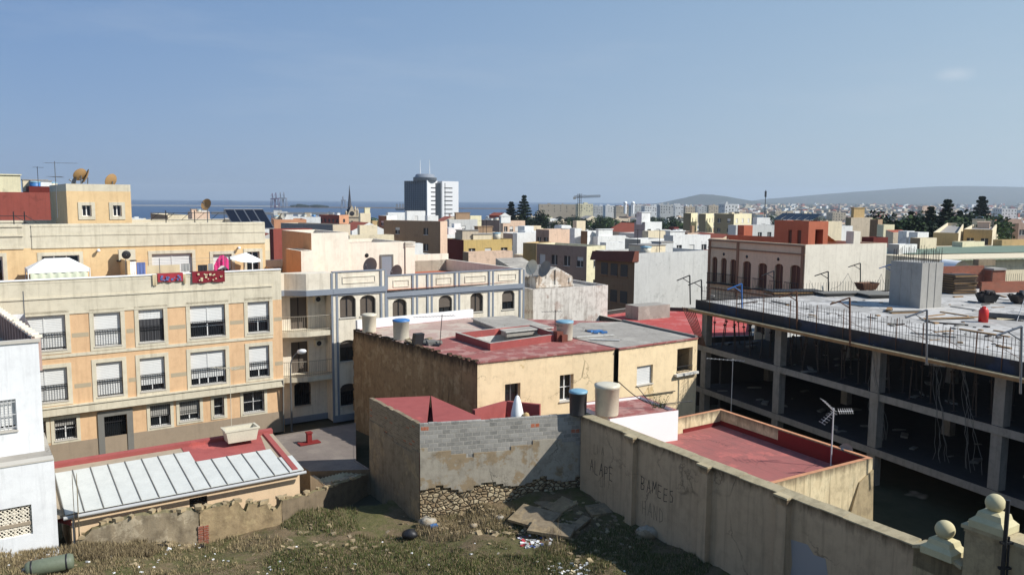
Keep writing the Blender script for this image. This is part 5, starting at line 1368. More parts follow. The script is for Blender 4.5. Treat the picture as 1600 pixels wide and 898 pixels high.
T=[ ('lit_street_box','added white box standing for lit street seen through the top storey',1222,1226,1258,508,66,'white',dict(yaw=24,nR=2,rows=1)),('lit_street_box','second white cabin seen through the frame near its middle',1270,1274,1300,520,64,'white',dict(yaw=24,nR=1,rows=1)),  # white boxes added to stand in for sunlit street beyond the frame
# name,label,pxL,pxC,pxR,y,d,colR,kwargs; darker colL paints shade on many left faces
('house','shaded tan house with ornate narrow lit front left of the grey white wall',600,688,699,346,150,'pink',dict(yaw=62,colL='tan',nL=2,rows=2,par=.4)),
('house','white cube house standing against the foot of the dark glass tower',604,606,633,332,250,'white',dict(nR=0)),
('house','large plain white box building directly beneath the dark glass tower',634,636,665,329.5,235,'white',dict(nR=1,rows=1)),
('house','small bright white house under the white tower face',666,668,685,337,215,'white',dict(nR=1,rows=1)),
('house','plain light grey blank walled building right of the ornate tan house',699,702,746,343,195,'lightgrey',dict(yaw=30,nR=1,rows=1,tower=(.5,.5,4,3,2.2,'tan'))),
('house','pale yellow blank sided block behind the grey walled building',733,735,752,337,255,'paleyellow',dict(nR=0)),
('house','grey brown side of a terrace house beside the white gabled one',752,781,783,344,225,'white',dict(yaw=60,colL='mauve',nL=0)),
('gabled_house','white gabled house with red tiled roof below the tall conifer',764,781,796,337,235,'white',dict(yaw=30,colL='red',kind='gable',roof='t_rooftile',nR=1,nL=0)),
('house','pink and white house with two lit turret bays near the conifers',783,786,820,345,212,'pink',dict(nR=4,rows=2,tower=(.12,.2,3,3,1.8,'white'))),
('house','low peach house with long parapet below the conifers',820,822,845,353,205,'cream',dict(nR=3,rows=1)),
('house','white plain block with step in its roof beyond the yellow house',806,808,838,364,160,'white',dict(nR=0,rows=1)),
('house','yellow house with maroon side wall and terrace doors',699,724.5,800,375,112,'yellow',dict(yaw=30,colL='maroon',nR=3,nL=0,rows=1,wh=2.0,par=.3)),
('house','low pinkish parapeted house in front of the yellow house',725,732,801,394,101,'pink',dict(yaw=32,colL='tan',nR=2,rows=1,par=.8)),
('house','long low grey roofed house behind the yellow house',711,722,786,364,140,'beige',dict(yaw=32,nR=4,rows=1,tower=(.6,.5,3,3,1.6,'tan'))),
('house','small tan block beside the mauve walled house',817,838,842,380,118,'ochre',dict(yaw=60,colL='olive',nL=0)),
('apartment_block','weathered block with shaded mauve wall and a cream lit gable',838,917,946,385,103,'paleyellow',dict(yaw=45,colL='mauve',nL=4,rows=3,nR=1,par=.5)),
('house','brown roof room with pink lit side above the mauve block',837,858,897,359,152,'pink',dict(yaw=40,colL='mauve',nR=0,nL=2,rows=1)),
('house','narrow white wall face between two brown walls',896,898,908,357,150,'white',dict(nR=0)),
('house','narrow brown walled house beside the narrow white wall',907,918,932,361,148,'white',dict(yaw=50,colL='brown',nL=0,nR=0)),
('house','cream lift tower block rising over the terrace roofs',899,901,914,345,200,'cream',dict(nR=0)),
('house','white terraced row with small dark openings behind the mauve block',931,934,977,369,148,'white',dict(nR=5,rows=2,tower=(.3,.4,4,3,1.8,'white'))),
('house','white low house with two storeys of small square windows',944,947,976,379,128,'white',dict(nR=3,rows=2)),
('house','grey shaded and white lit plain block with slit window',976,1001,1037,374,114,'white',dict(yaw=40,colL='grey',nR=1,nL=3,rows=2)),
('house','tall white stepped house with roof terraces',990,1008,1033,347,170,'white',dict(yaw=38,colL='grey',nR=2,rows=2,tower=(.2,.5,4,4,2.6,'white'))),
('house','pale cream house with corniced roof below the stepped white house',1010,1013,1040,361,140,'cream',dict(nR=3,rows=1)),
('house','long white house with yellow balustrade left of the tan town house',1036,1052,1109,368,124,'white',dict(yaw=30,colL='lightgrey',nR=3,rows=1,tower=(.2,.6,3,3,1.2,'white'))),
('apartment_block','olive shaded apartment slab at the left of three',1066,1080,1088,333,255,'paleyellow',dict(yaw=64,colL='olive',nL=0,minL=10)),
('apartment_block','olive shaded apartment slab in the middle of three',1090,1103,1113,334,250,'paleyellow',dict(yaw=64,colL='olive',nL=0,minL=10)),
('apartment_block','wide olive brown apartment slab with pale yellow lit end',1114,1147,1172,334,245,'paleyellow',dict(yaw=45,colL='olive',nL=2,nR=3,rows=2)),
('house','grey white two storey house with green door left of terracotta penthouse',1136,1150,1208,352,165,'lightgrey',dict(yaw=25,nR=4,rows=1)),
('house','small white roof room behind the grey white house',1180,1183,1201,340,190,'white',dict(yaw=25,nR=1,rows=1)),
('house','blank cream gable wall right of the terracotta penthouse',1292,1293,1313,346,125,'cream',dict(yaw=24,nR=0)),
('house','white house with small windows next to the blank cream gable',1312,1314,1330,353,128,'white',dict(yaw=24,nR=2)),
('apartment_block','beige apartment block with deep balconies and laundry',1321,1330,1360,340,168,'beige',dict(yaw=24,colL='olive',nR=3,rows=3,ww=2.2,wh=1.5,tower=(.4,.4,5,4,2.6,'ochre'))),
('house','brown walled house between the beige block and pale yellow end wall',1357,1372,1376,343,160,'tan',dict(yaw=50,colL='brown',nL=2)),
('house','pale yellow blank end wall beside the dark conifers',1378,1381,1395,351,150,'paleyellow',dict(yaw=24,nR=0)),
('house','low grey house with maroon parapet behind the cream gable',1345,1365,1386,371,108,'maroon',dict(yaw=24,colL='maroon',nR=2,rows=1)),
('gabled_house','small grey walled house with red tiled roof by the conifers',1392,1396,1418,363,130,'beige',dict(yaw=24,kind='shed',roof='t_rooftile',nR=1,rows=1)),
('house','white wall with stepped top right of the small tiled house',1412,1417,1427,361,120,'white',dict(yaw=24,nR=0)),
('house','low plain white house behind the lift core',1386,1405,1432,382,98,'white',dict(yaw=24,colL='grey',nR=0,nL=2,rows=1)),
('house','white balconied house with green roof screen',1426,1434,1449,363,118,'white',dict(yaw=24,nR=2,rows=2)),
('house','cream lit low house with dark doorway beside the green screened house',1425,1438,1462,372,104,'cream',dict(yaw=24,colL='tan',nR=2,rows=1)),
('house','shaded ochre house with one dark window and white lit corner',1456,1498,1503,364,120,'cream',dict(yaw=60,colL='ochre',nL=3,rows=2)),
('house','cream yellow lit house with white cornice before the green roof',1500,1504,1537,378,108,'paleyellow',dict(yaw=26,nR=4,rows=2)),
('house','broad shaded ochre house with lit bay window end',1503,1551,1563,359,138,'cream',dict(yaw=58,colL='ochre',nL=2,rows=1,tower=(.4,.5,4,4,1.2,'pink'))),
('house','long ochre parapet wall with white cap at the picture edge',1562,1566,1640,375,118,'ochre',dict(yaw=20,nR=0)),
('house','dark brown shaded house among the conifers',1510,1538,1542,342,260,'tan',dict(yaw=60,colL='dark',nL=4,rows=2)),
('gabled_house','grey house with orange tiled roof beyond the ochre houses',1551,1553,1572,345,240,'lightgrey',dict(yaw=20,kind='shed',roof='t_rooftile',nR=2)),
('apartment_block','grey mauve apartment block with dark balcony openings',1565,1570,1592,342,215,'mauve',dict(yaw=20,nR=3,rows=4,ww=2)),
('apartment_block','grey apartment block with dark windows cut by the picture edge',1588,1592,1650,349,190,'mauve',dict(yaw=20,nR=5,rows=3,ww=2)),
('house','orange rendered low house left of the cream penthouse',205,209,238,345,78,'salmon',dict(nR=0,drop=6)),
('house','brick walled shack house with red roofs behind the orange block',425,427,447,358,95,'red',dict(yaw=34,nR=0)),
('house','grey shaded house left of the orange side wall',440,520,548,351,118,'beige',dict(yaw=55,colL='grey',nL=0,nR=0)),
('house','terracotta roofed long house beyond the cream penthouse',425,428,480,343,150,'salmon',dict(yaw=20,nR=0)),
('house','white row house with parapet piers below the harbour',455,458,502,339,260,'white',dict(yaw=20,nR=7,rows=1,wh=.9)),
('house','brick red house with pointed gables left of the church',500,530,536,336,300,'salmon',dict(yaw=55,colL='red',nL=5,rows=1)),
('house','long cream parapet house behind the stepped cream terrace',544,546,616,368,92,'cream',dict(yaw=33,nR=0)),
('house','tan house with small turret right of the church',561,563,580,333,290,'cream',dict(nR=3,rows=2,tower=(.7,.3,3,3,2.5,'paleyellow'))),
('house','ochre and red balconied house right of the church turret house',580,582,597,345,250,'ochre',dict(nR=3,rows=2)),
('house','reddish brown shaded side wall left of the white cube house',592,604,606,337,230,'white',dict(yaw=60,colL='brown',nL=1)),
('house','grey shed roofed house with white walls near the harbour',425,428,458,334,330,'lightgrey',dict(yaw=20,nR=0)),
('house','white house block partly hidden by the church',560,562,590,352,210,'cream',dict(nR=4,rows=1)),
('house','low grey house with curved roof behind the orange block',238,262,296,336,150,'cream',dict(yaw=34,colL='tan',nR=4,rows=1)),
('house','salmon and tan house behind the solar panels',296,300,330,331,190,'pink',dict(nR=4,rows=1)),
('house','brown shaded house with flat roof beyond the orange block',262,268,312,344,110,'beige',dict(nR=0,colL='brown')),
('house','dark maroon walled house behind the stair tower',42,45,60,291,95,'maroon',dict(yaw=34,colL='maroon',nR=0,drop=12)),
('house','lower dark maroon walled house joined to the stair tower view',58,60,92,303,100,'maroon',dict(yaw=34,colL='maroon',nR=0,drop=12,tower=(.3,.5,3,3,2,'grey'))),
('house','red painted house with yellow roof room at the picture edge',-60,-4,20,300,85,'red',dict(yaw=34,nR=0,drop=12,tower=(.2,.3,4,4,2.4,'paleyellow'))),
('house','red low terrace wall between the red and maroon houses',20,22,80,328,88,'red',dict(yaw=34,colL='maroon',nR=0,drop=8)),
]
for name,label,a,b,c,y,d,col,kw in T:
    town(name,label,a,b,c,y,d,col,cat='apartment block' if name=='apartment_block' else 'house',**kw)
# large green roofed market hall
def green_hall():
    a=atd(1484,407,88); f=Face(a,a+dirv(18)*34); e=f.uz(1700,420); z=a.z
    root=thing('market_hall','long hall with dark green metal roof and paler lower canopy','hall',(f.A.x,f.A.y,land_z(f.A.x,f.A.y)))
    mb=MB(); box_on(mb,f,0,34,-6,z,-24,-.5,0); obj('wall',mb,MATS['t_cream'],root)
    mb=MB(); h=f.off(-9); ur=f.off(-9).uz(1497,398)[0]
    z1=h.uz(1530,398)[1]; z2=f.off(-16).uz(1560,384)[1]
    mb.face([f.P(0,z,.3),f.P(34,z,.3),f.P(34,z1,-9),f.P(1,z1,-9)],1)
    mb.face([f.P(3,z1+.25,-8.7),f.P(34,z1+.25,-8.7),f.P(34,z2,-16),f.P(8,z2,-16)],0); mb.face([f.P(3,z1+.25,-8.7),f.P(8,z2,-16),f.P(3,z1,-23)],0); mb.face([f.P(8,z2,-16),f.P(34,z2,-16),f.P(34,z1,-24),f.P(3,z1,-24)],0)
    for k in range(40): 
        u=k*.85+.2; mb.hexa([f.P(u,z,.3),f.P(u+.05,z,.3),f.P(u+.05,z1,-9),f.P(u,z1,-9)],[f.P(u,z+.05,.3),f.P(u+.05,z+.05,.3),f.P(u+.05,z1+.05,-9),f.P(u,z1+.05,-9)],1)
    obj('roof',mb,[MATS['green_metal'],MATS['green_metal_pale']],root); OCC.append((f.P(17,0,-12),22))
green_hall()
# twin office towers
def towers():
    d=860; C1=atd(666.6,282.5,d); zt=C1.z; C1.z=0; zb=-14
    root=thing('office_tower','twin office tower, dark glass and white faces, with round crown and two masts','office tower',(C1.x,C1.y,zb))
    D=dirv(64); E=dirv(154)
    tR=along(C1,D,682); tL=along(C1,E,632.4); P=[C1,C1+D*tR,C1+D*tR+E*tL,C1+E*tL]
    mb=MB(); mb.prism([p[:2] for p in P],zb,zt,1); 
    fL=Face(P[3],P[0]); fR=Face(P[0],P[1])
    for k in range(18): zz=zb+3+(zt-zb-6)*k/18; box_on(mb,fL,.5,fL.len-.5,zz,zz+1.9,0,.25,0)
    for k in range(12): u=fL.len*(k+.5)/12; box_on(mb,fL,u-.1,u+.1,zb,zt,0,.4,2)
    t=obj('glass_block',mb,[MATS['blue_glass'],MATS['tower_dark'],MATS['blue_grey_trim']],root)
    mb=MB(); box_on(mb,fR,-.6,fR.len,zb,zt+.4,0,1.0,0); box_on(mb,fR,fR.len,fR.len+1.0,zb,zt+.4,-8,1.0,0)
    w=obj('white_face',mb,MATS['tower_white'],root)
    for k in range(10): zz=zt-8-k*4.6; mb=MB(); box_on(mb,fR,fR.len*.35,fR.len*.92,zz,zz+1.2,1.0,1.06,0); obj('window',mb,MATS['far_window'],w)
    C2=atd(691,282.5,d+12); C2.z=0; D2=dirv(40); E2=dirv(130); t2=along(C2,D2,716.5); P2=[C2,C2+D2*t2,C2+D2*t2+E2*15,C2+E2*15]
    mb=MB(); mb.prism([p[:2] for p in P2],zb,zt,0); w=obj('white_block',mb,MATS['tower_white'],root); g=Face(P2[0],P2[1])
    for k in range(10): zz=zt-8-k*4.6; mb=MB(); box_on(mb,g,g.len*.12,g.len*.62,zz,zz+1.2,0,.06,0); obj('window',mb,MATS['far_window'],w)
    mb=MB(); m=(C1+D*tR+C2)/2; a=atd(682,300,d+14); b=atd(691.5,300,d+14); h=Face(a,b); box_on(mb,h,-2,h.len+3,zb,zt-2,-10,0,0); obj('link_core',mb,MATS['tower_grey'],root)
    c=(P[0]+P[2])/2; c=atd(664,275,d+12); r0=(683-646)/2/1244*d
    mb=MB(); mb.lathe((c.x,c.y,zt),[(r0*.92,0),(r0,0.3),(r0,3.2),(r0*1.03,3.4),(r0*.82,4.8),(r0*.8,6.6),(r0*.62,7.6),(0.01,7.7)],28,0); obj('crown',mb,MATS['blue_grey_trim'],root)
    for px in (656.6,671.3):
        q=atd(px,270,d+10); mb=MB(); mb.tube((q.x,q.y,zt+6),(q.x,q.y,atd(px,249,d).z),.45,.2,n=6); obj('mast',mb,MATS['white_paint'],root)
flat('tower_dark',(48,56,66),.3); flat('tower_white',(214,214,214),.6,var=.05); flat('tower_grey',(96,100,100),.6)
towers()
def church():
    d=320; P0=atd(541,338,d); f=Face(P0,P0+dirv(14)*10); uR=f.uz(559,338)[0]; f=Face(f.A,f.P(uR,0)); W=f.len; zb=-12
    root=thing('church','pale stone church front with rose window gable and thin dark spire','church',(f.A.x,f.A.y,zb))
    zg=f.uz(550,338)[1]; za=f.uz(550.5,321)[1]
    mb=MB(); box_on(mb,f,-.6,W+.6,zb,zg,-22,0,0)
    ap=[f.P(.3,zg,0),f.P(W-.3,zg,0),f.P(W/2,za,0)]; bp=[p-f.n*3 for p in ap]
    mb.face(ap,0); mb.face(bp[::-1],0); mb.face([ap[1],bp[1],bp[2],ap[2]],0); mb.face([ap[0],ap[2],bp[2],bp[0]],0)
    box_on(mb,f,-.8,W+.8,zg-.3,zg,-.1,.3,0)
    obj('front',mb,MATS['church_stone'],root)
    mb=MB(); mb.lathe(f.P(W/2,zg+1.1,.05),[(.01,.02),(.75,.02),(.95,0)],16,0,axis=f.n); obj('rose_window',mb,MATS['far_window'],root)
    for k in (-1,0,1): mb=MB(); u=W/2+k*.8; box_on(mb,f,u-.3,u+.3,zg-4.5,zg-2.2+(.4 if k==0 else 0),0,.05,0); obj('window',mb,MATS['far_window'],root)
    c=f.P(W*.35,0,-4); zt=atd(547,289,d+4).z; z1=zg+.5
    mb=MB(); mb.lathe((c.x,c.y,z1-2),[(1.25,0),(1.25,4),(1.35,4.2),(.85,4.4),(.45,9),(.05,zt-z1+2)],8,0); obj('spire',mb,MATS['slate'],root)
    for u,h in ((0,2.4),(W,3.4),(W*.8,4.2)):
        mb=MB(); q=f.P(u,0,-.6); mb.lathe((q.x,q.y,zg),[(.45,0),(.4,h*.55),(.5,h*.6),(.02,h)],6,0); obj('pinnacle',mb,MATS['church_stone'],root)
    OCC.append((f.P(W/2,0,-10),14))
flat('crane_purple',(92,66,96),.7); flat('crane_grey',(130,132,140),.7)
flat('church_stone',(196,182,156),.9,var=.35); flat('slate',(58,60,68),.8)
church()
# --------- loose town behind, each house its own object ---------
MS_=None
def simple_house(px_,py_,x,y,w,l,zt,yaw,col,colL,roofc,kind,nm,base_label,grp):
    D=dirv(yaw);E=dirv(yaw+90); c=Vector((x,y,0)); z0=land_z(x,y)-1
    P=[c-D*w/2-E*l/2,c+D*w/2-E*l/2,c+D*w/2+E*l/2,c-D*w/2+E*l/2]
    mb=MB(); mats=[MATS['t_'+col],MATS['t_'+colL],MATS[roofc],MATS['far_window']]
    fR=Face(P[0],P[1]); fL=Face(P[3],P[0])
    mb.face([fR.P(0,z0),fR.P(w,z0),fR.P(w,zt),fR.P(0,zt)],0); mb.face([fL.P(0,z0),fL.P(l,z0),fL.P(l,zt),fL.P(0,zt)],1)
    for a,b in ((P[1],P[2]),(P[2],P[3])): g=Face(a,b); mb.face([g.P(0,z0),g.P(g.len,z0),g.P(g.len,zt),g.P(0,zt)],0)
    pl=ccw([p[:2] for p in P])
    if kind=='gable':
        h=w*.22; m0=(P[0]+P[1])/2; m1=(P[2]+P[3])/2; r0=Vector((m0.x,m0.y,zt+h)); r1=Vector((m1.x,m1.y,zt+h)); q=[Vector((p.x,p.y,zt)) for p in P]
        mb.face([q[0],r0,r1,q[3]],2); mb.face([r0,q[1],q[2],r1],2); mb.face([q[0],q[1],r0],0); mb.face([q[2],q[3],r1],0)
    else:
        roof_mesh(mb,pl,zt-.6,zt+.002,.2,0,0,2)
        for _ in range(random.choice((2,2,3,4))):
            if random.random()<.9:
                q=c+D*random.uniform(-w*.32,w*.32)+E*random.uniform(-l*.32,l*.32); s=random.uniform(.5,1.9); h=random.uniform(.6,2.7); mb.obox((q.x,q.y,zt-.6+h/2),D,E,s,s*random.uniform(.6,1.1),h/2,random.choice((0,0,1)))
    rows=max(1,min(3,int((zt-z0)/3))); 
    for f in (fR,fL):
        n=min(6,max(2,int(f.len/2.8)))
        for r_ in range(rows):
            for k in range(n):
                if random.random()<.2: continue
                u=f.len*(k+.5)/n+random.uniform(-.2,.2); zz=zt-2.6-r_*3-(random.random()<.3)*.8; 
                mb.face([f.P(u-.5,zz,.03),f.P(u+.5,zz,.03),f.P(u+.5,zz+1.25,.03),f.P(u-.5,zz+1.25,.03)],3)
                if f is fR: mb.face([f.P(u-.65,zz-.12,.05),f.P(u+.65,zz-.12,.05),f.P(u+.65,zz,.05),f.P(u-.65,zz,.05)],0)
    if nm=='far_house':
        FARN[0]+=1
        if FARN[0]>285: FARM.append(mb); return
    o=obj(nm,mb,mats); auto(o,base_label,px_,nm.replace('_',' '),grp)
FARN=[0]; FARM=[]
def scatter_town():
    random.seed(5); cnt=0
    cols=['white']*18+['cream']*7+['paleyellow']*2+['beige']*4+['pink']*2+['salmon','ochre','lightgrey','lightgrey','tan','mauve']
    y=118
    while y<1000:
        stepy=11.5+ (y-118)*.05
        az=-.72
        while az<.78:
            stepx=(10.5+ (y-118)*.026)
            x=az*y+random.uniform(-2,2); yy=y+random.uniform(-3,3); az+=stepx/y
            d=math.hypot(x,yy); g=land_z(x,yy)
            # shore keeps clear
            if x/yy<.0 and yy>820: continue
            w=random.uniform(6,stepx*.92); l=random.uniform(7,min(stepy*.8,18)); h=random.choice((3.5,5.5,6.5,6.5,7.5,9.0))*(1 if d<450 else random.choice((.9,1.1,1.5)))
            zt=g+h
            if yy<170: zt=min(zt,6.2)
            pxc,pyc=proj((x,yy,zt))
            if not(-60<pxc<1660): continue
            if any((o[0].x-x)**2+(o[0].y-yy)**2<(o[1]+max(w,l)*.45)**2 for o in OCC): continue
            # ridge line of roofs to respect the photograph: sea stays open on the west side
            lim=336 if pxc<420 else (338 if pxc<800 else (334 if pxc<1060 else 331))
            if pyc<lim: zt-= (lim-pyc)*d/1244; 
            if zt<g+2.8: continue
            # park belts
            if 815<pxc<1065 and 330<d<800 and random.random()<.42: continue
            if 1395<pxc<1560 and 150<d<420 and random.random()<.75: continue
            if d>250 and random.random()<.22: continue
            yaw=(34 if pxc<1080 else 24)+random.uniform(-5,5)
            col=random.choice(cols); colL=col if random.random()<.7 else random.choice(('brown','tan','beige','mauve','maroon'))
            gable=random.random()<.12; roofc='t_rooftile' if gable or random.random()<.22 else 't_roofgrey'
            cn={'paleyellow':'pale yellow','lightgrey':'pale grey'}.get(col,col)
            dist='near' if d<200 else ('midway' if d<420 else 'far')
            rf='tiled gable' if gable else ('terracotta roof' if roofc=='t_rooftile' else 'grey roof')
            side='' if colL==col else ', '+colL+' side'
            simple_house(pxc,pyc,x,yy,w,l,zt,yaw,col,colL,roofc,'gable' if gable else 'flat','town_house' if d<330 else 'far_house',f'{dist} {cn} town house, {rf}{side}','houses of the town')
            OCC.append((Vector((x,yy,0)),max(w,l)*.42)); cnt+=1
        y+=stepy
    print('scatter',cnt)
scatter_town()
# tall far blocks right of the harbour
random.seed(31)
FB=[(842,900,319,1000,'beige'),(902,926,318.5,980,'paleyellow'),(927,942,322,1050,'lightgrey'),(945,960,321,1100,'white'),(962,982,322.5,1080,'beige'),(985,1004,321,1150,'lightgrey'),(1006,1030,322,900,'white'),(1031,1052,320,850,'lightgrey'),(1055,1068,321,900,'white'),(1070,1086,323,1000,'beige'),(1088,1104,322,1050,'lightgrey'),(1106,1128,321,1100,'beige'),(1131,1152,319,700,'white'),(760,778,338,520,'white'),(1440,1462,322,1500,'pink'),(1300,1322,332,900,'beige'),(1566,1590,326,800,'white'),(1210,1240,330,1000,'beige')]
for i,(a,b,y,d,col) in enumerate(FB):
    A=atd(a,y,d); B=atd(b,y,d); w=(B-A).length; c=(A+B)/2; 
    simple_house((a+b)/2,y,c.x,c.y+8,w,14,A.z,random.uniform(2,10),col,col,'t_roofgrey','flat','apartment_block',f'distant {dict(paleyellow="pale yellow",lightgrey="pale grey").get(col,col)} apartment block at the horizon','distant apartment blocks')
# distant scatter of houses on the plain: one mass
def plain_mass():
    random.seed(77); mb=MB()
    for k in range(1500):
        az=random.uniform(.0,.72); d=1250*math.exp(random.random()*1.45); x=az*d; y=d
        if land_z(x,y)<-14.5: continue
        w=random.uniform(5,14)*(1+d/4000); l=w*random.uniform(.5,1); h=random.uniform(3,7)*(1+d/5000); yaw=random.uniform(0,60); z=land_z(x,y)
        mb.obox((x,y,z+h/2-1),dirv(yaw),dirv(yaw+90),w/2,l/2,h/2+1,random.choice((0,0,1,1,2,3,4,4)))
    obj('distant_houses',mb,[MATS['t_white'],MATS['t_beige'],MATS['t_rooftile'],MATS['t_cream'],MATS['t_mauve']],kind='stuff')
plain_mass()
def far_mass():
    mb=MB()
    for k,m in enumerate(FARM):
        c=(0,1,3,0,4)[k%5]; i0=len(mb.v); mb.v+=m.v
        for f,mi,sm in zip(m.f,m.m,m.sm): mb.f.append(tuple(i0+a for a in f)); mb.m.append({0:c,1:c,2:(2 if k%6==0 else 5),3:6}[mi]); mb.sm.append(sm)
    if mb.v: obj('distant_houses',mb,[MATS['t_white'],MATS['t_beige'],MATS['t_rooftile'],MATS['t_cream'],MATS['t_mauve'],MATS['t_roofgrey'],MATS['far_window']],kind='stuff')
far_mass()
# =============== trees ===============
def leafcloud(mb,c,rx,rz,n,s,mi=0,seed=0):
    for _ in range(n):
        while True:
            p=Vector((random.uniform(-1,1),random.uniform(-1,1),random.uniform(-1,1)))
            if .25<p.length<1: break
        q=Vector((c[0]+p.x*rx,c[1]+p.y*rx,c[2]+p.z*rz)); a=Vector((random.uniform(-1,1),random.uniform(-1,1),random.uniform(-.6,.6))).normalized()*s*random.uniform(.6,1.3); b=a.orthogonal().normalized()*s*random.uniform(.5,1.1)
        mb.face([q-a,q-b,q+a,q+b],mi)
def tree_broad(seed,h=9,r=4,mat='leaf_dark'):
    random.seed(seed); root=thing('tree','','tree',(0,0,0)); mb=MB(); mb.tube((0,0,-.5),(0,0,h*.5),.28,.16,n=7)
    for k in range(5): a=k*1.3; mb.tube((0,0,h*.35),(math.cos(a)*r*.5,math.sin(a)*r*.5,h*.7),.12,.04,n=5)
    obj('trunk',mb,MATS['bark'],root,origin=(0,0,0)); mb=MB()
    for k in range(16):
        a=random.uniform(0,6.28); rr=r*math.sqrt(random.random())*.75; leafcloud(mb,(math.cos(a)*rr,math.sin(a)*rr,h*random.uniform(.45,.88)),r*random.uniform(.25,.42),r*random.uniform(.2,.34),75,.28,random.choice((0,0,1)))
    obj('crown',mb,[MATS[mat],MATS['leaf_mid']],root,origin=(0,0,0)); return root
def tree_araucaria(seed,h=20):
    random.seed(seed); root=thing('norfolk_pine','','tree',(0,0,0)); mb=MB(); mb.tube((0,0,-.5),(0,0,h*.97),.35,.06,n=7); obj('trunk',mb,MATS['bark'],root,origin=(0,0,0)); mb=MB()
    L_=15
    for k in range(L_):
        t=k/(L_-1); z=h*(.16+.82*t); rr=(1-t)**.75*h*.24+.5; nb=9
        if random.random()<.12: rr*=.6
        for b in range(nb):
            a=b*6.283/nb+k*.5; e=rr*random.uniform(.75,1.1)
            for s in range(9):
                q=(s+.6)/9; c=(math.cos(a)*e*q,math.sin(a)*e*q,z+e*.18*q); leafcloud(mb,c,.45+.3*(1-q),.4,7,.34,0)
    obj('crown',mb,[MATS['leaf_dark']],root,origin=(0,0,0)); return root
def tree_palm(seed,h=9):
    random.seed(seed); root=thing('palm_tree','','palm',(0,0,0)); mb=MB(); mb.tube((0,0,-.5),(.2,0,h),.28,.2,n=8); obj('trunk',mb,MATS['bark'],root,origin=(0,0,0)); mb=MB()
    for k in range(26):
        a=k*2.4; el=random.uniform(-.3,1.1); Lf=2.8; pts=[]
        for s in range(6):
            t=s/5; pts.append(Vector((.2+math.cos(a)*Lf*t*math.cos(el*(1-t*.5)),math.sin(a)*Lf*t*math.cos(el*(1-t*.5)),h+Lf*t*math.sin(el)-1.7*t*t)))
        sd_=Vector((-math.sin(a),math.cos(a),0))
        for p,q in zip(pts[:-1],pts[1:]):
            for sg in (-1,1): mb.face([p,q,q+sd_*sg*.34-Vector((0,0,.22)),p+sd_*sg*.34-Vector((0,0,.22))],0)
    obj('crown',mb,[MATS['leaf_mid']],root,origin=(0,0,0)); return root
BR=[tree_broad(1),tree_broad(2,10,4.6),tree_broad(3,8,3.6,'leaf_pale')]; AR=[tree_araucaria(5),tree_araucaria(6,18)]; PM=tree_palm(8)
USED={}
def plant(proto,px,ytop,d,h0,label,cat='tree',yb=None):
    t=atd(px,ytop,d); zb=land_z(t.x,t.y); s=max(.25,(t.z-zb)/h0); loc=(t.x,t.y,zb)
    if proto not in USED: USED[proto]=1; o=proto; o.location=loc; o.scale=(s,s,s); o.rotation_euler=(0,0,random.uniform(0,6)); ORG[o]=Vector(loc)
    else: o=dup(proto,loc,random.uniform(0,6),s)
    return auto(o,label,px,cat,'trees of the town')
for px,y,d in ((819,306,380),):
    plant(AR[0],px,y,d,20,'tall dark norfolk pine rising over the pink and white house')
for px,y,d in ((799,316,420),): plant(AR[1],px,y,d,18,'thin norfolk pine left of the tallest one')
for px,y,d in ((1481,313,205),(1535,308,300),(1455,324,215),(1424,331,190),(1500,330,230)): plant(AR[px%2],px,y,d,20-2*(px%2),'dark norfolk pine among the trees east of the town')
for px,y,d in ((578,333,420),(592,335,430),(608,335,440),(1330,341,330),(963,338,600)): plant(PM,px,y,d,11.4,'palm tree standing out above the town roofs','palm')
random.seed(15)
for k in range(64):
    px=random.uniform(822,1064); y=random.uniform(334,352); d=random.uniform(380,760); plant(random.choice(BR),px,y,d,9.5,'dark bushy tree in the park belt behind the roofs')
for k in range(46):
    px=random.uniform(1395,1552); y=random.uniform(331,352); d=random.uniform(165,300); plant(random.choice(BR),px,y,d,9.5,'dark tree in the grove by the ochre houses')
for k in range(26):
    px=random.uniform(1150,1600); y=random.uniform(331,345); d=random.uniform(450,900); plant(random.choice(BR),px,y,d,9.5,'far green tree on the plain below the ridge')
for px,y,d in ((842,336,390),(832,330,390),(790,335,430),(757,338,450),(1285,338,400),(1308,337,420)): plant(random.choice(BR),px,y,d,9.5,'round dark tree beside the norfolk pines')
# =============== harbour ===============
def bar(name,px0,px1,y,d,h,dep,mat,label=None,cat=None,zb=-15.5,kind=None):
    A=atd(px0,y,d);B=atd(px1,y,d); f=Face(A,B); mb=MB(); box_on(mb,f,0,f.len,zb,zb+.5+h,-dep,0,0); o=obj(name,mb,MATS[mat])
    if kind: o['kind']=kind
    else: tag(o,label,cat)
    return o
bar('breakwater',150,432,321,2900,5.5,20,'t_lightgrey','long pale concrete breakwater across the harbour mouth','breakwater')
bar('breakwater',430,830,324,2750,3.2,20,'t_tan','low brown rubble mole behind the church and the tower','breakwater')
bar('quay',330,520,333,1500,5,14,'t_roofgrey','grey harbour quay with low sheds behind the white row house','quay')
def island():
    mb=MB(); A=atd(455,322,2700); B=atd(512,322,2700); f=Face(A,B); random.seed(3)
    for k in range(60):
        u=random.uniform(0,f.len); h=4+7*math.exp(-((u/f.len-.2)/.2)**2)+5*math.exp(-((u/f.len-.7)/.25)**2); leafcloud(mb,f.P(u,-13+h*.5,-random.uniform(0,20)),5,h*.5,40,1.6,0)
    o=obj('tree_belt',mb,MATS['leaf_dark']); o['kind']='stuff'
island()
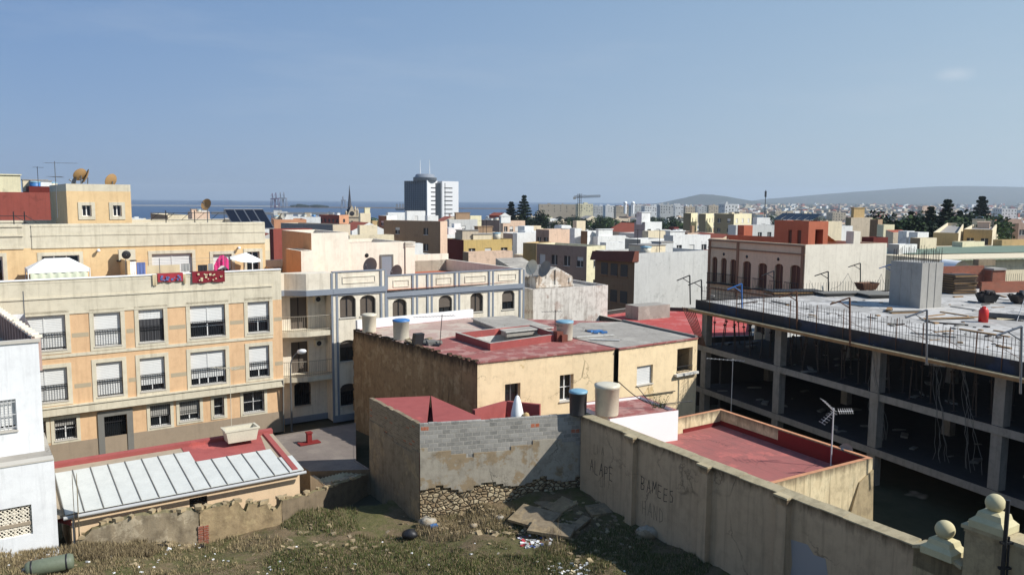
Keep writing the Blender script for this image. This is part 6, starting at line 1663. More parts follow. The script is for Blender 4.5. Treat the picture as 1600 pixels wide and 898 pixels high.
def port_crane(px,ytop,d,col,label):
    b=atd(px,321,d); zt=atd(px,ytop,d).z; mb=MB(); w=7
    for sx in (-1,1):
        for sy in (-1,1): mb.tube((b.x+sx*w,b.y+sy*w,-15),(b.x+sx*w*.6,b.y+sy*w,zt*.45),1.1,n=5)
    mb.obox((b.x,b.y,zt*.45),(1,0,0),(0,1,0),w,w,1.6); mb.tube((b.x,b.y,zt*.45),(b.x-2,b.y,zt),1.2,n=5); mb.tube((b.x-w*.5,b.y,zt*.45),(b.x-2,b.y,zt),.8,n=5); mb.tube((b.x-2,b.y-1,zt),(b.x+2,b.y-30,zt*.7),.7,n=5)
    o=obj('port_crane',mb,MATS[col]); tag(o,label,'crane','harbour cranes')
port_crane(427,302,2600,'crane_purple','dark purple harbour crane, first of the four from the left'); port_crane(432.5,301,2600,'crane_purple','dark purple harbour crane, second of the four from the left')
port_crane(439.5,300,2650,'crane_grey','pale grey harbour crane, third of the four from the left'); port_crane(445,300,2650,'crane_grey','pale grey harbour crane, rightmost of the four'); port_crane(537,306,2500,'crane_grey','faint grey harbour crane just left of the church spire')
def ship():
    b=atd(625,323,2300); mb=MB(); Lh=14
    prof=[(-Lh,1),(-Lh*.8,2.6),(Lh*.6,2.6),(Lh,.5)]
    mb.hexa([(b.x-Lh*.8,b.y-2,-15),(b.x+Lh*.7,b.y-2,-15),(b.x+Lh*.7,b.y+2,-15),(b.x-Lh*.8,b.y+2,-15)],[(b.x-Lh,b.y-3,-11),(b.x+Lh,b.y-3,-11),(b.x+Lh,b.y+3,-11),(b.x-Lh,b.y+3,-11)],0)
    for k in (-.6,0,.6): mb.tube((b.x+k*Lh,b.y,-11),(b.x+k*Lh,b.y,7-abs(k)*4),.4,n=5); mb.obox((b.x+k*Lh,b.y,-2),(1,0,0),(0,1,0),3,.3,4,1)
    o=obj('sailing_ship',mb,[MATS['dark_hole'],MATS['t_grey']]); tag(o,'dark three masted sailing ship in the harbour left of the glass tower','ship')
ship()
def tower_crane():
    d=620; b=atd(905,340,d); zt=atd(905,303,d).z; root=thing('tower_crane','slim dark tower crane with long level jib over the far roofs','crane',(b.x,b.y,-12)); mb=MB()
    def lat(p,q,w,n):
        p=Vector(p);q=Vector(q); dd=(q-p); a=dd.normalized().orthogonal()*w; c=dd.normalized().cross(a)
        for s,t in ((1,1),(1,-1),(-1,-1),(-1,1)): mb.tube(p+a*s+c*t,q+a*s+c*t,.16,n=4)
        for k in range(n): u=p+dd*k/n; v=p+dd*(k+1)/n; sg=1 if k%2 else -1; mb.tube(u+a*sg+c,v-a*sg+c,.12,n=4); mb.tube(u+a*sg-c,v-a*sg-c,.12,n=4)
    zj=atd(905,308,d).z
    lat((b.x,b.y,-12),(b.x,b.y,zt),.7,16); obj('mast',mb,MATS['iron'],root); mb=MB()
    j=dirv(28); e=atd(938,305.5,d+12); lat((b.x-4.5,b.y-2,zj),(e.x,e.y,zj+1.0),.45,14); obj('jib',mb,MATS['iron'],root); mb=MB(); mb.tube((b.x,b.y,zt),(b.x+9,b.y+5,zj+.7),.1,n=4); mb.tube((b.x,b.y,zt),(b.x-4,b.y-2,zj+.3),.1,n=4); obj('tie',mb,MATS['iron'],root)
    mb=MB(); mb.obox((b.x-4,b.y-2,zj-.8),(1,0,0),(0,1,0),1,.8,.9); obj('counterweight',mb,MATS['concrete'],root)
tower_crane()
def mast():
    b=atd(1195,335,700); zt=atd(1195,297,700).z; mb=MB(); mb.tube((b.x,b.y,-10),(b.x,b.y,zt),.5,.25,n=6); mb.tube((b.x,b.y,zt-6),(b.x,b.y,zt-1),.9,.9,n=8); o=obj('telecom_mast',mb,MATS['iron']); tag(o,'lone dark telecom mast against the sky beside the low hill','mast')
mast()
for px,y in ((977,316),(989,316)):
    b=atd(px,322,950); mb=MB(); c=atd(px,y+1.5,950); mb.tube((b.x,b.y,b.z-9),(b.x,b.y,c.z-1),1.6,n=8); mb.sphere((c.x,c.y,c.z),2.3,12); o=obj('radome',mb,MATS['white_paint']); auto(o,'small white dome on the horizon above the apartment blocks',px,'dome','white domes')
# =============== roof furniture and small things ===============
def water_tank(px,ybase,z,r,h,mat,lid,label,cone=0.0,broken=False):
    b=atz(px,ybase,z); root=thing('water_tank',label,'water tank',(b.x,b.y,z)); mb=MB()
    mb.lathe((b.x,b.y,z+.02),[(.01,0),(r*.93,0),(r*.95,.05),(r,h*.9),(r*1.04,h*.91),(r*1.04,h*.97),(r*.9,h)],28,0); obj('body',mb,MATS[mat],root)
    mb=MB(); mb.lathe((b.x,b.y,z+h),[(r*1.06,-.05),(r*1.06,.03),(r*.8,.07+cone),(.01,.09+cone)],28,0); obj('lid',mb,MATS[lid],root)
    return b
water_tank(627,531,BZ,.5,1.22,'tank_white','tank_blue','pale cylindrical tank with bright blue lid on the brown gable roof')
water_tank(577,519,BZ,.46,1.15,'tub_enamel','tub_enamel','worn cream tank at the far end of the brown gable roof')
water_tank(882,531,BZ,.52,1.15,'tank_white','tank_lid','white tank with pale blue lid in the middle of the yellow house roof')
water_tank(903,648,WPZ,.42,1.15,'tank_grey','tank_lid','dark grey tank with blue lid above the block wall')
water_tank(948,648,WPZ,.58,1.45,'tub_enamel','tub_enamel','big cream tank standing over the white annex wall')
# roof clutter by the tanks
def clutter(px,py,z,n,spread,mats,name,label,cat,s=(.05,.2)):
    random.seed(int(px)); c=atz(px,py,z); mb=MB()
    for k in range(n):
        x,y=c.x+random.uniform(-spread,spread),c.y+random.uniform(-spread,spread); e=random.uniform(*s); f=random.uniform(*s); a=random.uniform(0,180)
        mb.obox((x,y,z+e*.35),dirv(a),dirv(a+90),e*1.6,f,e*.35,random.randrange(len(mats)),uz=Vector((random.uniform(-.2,.2),random.uniform(-.2,.2),1)))
    o=obj(name,mb,[MATS[m] for m in mats]); o['kind']='stuff'; return o
clutter(653,533,BZ+.01,9,.7,['ruin_cement','iron'],'rubble','','')
clutter(676,538,BZ+.01,8,.4,['iron','grey_stone'],'rubble','','',(.1,.3))
clutter(930,519,BZ+.06,7,.6,['iron','tank_blue','grey_stone'],'rubble','','')
def plank(px,py,z,l,w,yaw,mat,label):
    c=atz(px,py,z); mb=MB(); mb.obox((c.x,c.y,z+.05),dirv(yaw),dirv(yaw+90),l/2,w/2,.03); o=obj('board',mb,MATS[mat]); tag(o,label,'board')
plank(930,526,BZ+.06,2.6,.12,20,'white_lime','long white board lying on the grey screed roof'); plank(945,532,BZ+.06,1.8,.14,-10,'white_lime','short white board near the roof joint of the yellow house')
mb=MB(); c=atz(653,539,BZ); mb.obox((c.x,c.y,BZ+.35),dirv(30),dirv(120),.28,.22,.35,uz=Vector((.15,.1,1))); o=obj('chimney_stub',mb,MATS['iron']); tag(o,'small dark leaning chimney stub beside the tall roof antenna','chimney')
mb=MB(); c=atz(872,533,BZ); mb.obox((c.x,c.y,BZ+.3),dirv(30),dirv(120),.22,.22,.33); mb.obox((c.x+.3,c.y-.1,BZ+.22),dirv(30),dirv(120),.2,.2,.22); o=obj('brick_stub',mb,MATS['red_brown_wall']); tag(o,'brown brick stub built against the white roof tank','masonry stub')
# aerials
def antenna(px,ybase,ytop,z=None,d=None,label='',kind='yagi',yaw=10,r=.022,cat='antenna',arm=1.2,lean=0,elements=8,mat='bare_metal',ya=None):
    b=atz(px,ybase,z) if z is not None else atd(px,ybase,d); zt=Face(b-Vector((1,0,0)),b+Vector((1,0,0))).uz(px,ytop)[1]
    root=thing('tv_antenna',label,cat,tuple(b)); mb=MB(); T_=Vector((b.x+lean,b.y,zt)); mb.tube(b,T_,r,n=6); obj('mast',mb,MATS[mat],root)
    def yagi(zc,yaw,arm,n,el):
        mb=MB(); dd=dirv(yaw); e=dirv(yaw+90); c=Vector((T_.x,T_.y,zc)); mb.tube(c-dd*arm*.3,c+dd*arm*.7,.014,n=4)
        for k in range(n): q=c+dd*(arm*(k/(n-1)-.3)); l=el*(1-.35*k/n); mb.tube(q-e*l,q+e*l,.009,n=4)
        obj('aerial',mb,MATS[mat],root)
    if kind=='yagi': yagi(zt-.1,yaw,arm,elements,.28)
    if kind=='twin': yagi(zt-.1,yaw,arm,elements,.3); yagi(zt-.9,yaw+95,arm*.9,6,.4)
    if kind=='grid':
        mb=MB(); dd=dirv(yaw); e=dirv(yaw+90); c=Vector((T_.x,T_.y,zt-.15))
        for s in (-1,1):
            for k in range(6): q=c+dd*(.0+.1*k)+Vector((0,0,s*(.06+.09*k))); mb.tube(q-e*.28,q+e*.28,.01,n=4)
            mb.tube(c,c+dd*.5+Vector((0,0,s*.5)),.012,n=4)
        mb.tube(c-dd*.2,c-dd*.9,.014,n=4)
        for k in range(7): q=c-dd*(.25+.1*k); mb.tube(q-e*.1+Vector((0,0,.1)),q+e*.1-Vector((0,0,.1)),.009,n=4)
        obj('aerial',mb,MATS[mat],root)
    return root,b,T_
antenna(687,540,491,BZ,label='tall thin leaning mast with long aerial by the brown gable edge',arm=2.4,yaw=200,elements=14,lean=.15,mat='iron')
# brace wires of that mast reach down the brown wall
mb=MB(); a=atz(687,541,BZ); mb.tube(a,BAB.P(BAB.len-3.1,1.6,.06),.03,n=5); mb.tube(BAB.P(BAB.len-2.5,4.6,.05),BAB.P(BAB.len-3.0,1.8,.05),.012,n=4); o=obj('conduit',mb,MATS['iron']); tag(o,'thin dark conduit running down the brown gable wall','conduit')
antenna(867,531,484,BZ,label='dark aerial with several arms in front of the stained white house',kind='twin',yaw=190,mat='iron')
antenna(515,427,388,CZF,label='aerial on the blue trimmed block left of the rooftop door',kind='twin',yaw=185,arm=1.4)
antenna(548,428,392,CZF,label='aerial with hooked arms on the blue trimmed block roof',kind='twin',yaw=30,arm=1.2)
antenna(90,340,252,d=47,label='tall roof aerial beside the orange stair tower',kind='twin',yaw=15,arm=1.7,elements=9,ya=1)
antenna(1298,727,637,3.45,label='white aerial on tall mast at the corner of the red terrace',kind='grid',yaw=185,mat='white_iron',r=.03)
antenna(1142,648,560,2.0,label='pale aerial with wide arms before the concrete frame',kind='yagi',yaw=160,arm=2.2,elements=10,mat='white_iron')
antenna(41,540,455,d=35,label='thin plain mast above the white house at the picture edge',kind='none',mat='bare_metal')
antenna(1391,640,560,d=52,label='',kind='none') if 0 else None
# satellite dishes
def dish(c,r,yaw,tilt,mat,label,grp=None,mast=.6):
    c=Vector(c); root=thing('satellite_dish',label,'satellite dish',(c.x,c.y,c.z-mast),grp); ax=(dirv(yaw)*math.cos(R(tilt))+Vector((0,0,math.sin(R(tilt))))); mb=MB()
    mb.lathe(c,[(.001,0),(r*.35,r*.03),(r*.7,r*.11),(r,r*.24)],22,0,axis=ax); mb.lathe(c-ax*.015,[(.001,0),(r*.35,r*.03),(r*.7,r*.11),(r,r*.24)],22,0,axis=ax); obj('reflector',mb,MATS[mat],root)
    mb=MB(); t=c+ax*r*1.0; mb.tube(c-Vector((0,0,r*.8))+ax*r*.2,t,.018,n=5); mb.tube(t-ax*.08,t+ax*.05,.05,n=8); obj('arm',mb,MATS['bare_metal'],root)
    mb=MB(); mb.tube((c.x,c.y,c.z-mast),c-ax*.05,.035,n=6); obj('mast',mb,MATS['bare_metal'],root); return root
def on_tower(px,py,off): 
    q=ray(px,py); t=(OFT.A-CAM-OFT.n*off).dot(OFT.n)/q.dot(OFT.n) if 0 else None
    u,z=OFT.uz(px,py,off); return OFT.P(u,z,off)
dish(on_tower(136,277,-1.6),.5,215,25,'dish_ochre','big rusty ochre dish facing forward on the stair tower roof')
dish(on_tower(126,274,-1.2),.42,150,30,'dish_ochre','tilted ochre dish seen edge on, left of the big one')
dish(on_tower(175,283,-1.4),.45,160,20,'dish_ochre','ochre dish seen edge on near the right end of the stair tower')
dish(on_tower(117,284,-1.2),.3,230,20,'dish_grey','small grey dish low on the stair tower roof',mast=.3)
q=OFA.P(OFA.uz(349,330)[0],OFA.uz(349,320,-4)[1],-4); dish(q,.4,250,20,'dish_ochre','round ochre dish on a pole left of the solar panels',mast=1.4)
q=CFL.P(CFL.uz(580,414,-2.6)[0],CFL.uz(580,416,-2.6)[1],-2.6); dish(q,.62,240,15,'dish_grey','dark grey dish in front of the cream penthouse wall',mast=1.0)
q=CFL.P(CFL.uz(621,426,-2.6)[0],CFL.uz(621,427,-2.6)[1],-2.6); dish(q,.62,230,15,'dish_grey','dark grey dish half sunk behind the parapet by the blue door',mast=.6)
q=atz(1322,708,4.0); dish((q.x,q.y,4.1),.34,215,25,'dish_grey','small dark dish at the corner of the red floored terrace',mast=.5)
q=atd(832,418,67); dish(q,.65,225,20,'tub_enamel','large whitish dish on the roof beside the gabled old house',mast=.8)
q=atd(853,421,68); dish(q,.75,215,25,'dish_grey','large grey dish behind the gabled old house',mast=.8)
# tub on the shed
def tub():
    b=SRP(8.2,4.05,.18); root=thing('water_trough','long cream trough tub resting on the shed\'s red parapet','tub',tuple(b)); d=SF.d; n=-SF.n; mb=MB(); mb2=MB()
    c=SRP(7.9,3.75,.22); l,w,h=.78,.42,.62
    def ring(s,z,inn=0): return [c+d*(a*(l*s-inn))+n*(e*(w*s-inn))+Vector((0,0,z)) for a,e in ((-1,-1),(1,-1),(1,1),(-1,1))]
    R0,R1,R2=ring(.85,0),ring(1,h),ring(1,h,.06); R3=ring(.85,.08,.06)
    mb.hexa(R0,R1,0) if 0 else None
    for a,b_ in ((R0,R1),(R2,R3)):
        for i in range(4): j=(i+1)%4; mb.face([a[i],a[j],b_[j],b_[i]],0)
    mb.face(R3,0); obj('basin',mb,MATS['tub_enamel'],root)
    rim=ring(1.06,h-.06); rt=ring(1.06,h+.01)
    for i in range(4): j=(i+1)%4; mb2.face([rim[i],rim[j],rt[j],rt[i]],0); mb2.face([rt[i],rt[j],R2[j]+Vector((0,0,.01)),R2[i]+Vector((0,0,.01))],0); mb2.face([rim[j],rim[i],R1[i]-Vector((0,0,.06)),R1[j]-Vector((0,0,.06))],0)
    obj('rim',mb2,MATS['tub_enamel'],root)
tub()
# small antenna on the shed roof in front of orange block
antenna(362,672,572,SZB+.1,label='thin red tipped mast aerial behind the cream trough',kind='yagi',yaw=170,arm=1.3,r=.018,mat='tub_enamel')
# street lamps
def lamp(px,ybase,pxh,yh,z,label):
    b=atz(px,ybase,z); g=Face(b-Vector((3,0,0)),b+Vector((3,0,0))); ut,zt=g.uz(px,yh+16); uh,zh=g.uz(pxh,yh); root=thing('street_lamp',label,'street lamp',tuple(b),'street lamps along the street'); mb=MB()
    mb.tube(b,(b.x,b.y,zt-.4),.075,.05,n=10); x1=uh-3; n=8; pts=[]
    for k in range(n+1): t=k/n*math.pi/2; pts.append((b.x+x1*(1-math.cos(t)),b.y,zt-.4+(zh-zt+.4)*math.sin(t)))
    mb.path(pts,.04,n=8); obj('pole',mb,MATS['bare_metal'],root)
    mb=MB(); s=1 if x1>0 else -1; mb.lathe((b.x+x1,b.y,zh),[(.01,-.35),(.12,-.3),(.17,-.05),(.14,.2),(.01,.32)],12,0,axis=(s,-.25,.12)); obj('lamp_head',mb,MATS['white_paint'],root)
lamp(123,704,111,555,0,'grey curved street lamp before the orange block'); lamp(456,674,472,549,0,'curved street lamp before the cream block balconies')
# terrace things of the orange block
TZ0=OZP
def oter(px,py,o=-.1): u,z=OF.uz(px,py,o); return OF.P(u,z,o)
def gazebo():
    u0=OF.uz(42,430,-1.6)[0]; u1=OF.uz(137,430,-1.6)[0]; ze=OF.uz(90,418,-1.6)[1]; zt=OF.uz(90,403,-1.6)[1]; root=thing('gazebo','white peaked party gazebo with pale green side cloth on the terrace','gazebo',tuple(OF.P((u0+u1)/2,OZT,-1.6))); mb=MB()
    P=[OF.P(u0,ze,-.6),OF.P(u1,ze,-.6),OF.P(u1,ze,-2.6),OF.P(u0,ze,-2.6)]; m=[OF.P(u0+(u1-u0)*.3,zt,-1.6),OF.P(u0+(u1-u0)*.7,zt,-1.6)]
    mb.face([P[0],P[1],m[1],m[0]],0); mb.face([P[2],P[3],m[0],m[1]],0); mb.face([P[3],P[0],m[0]],0); mb.face([P[1],P[2],m[1]],0)
    for a,b in zip(P,P[1:]+P[:1]): mb.face([a,b,b-Vector((0,0,.2)),a-Vector((0,0,.2))],0)
    obj('canopy',mb,MATS['cloth_white'],root); mb=MB()
    nn=22; mb.quadgrid([[OF.P(u0+.1+(u1-u0-.2)*k/nn,z,-.62+.05*math.sin(k*1.9)) for k in range(nn+1)] for z in (OZT,ze-.18)],0,True); obj('side_cloth',mb,MATS['cloth_green'],root); mb=MB()
    for p in P: 
        mb=MB(); mb.tube((p.x,p.y,OZT),(p.x,p.y,p.z),.03,n=6); obj('leg',mb,MATS['white_frame'],root)
gazebo()
def cloth(px0,px1,y0,y1,o,mat,label,name='cloth',cat='laundry',over=False,seed=0,mats=None):
    random.seed(seed+int(px0)); u0,zt=OF.uz(px0,y0,o); u1=OF.uz(px1,y0,o)[0]; zb=OF.uz((px0+px1)/2,y1,o)[1]; n=10; mb=MB()
    rows=[]; 
    for j in range(5):
        rows.append([OF.P(u0+(u1-u0)*k/n,zt+(zb-zt)*j/4+.02*math.sin(k+seed)*(j/4),o+.03*math.sin(k*1.7+seed)*(.3+j/4)) for k in range(n+1)])
    mb.quadgrid(rows,0,True); 
    if over: mb.quadgrid([rows[0],[p-OF.n*(o+.3) for p in rows[0]],[p-OF.n*(o+.3)-Vector((0,0,.5)) for p in rows[0]]],0,True)
    if mats:
        for k in range(16): 
            cu=u0+(u1-u0)*random.uniform(.08,.92); cz=zb+(zt-zb)*random.uniform(.2,.8); s=random.uniform(.03,.07)
            mb.face([OF.P(cu-s,cz-s,o+.055),OF.P(cu+s,cz-s,o+.055),OF.P(cu+s,cz+s,o+.055),OF.P(cu-s,cz+s,o+.055)],1)
    ob=obj(name,mb,[MATS[m] for m in [mat]+(mats or [])]); tag(ob,label,cat,'laundry on the orange block terrace')
cloth(202,212,409,429,-.5,'cloth_white','white garment, first on the line beside the air conditioner'); cloth(213,227,410,429,-.5,'cloth_blue','blue and white garment hung next to the white one')
cloth(229,281,415,429,-.5,'cloth_beige','long beige sheet on the terrace clothes line'); cloth(283,297,412,424,-.5,'cloth_grey','grey garment hung before the wide shuttered window')
cloth(309,324,414,425,-.5,'cloth_black','black garment on the line above the dark red rug'); cloth(325,333,412,424,-.5,'cloth_grey','small grey garment between black and pink laundry')
cloth(238,245,429,446,.12,'cloth_beige','cream cloth hanging over the parapet left of the patterned rug',over=True); cloth(246,286,428,440,.13,'cloth_red','red rug with blue patches hung over the parapet',name='rug',cat='rug',over=True,mats=['cloth_blue']); cloth(300,351,425,441,.13,'cloth_darkred','dark red rug with pale flowers hung over the parapet',name='rug',cat='rug',over=True,mats=['cloth_beige'],seed=2)
cloth(286,290,428,443,.12,'cloth_beige','narrow cream cloth hanging right of the patterned rug',over=True)
def pink():
    c=oter(346,414,-.7); mb=MB(); n=12; rows=[[c+OF.d*(.75*(k/n-.5)*1.2)+Vector((0,0,.45*math.sin(math.pi*k/n)*(1-j*.0)-.32*j+.3*k/n))+OF.n*(.06*math.sin(k*2)) for k in range(n+1)] for j in range(3)]
    mb.quadgrid(rows,0,True); o=obj('blanket',mb,MATS['cloth_pink']); tag(o,'bright pink spotted blanket heaped on the clothes rack','blanket','laundry on the orange block terrace')
pink()
mb=MB(); 
for z in (0,.25): a=oter(196,408+z*20,-.5); b=oter(352,402+z*20,-.5); mb.tube(a,b,.008,n=4)
for px in (197,250,300,352): p=oter(px,430,-.5); mb.tube((p.x,p.y,OZT),(p.x,p.y,OZP+.95),.02,n=5)
o=obj('clothes_line',mb,MATS['bare_metal']); tag(o,'thin wire clothes line with posts behind the terrace parapet','clothes line')
def parasol_open():
    c=oter(384,398,-1.6); root=thing('parasol','small white open parasol leaning at the right end of the terrace','parasol',(c.x,c.y,OZT)); mb=MB(); n=8; ax=Vector((.15,-.1,1)).normalized(); a=ax.orthogonal().normalized(); b=ax.cross(a); r=1.0
    ring=[c+(a*math.cos(k*6.283/n)+b*math.sin(k*6.283/n))*r-ax*.28 for k in range(n)]; tip=c+ax*.15
    for k in range(n): mb.face([ring[k],ring[(k+1)%n],tip],0)
    obj('canopy',mb,MATS['cloth_white'],root); mb=MB(); mb.tube((c.x-.3,c.y,OZT),tip,.025,n=6); obj('pole',mb,MATS['bare_metal'],root)
parasol_open()
mb=MB(); u,z=OFA.uz(196,397); box_on(mb,OFA,u-.45,u+.45,z-.32,z+.3,.25,.6,0); mb.lathe(OFA.P(u-.05,z,.61),[(.02,.01),(.23,.01),(.25,0)],16,1,axis=OFA.n); box_on(mb,OFA,u-.5,u+.5,z-.4,z-.34,.0,.62,1)
o=obj('air_conditioner',mb,[MATS['tub_enamel'],MATS['iron']]); tag(o,'cream air conditioner outdoor unit on the terrace partition','air conditioner')
# roof of the orange block: solar panels, rail
def solar():
    for k,px in enumerate((355,370,385,400)):
        u0,z0=OFA.uz(px,345,-2.2); u1=OFA.uz(px+17,345,-2.2)[0]; zt=OFA.uz(px,327,-3.2)[1]; 
        root=thing('solar_panel',['first','second','third','fourth'][k]+' from the left of four tilted solar collectors on the orange block','solar panel',tuple(OFA.P(u0,OZR-.9,-2)),'solar collectors'); mb=MB()
        a,b,c,e=OFA.P(u0+.35,OZR-.5,-1.6),OFA.P(u1+.30,OZR-.5,-1.6),OFA.P(u1-.05,zt,-2.9),OFA.P(u0,zt,-2.9); mb.face([a,b,c,e],0)
        obj('collector',mb,MATS['solar_glass'],root); mb=MB()
        for p,q in ((a,b),(b,c),(c,e),(e,a)): mb.tube(p,q,.035,n=4)
        for p in (c,e): mb.tube(p,(p.x,p.y,OZR-.9),.025,n=4)
        obj('frame',mb,MATS['bare_metal'],root)
solar()
mb=MB()
for px in (259,304): u=OFA.uz(px,335,-.8)[0]; mb.tube(OFA.P(u,OZR-.9,-.8),OFA.P(u,OZR+.75,-.8),.03,n=5)
a=OFA.uz(235,335,-.8)[0]; b=OFA.uz(352,335,-.8)[0]
for h in (.15,.6): mb.tube(OFA.P(a,OZR+h,-.8),OFA.P(b,OZR+h,-.8),.02,n=4)
for k in range(5): u=a+(b-a)*k/5; mb.tube(OFA.P(u,OZR+.15,-.8),OFA.P(u+.5,OZR+.6,-.8),.015,n=4)
o=obj('roof_railing',mb,MATS['iron']); tag(o,'thin dark roof railing right of the stair tower','railing')
mb=MB()
a=OFA.uz(-20,335,-.8)[0]; b=OFA.uz(42,335,-.8)[0]
for h in (.05,.45): mb.tube(OFA.P(a,OZR+h,-.8),OFA.P(b,OZR+h,-.8),.025,n=4)
for px in (21,38): u=OFA.uz(px,335,-.8)[0]; mb.tube(OFA.P(u,OZR-.9,-.8),OFA.P(u,OZR+.7,-.8),.03,n=5); mb.tube(OFA.P(u,OZR+.5,-.8),OFA.P(u+1,OZR-.2,-.8),.02,n=4)
o=obj('roof_railing',mb,MATS['iron']); tag(o,'thin dark roof railing left of the stair tower','railing')
# closed parasol on the block house terrace
def parasol_closed():
    p=KB.P(KB.uz(808,660,-.9)[0],0,-.9); zt=KB.uz(806,617,-.9)[1]; root=thing('parasol','closed white garden parasol standing behind the grey block wall','parasol',(p.x,p.y,3.55)); mb=MB(); h=zt-3.55
    mb.lathe((p.x,p.y,3.55),[(.25,h*.18),(.34,h*.35),(.3,h*.6),(.2,h*.82),(.09,h*.97),(.01,h)],12,0); n=mb
    obj('canopy',mb,MATS['cloth_white'],root); mb=MB(); mb.tube((p.x,p.y,3.55),(p.x,p.y,zt+.06),.025,n=6); obj('pole',mb,MATS['bare_metal'],root)
parasol_closed()
q=KB.P(KB.uz(822,655,-.6)[0],0,-.6); mb=MB(); mb.lathe((q.x,q.y,3.55),[(.01,0),(.18,0),(.2,1.2),(.12,1.4),(.01,1.45)],12,0); o=obj('yellow_drum',mb,MATS['t_ochre']); tag(o,'yellow orange object beside the closed white parasol','drum')
# pipe hoses over the annex roof
mb=MB(); a=atz(948,612,WPZ); b=atz(905,622,WPZ+1)
P0=atz(966,610,WPZ+.9); pts=[Vector((P0.x+k*.28,P0.y+k*.1,WPZ+1.35-1.35*math.sin(k/8*math.pi/2))) for k in range(9)]
mb.path(pts,.025,n=5); pts=[pts[-1]+Vector((.25*k,.1*k,0.03)) for k in range(8)]; mb.path(pts,.025,n=5); mb.path([pts[0]+Vector((-1.2,0,.9)),pts[0]+Vector((-.5,-.4,0.05)),pts[3]+Vector((0,-.5,.05))],.02,n=5)
o=obj('hose',mb,MATS['iron']); tag(o,'black hose looping from the big cream tank over the red roof','hose')
# weed on the annex roof and yellow wall
mb=MB(); random.seed(8)
c=atz(1028,637,WPZ)
for k in range(26): 
    a=random.uniform(0,6.28); l=random.uniform(.3,.8); p=c+Vector((random.uniform(-.3,.3),random.uniform(-.1,.1),0)); q=p+Vector((math.cos(a)*l*.5,math.sin(a)*l*.3,l)); mb.face([p,p+Vector((.03,0,0)),q],0); leafcloud(mb,q,.05,.05,1,.04,0)
o=obj('weed',mb,MATS['leaf_mid']); tag(o,'green weed sprouting on the red roof edge before the yellow wall','plant')
mb=MB(); c=atz(1036,637,WPZ); a=BJC.P(BJC.uz(995,618)[0],BJC.uz(995,618)[1],.1); b=BJC.P(BJC.uz(1053,610)[0],BJC.uz(1053,610)[1],.1); mb.tube(a,b,.03,n=5); o=obj('wall_pipe',mb,MATS['iron']); tag(o,'dark iron pipes fixed across the yellow wall below the shuttered window','pipe')
# things on the new slab
def davit(px,ybase,ytop,z,mat,label,yaw=180,arm=1.0,flip=1,lean=.12):
    b=atz(px,ybase,z); zt=Face(b-Vector((1,0,0)),b+Vector((1,0,0))).uz(px,ytop)[1]; root=thing('net_davit',label,'davit post',tuple(b),'davit posts for the safety net'); mb=MB(); D=dirv(yaw)
    T_=Vector((b.x,b.y,zt))+D*lean*(zt-z)*.6; mb.tube(b-Vector((0,0,.6)),T_,.05,n=6); obj('post',mb,MATS[mat],root); mb=MB(); e=T_+D*arm-Vector((0,0,.38*arm*(1 if abs(yaw-180)<90 else .4))); mb.tube(T_,e,.045,n=6); obj('jib',mb,MATS[mat],root); mb=MB(); mb.tube(T_-Vector((0,0,.55)),T_.lerp(e,.55),.03,n=5); obj('brace',mb,MATS[mat],root)
DV=[(1097,466,437,'iron','dark davit post at the far corner of the slab edge',190),(1079,463,430,'iron','dark davit post farthest along the slab edge',190),(1160,481,443,'blue_steel','bright blue davit post on the slab edge',190),
(1246,502,455,'rusty_metal','brown davit post right of the blue one on the slab edge',175),(1329,522,465,'rusty_metal','grey brown davit post in the middle of the slab edge',175),(1449,548,484,'bare_metal','grey davit post before the white slab right of the lift core',180),(1596,592,510,'bare_metal','grey davit post on the slab edge at the picture edge',180),
(1210,458,423,'iron','thin dark davit post before the arched windows',190),(1295,457,424,'iron','dark davit post left on the cream gable side of the slab',170),(1345,441,411,'iron','dark davit post right on the cream gable side of the slab',170),(1393,441,413,'blue_steel','blue davit post beside the lift core',170)]
for px,yb,yt,m,lb,yw in DV: davit(px,yb,yt,FZ,m,lb,yw)
def skip(px,py,z,l,w,h,yaw,mat,label,fill=None,name='skip'):
    c=atz(px,py,z); D=dirv(yaw);E=dirv(yaw+90); root=thing(name,label,name.replace('_',' '),(c.x,c.y,z)); mb=MB()
    def ring(s,zz,i=0): return [c+D*(a*(l/2*s-i))+E*(e*(w/2*s-i))+Vector((0,0,zz)) for a,e in ((-1,-1),(1,-1),(1,1),(-1,1))]
    r0,r1,r2,r3=ring(.7,.08),ring(1,h),ring(1,h,.05),ring(.8,h*.6,.05)
    for a,b in ((r0,r1),(r2,r3)):
        for i in range(4): j=(i+1)%4; mb.face([a[i],a[j],b[j],b[i]],0)
    mb.face(r3,0); mb.face(r0[::-1],0)
    for i in range(4): j=(i+1)%4; mb.face([r1[i],r1[j],r2[j],r2[i]],0)
    obj('body',mb,MATS[mat],root)
    for s in (-1,1): mb=MB(); q=c+D*(s*l*.22); mb.obox((q.x,q.y,z+.04),D,E,.06,w*.3,.04); obj('skid',mb,MATS['iron'],root)
    if fill:
        mb=MB(); random.seed(int(px))
        for k in range(34): q=c+D*random.uniform(-l*.42,l*.42)+E*random.uniform(-w*.42,w*.42); s=random.uniform(.07,.2); mb.obox((q.x,q.y,z+h*random.uniform(.75,1.35)),dirv(random.uniform(0,90)),dirv(random.uniform(90,180)),s*1.6,s*.7,s*.5,uz=Vector((random.uniform(-.5,.5),random.uniform(-.5,.5),1)))
        o=obj('load',mb,MATS[fill],root); o['kind']='stuff'
skip(1354,454,FZ,1.7,1.0,.65,20,'rusty_metal','rusty tapered skip standing on the slab left of the lift core')
skip(1542,473,FZ,1.3,.9,.6,10,'iron','dark bucket skip heaped with scrap on the white slab','rusty_dark'); skip(1597,474,FZ,1.7,1.0,.6,10,'rusty_dark','dark loaded skip cut by the picture edge','iron')
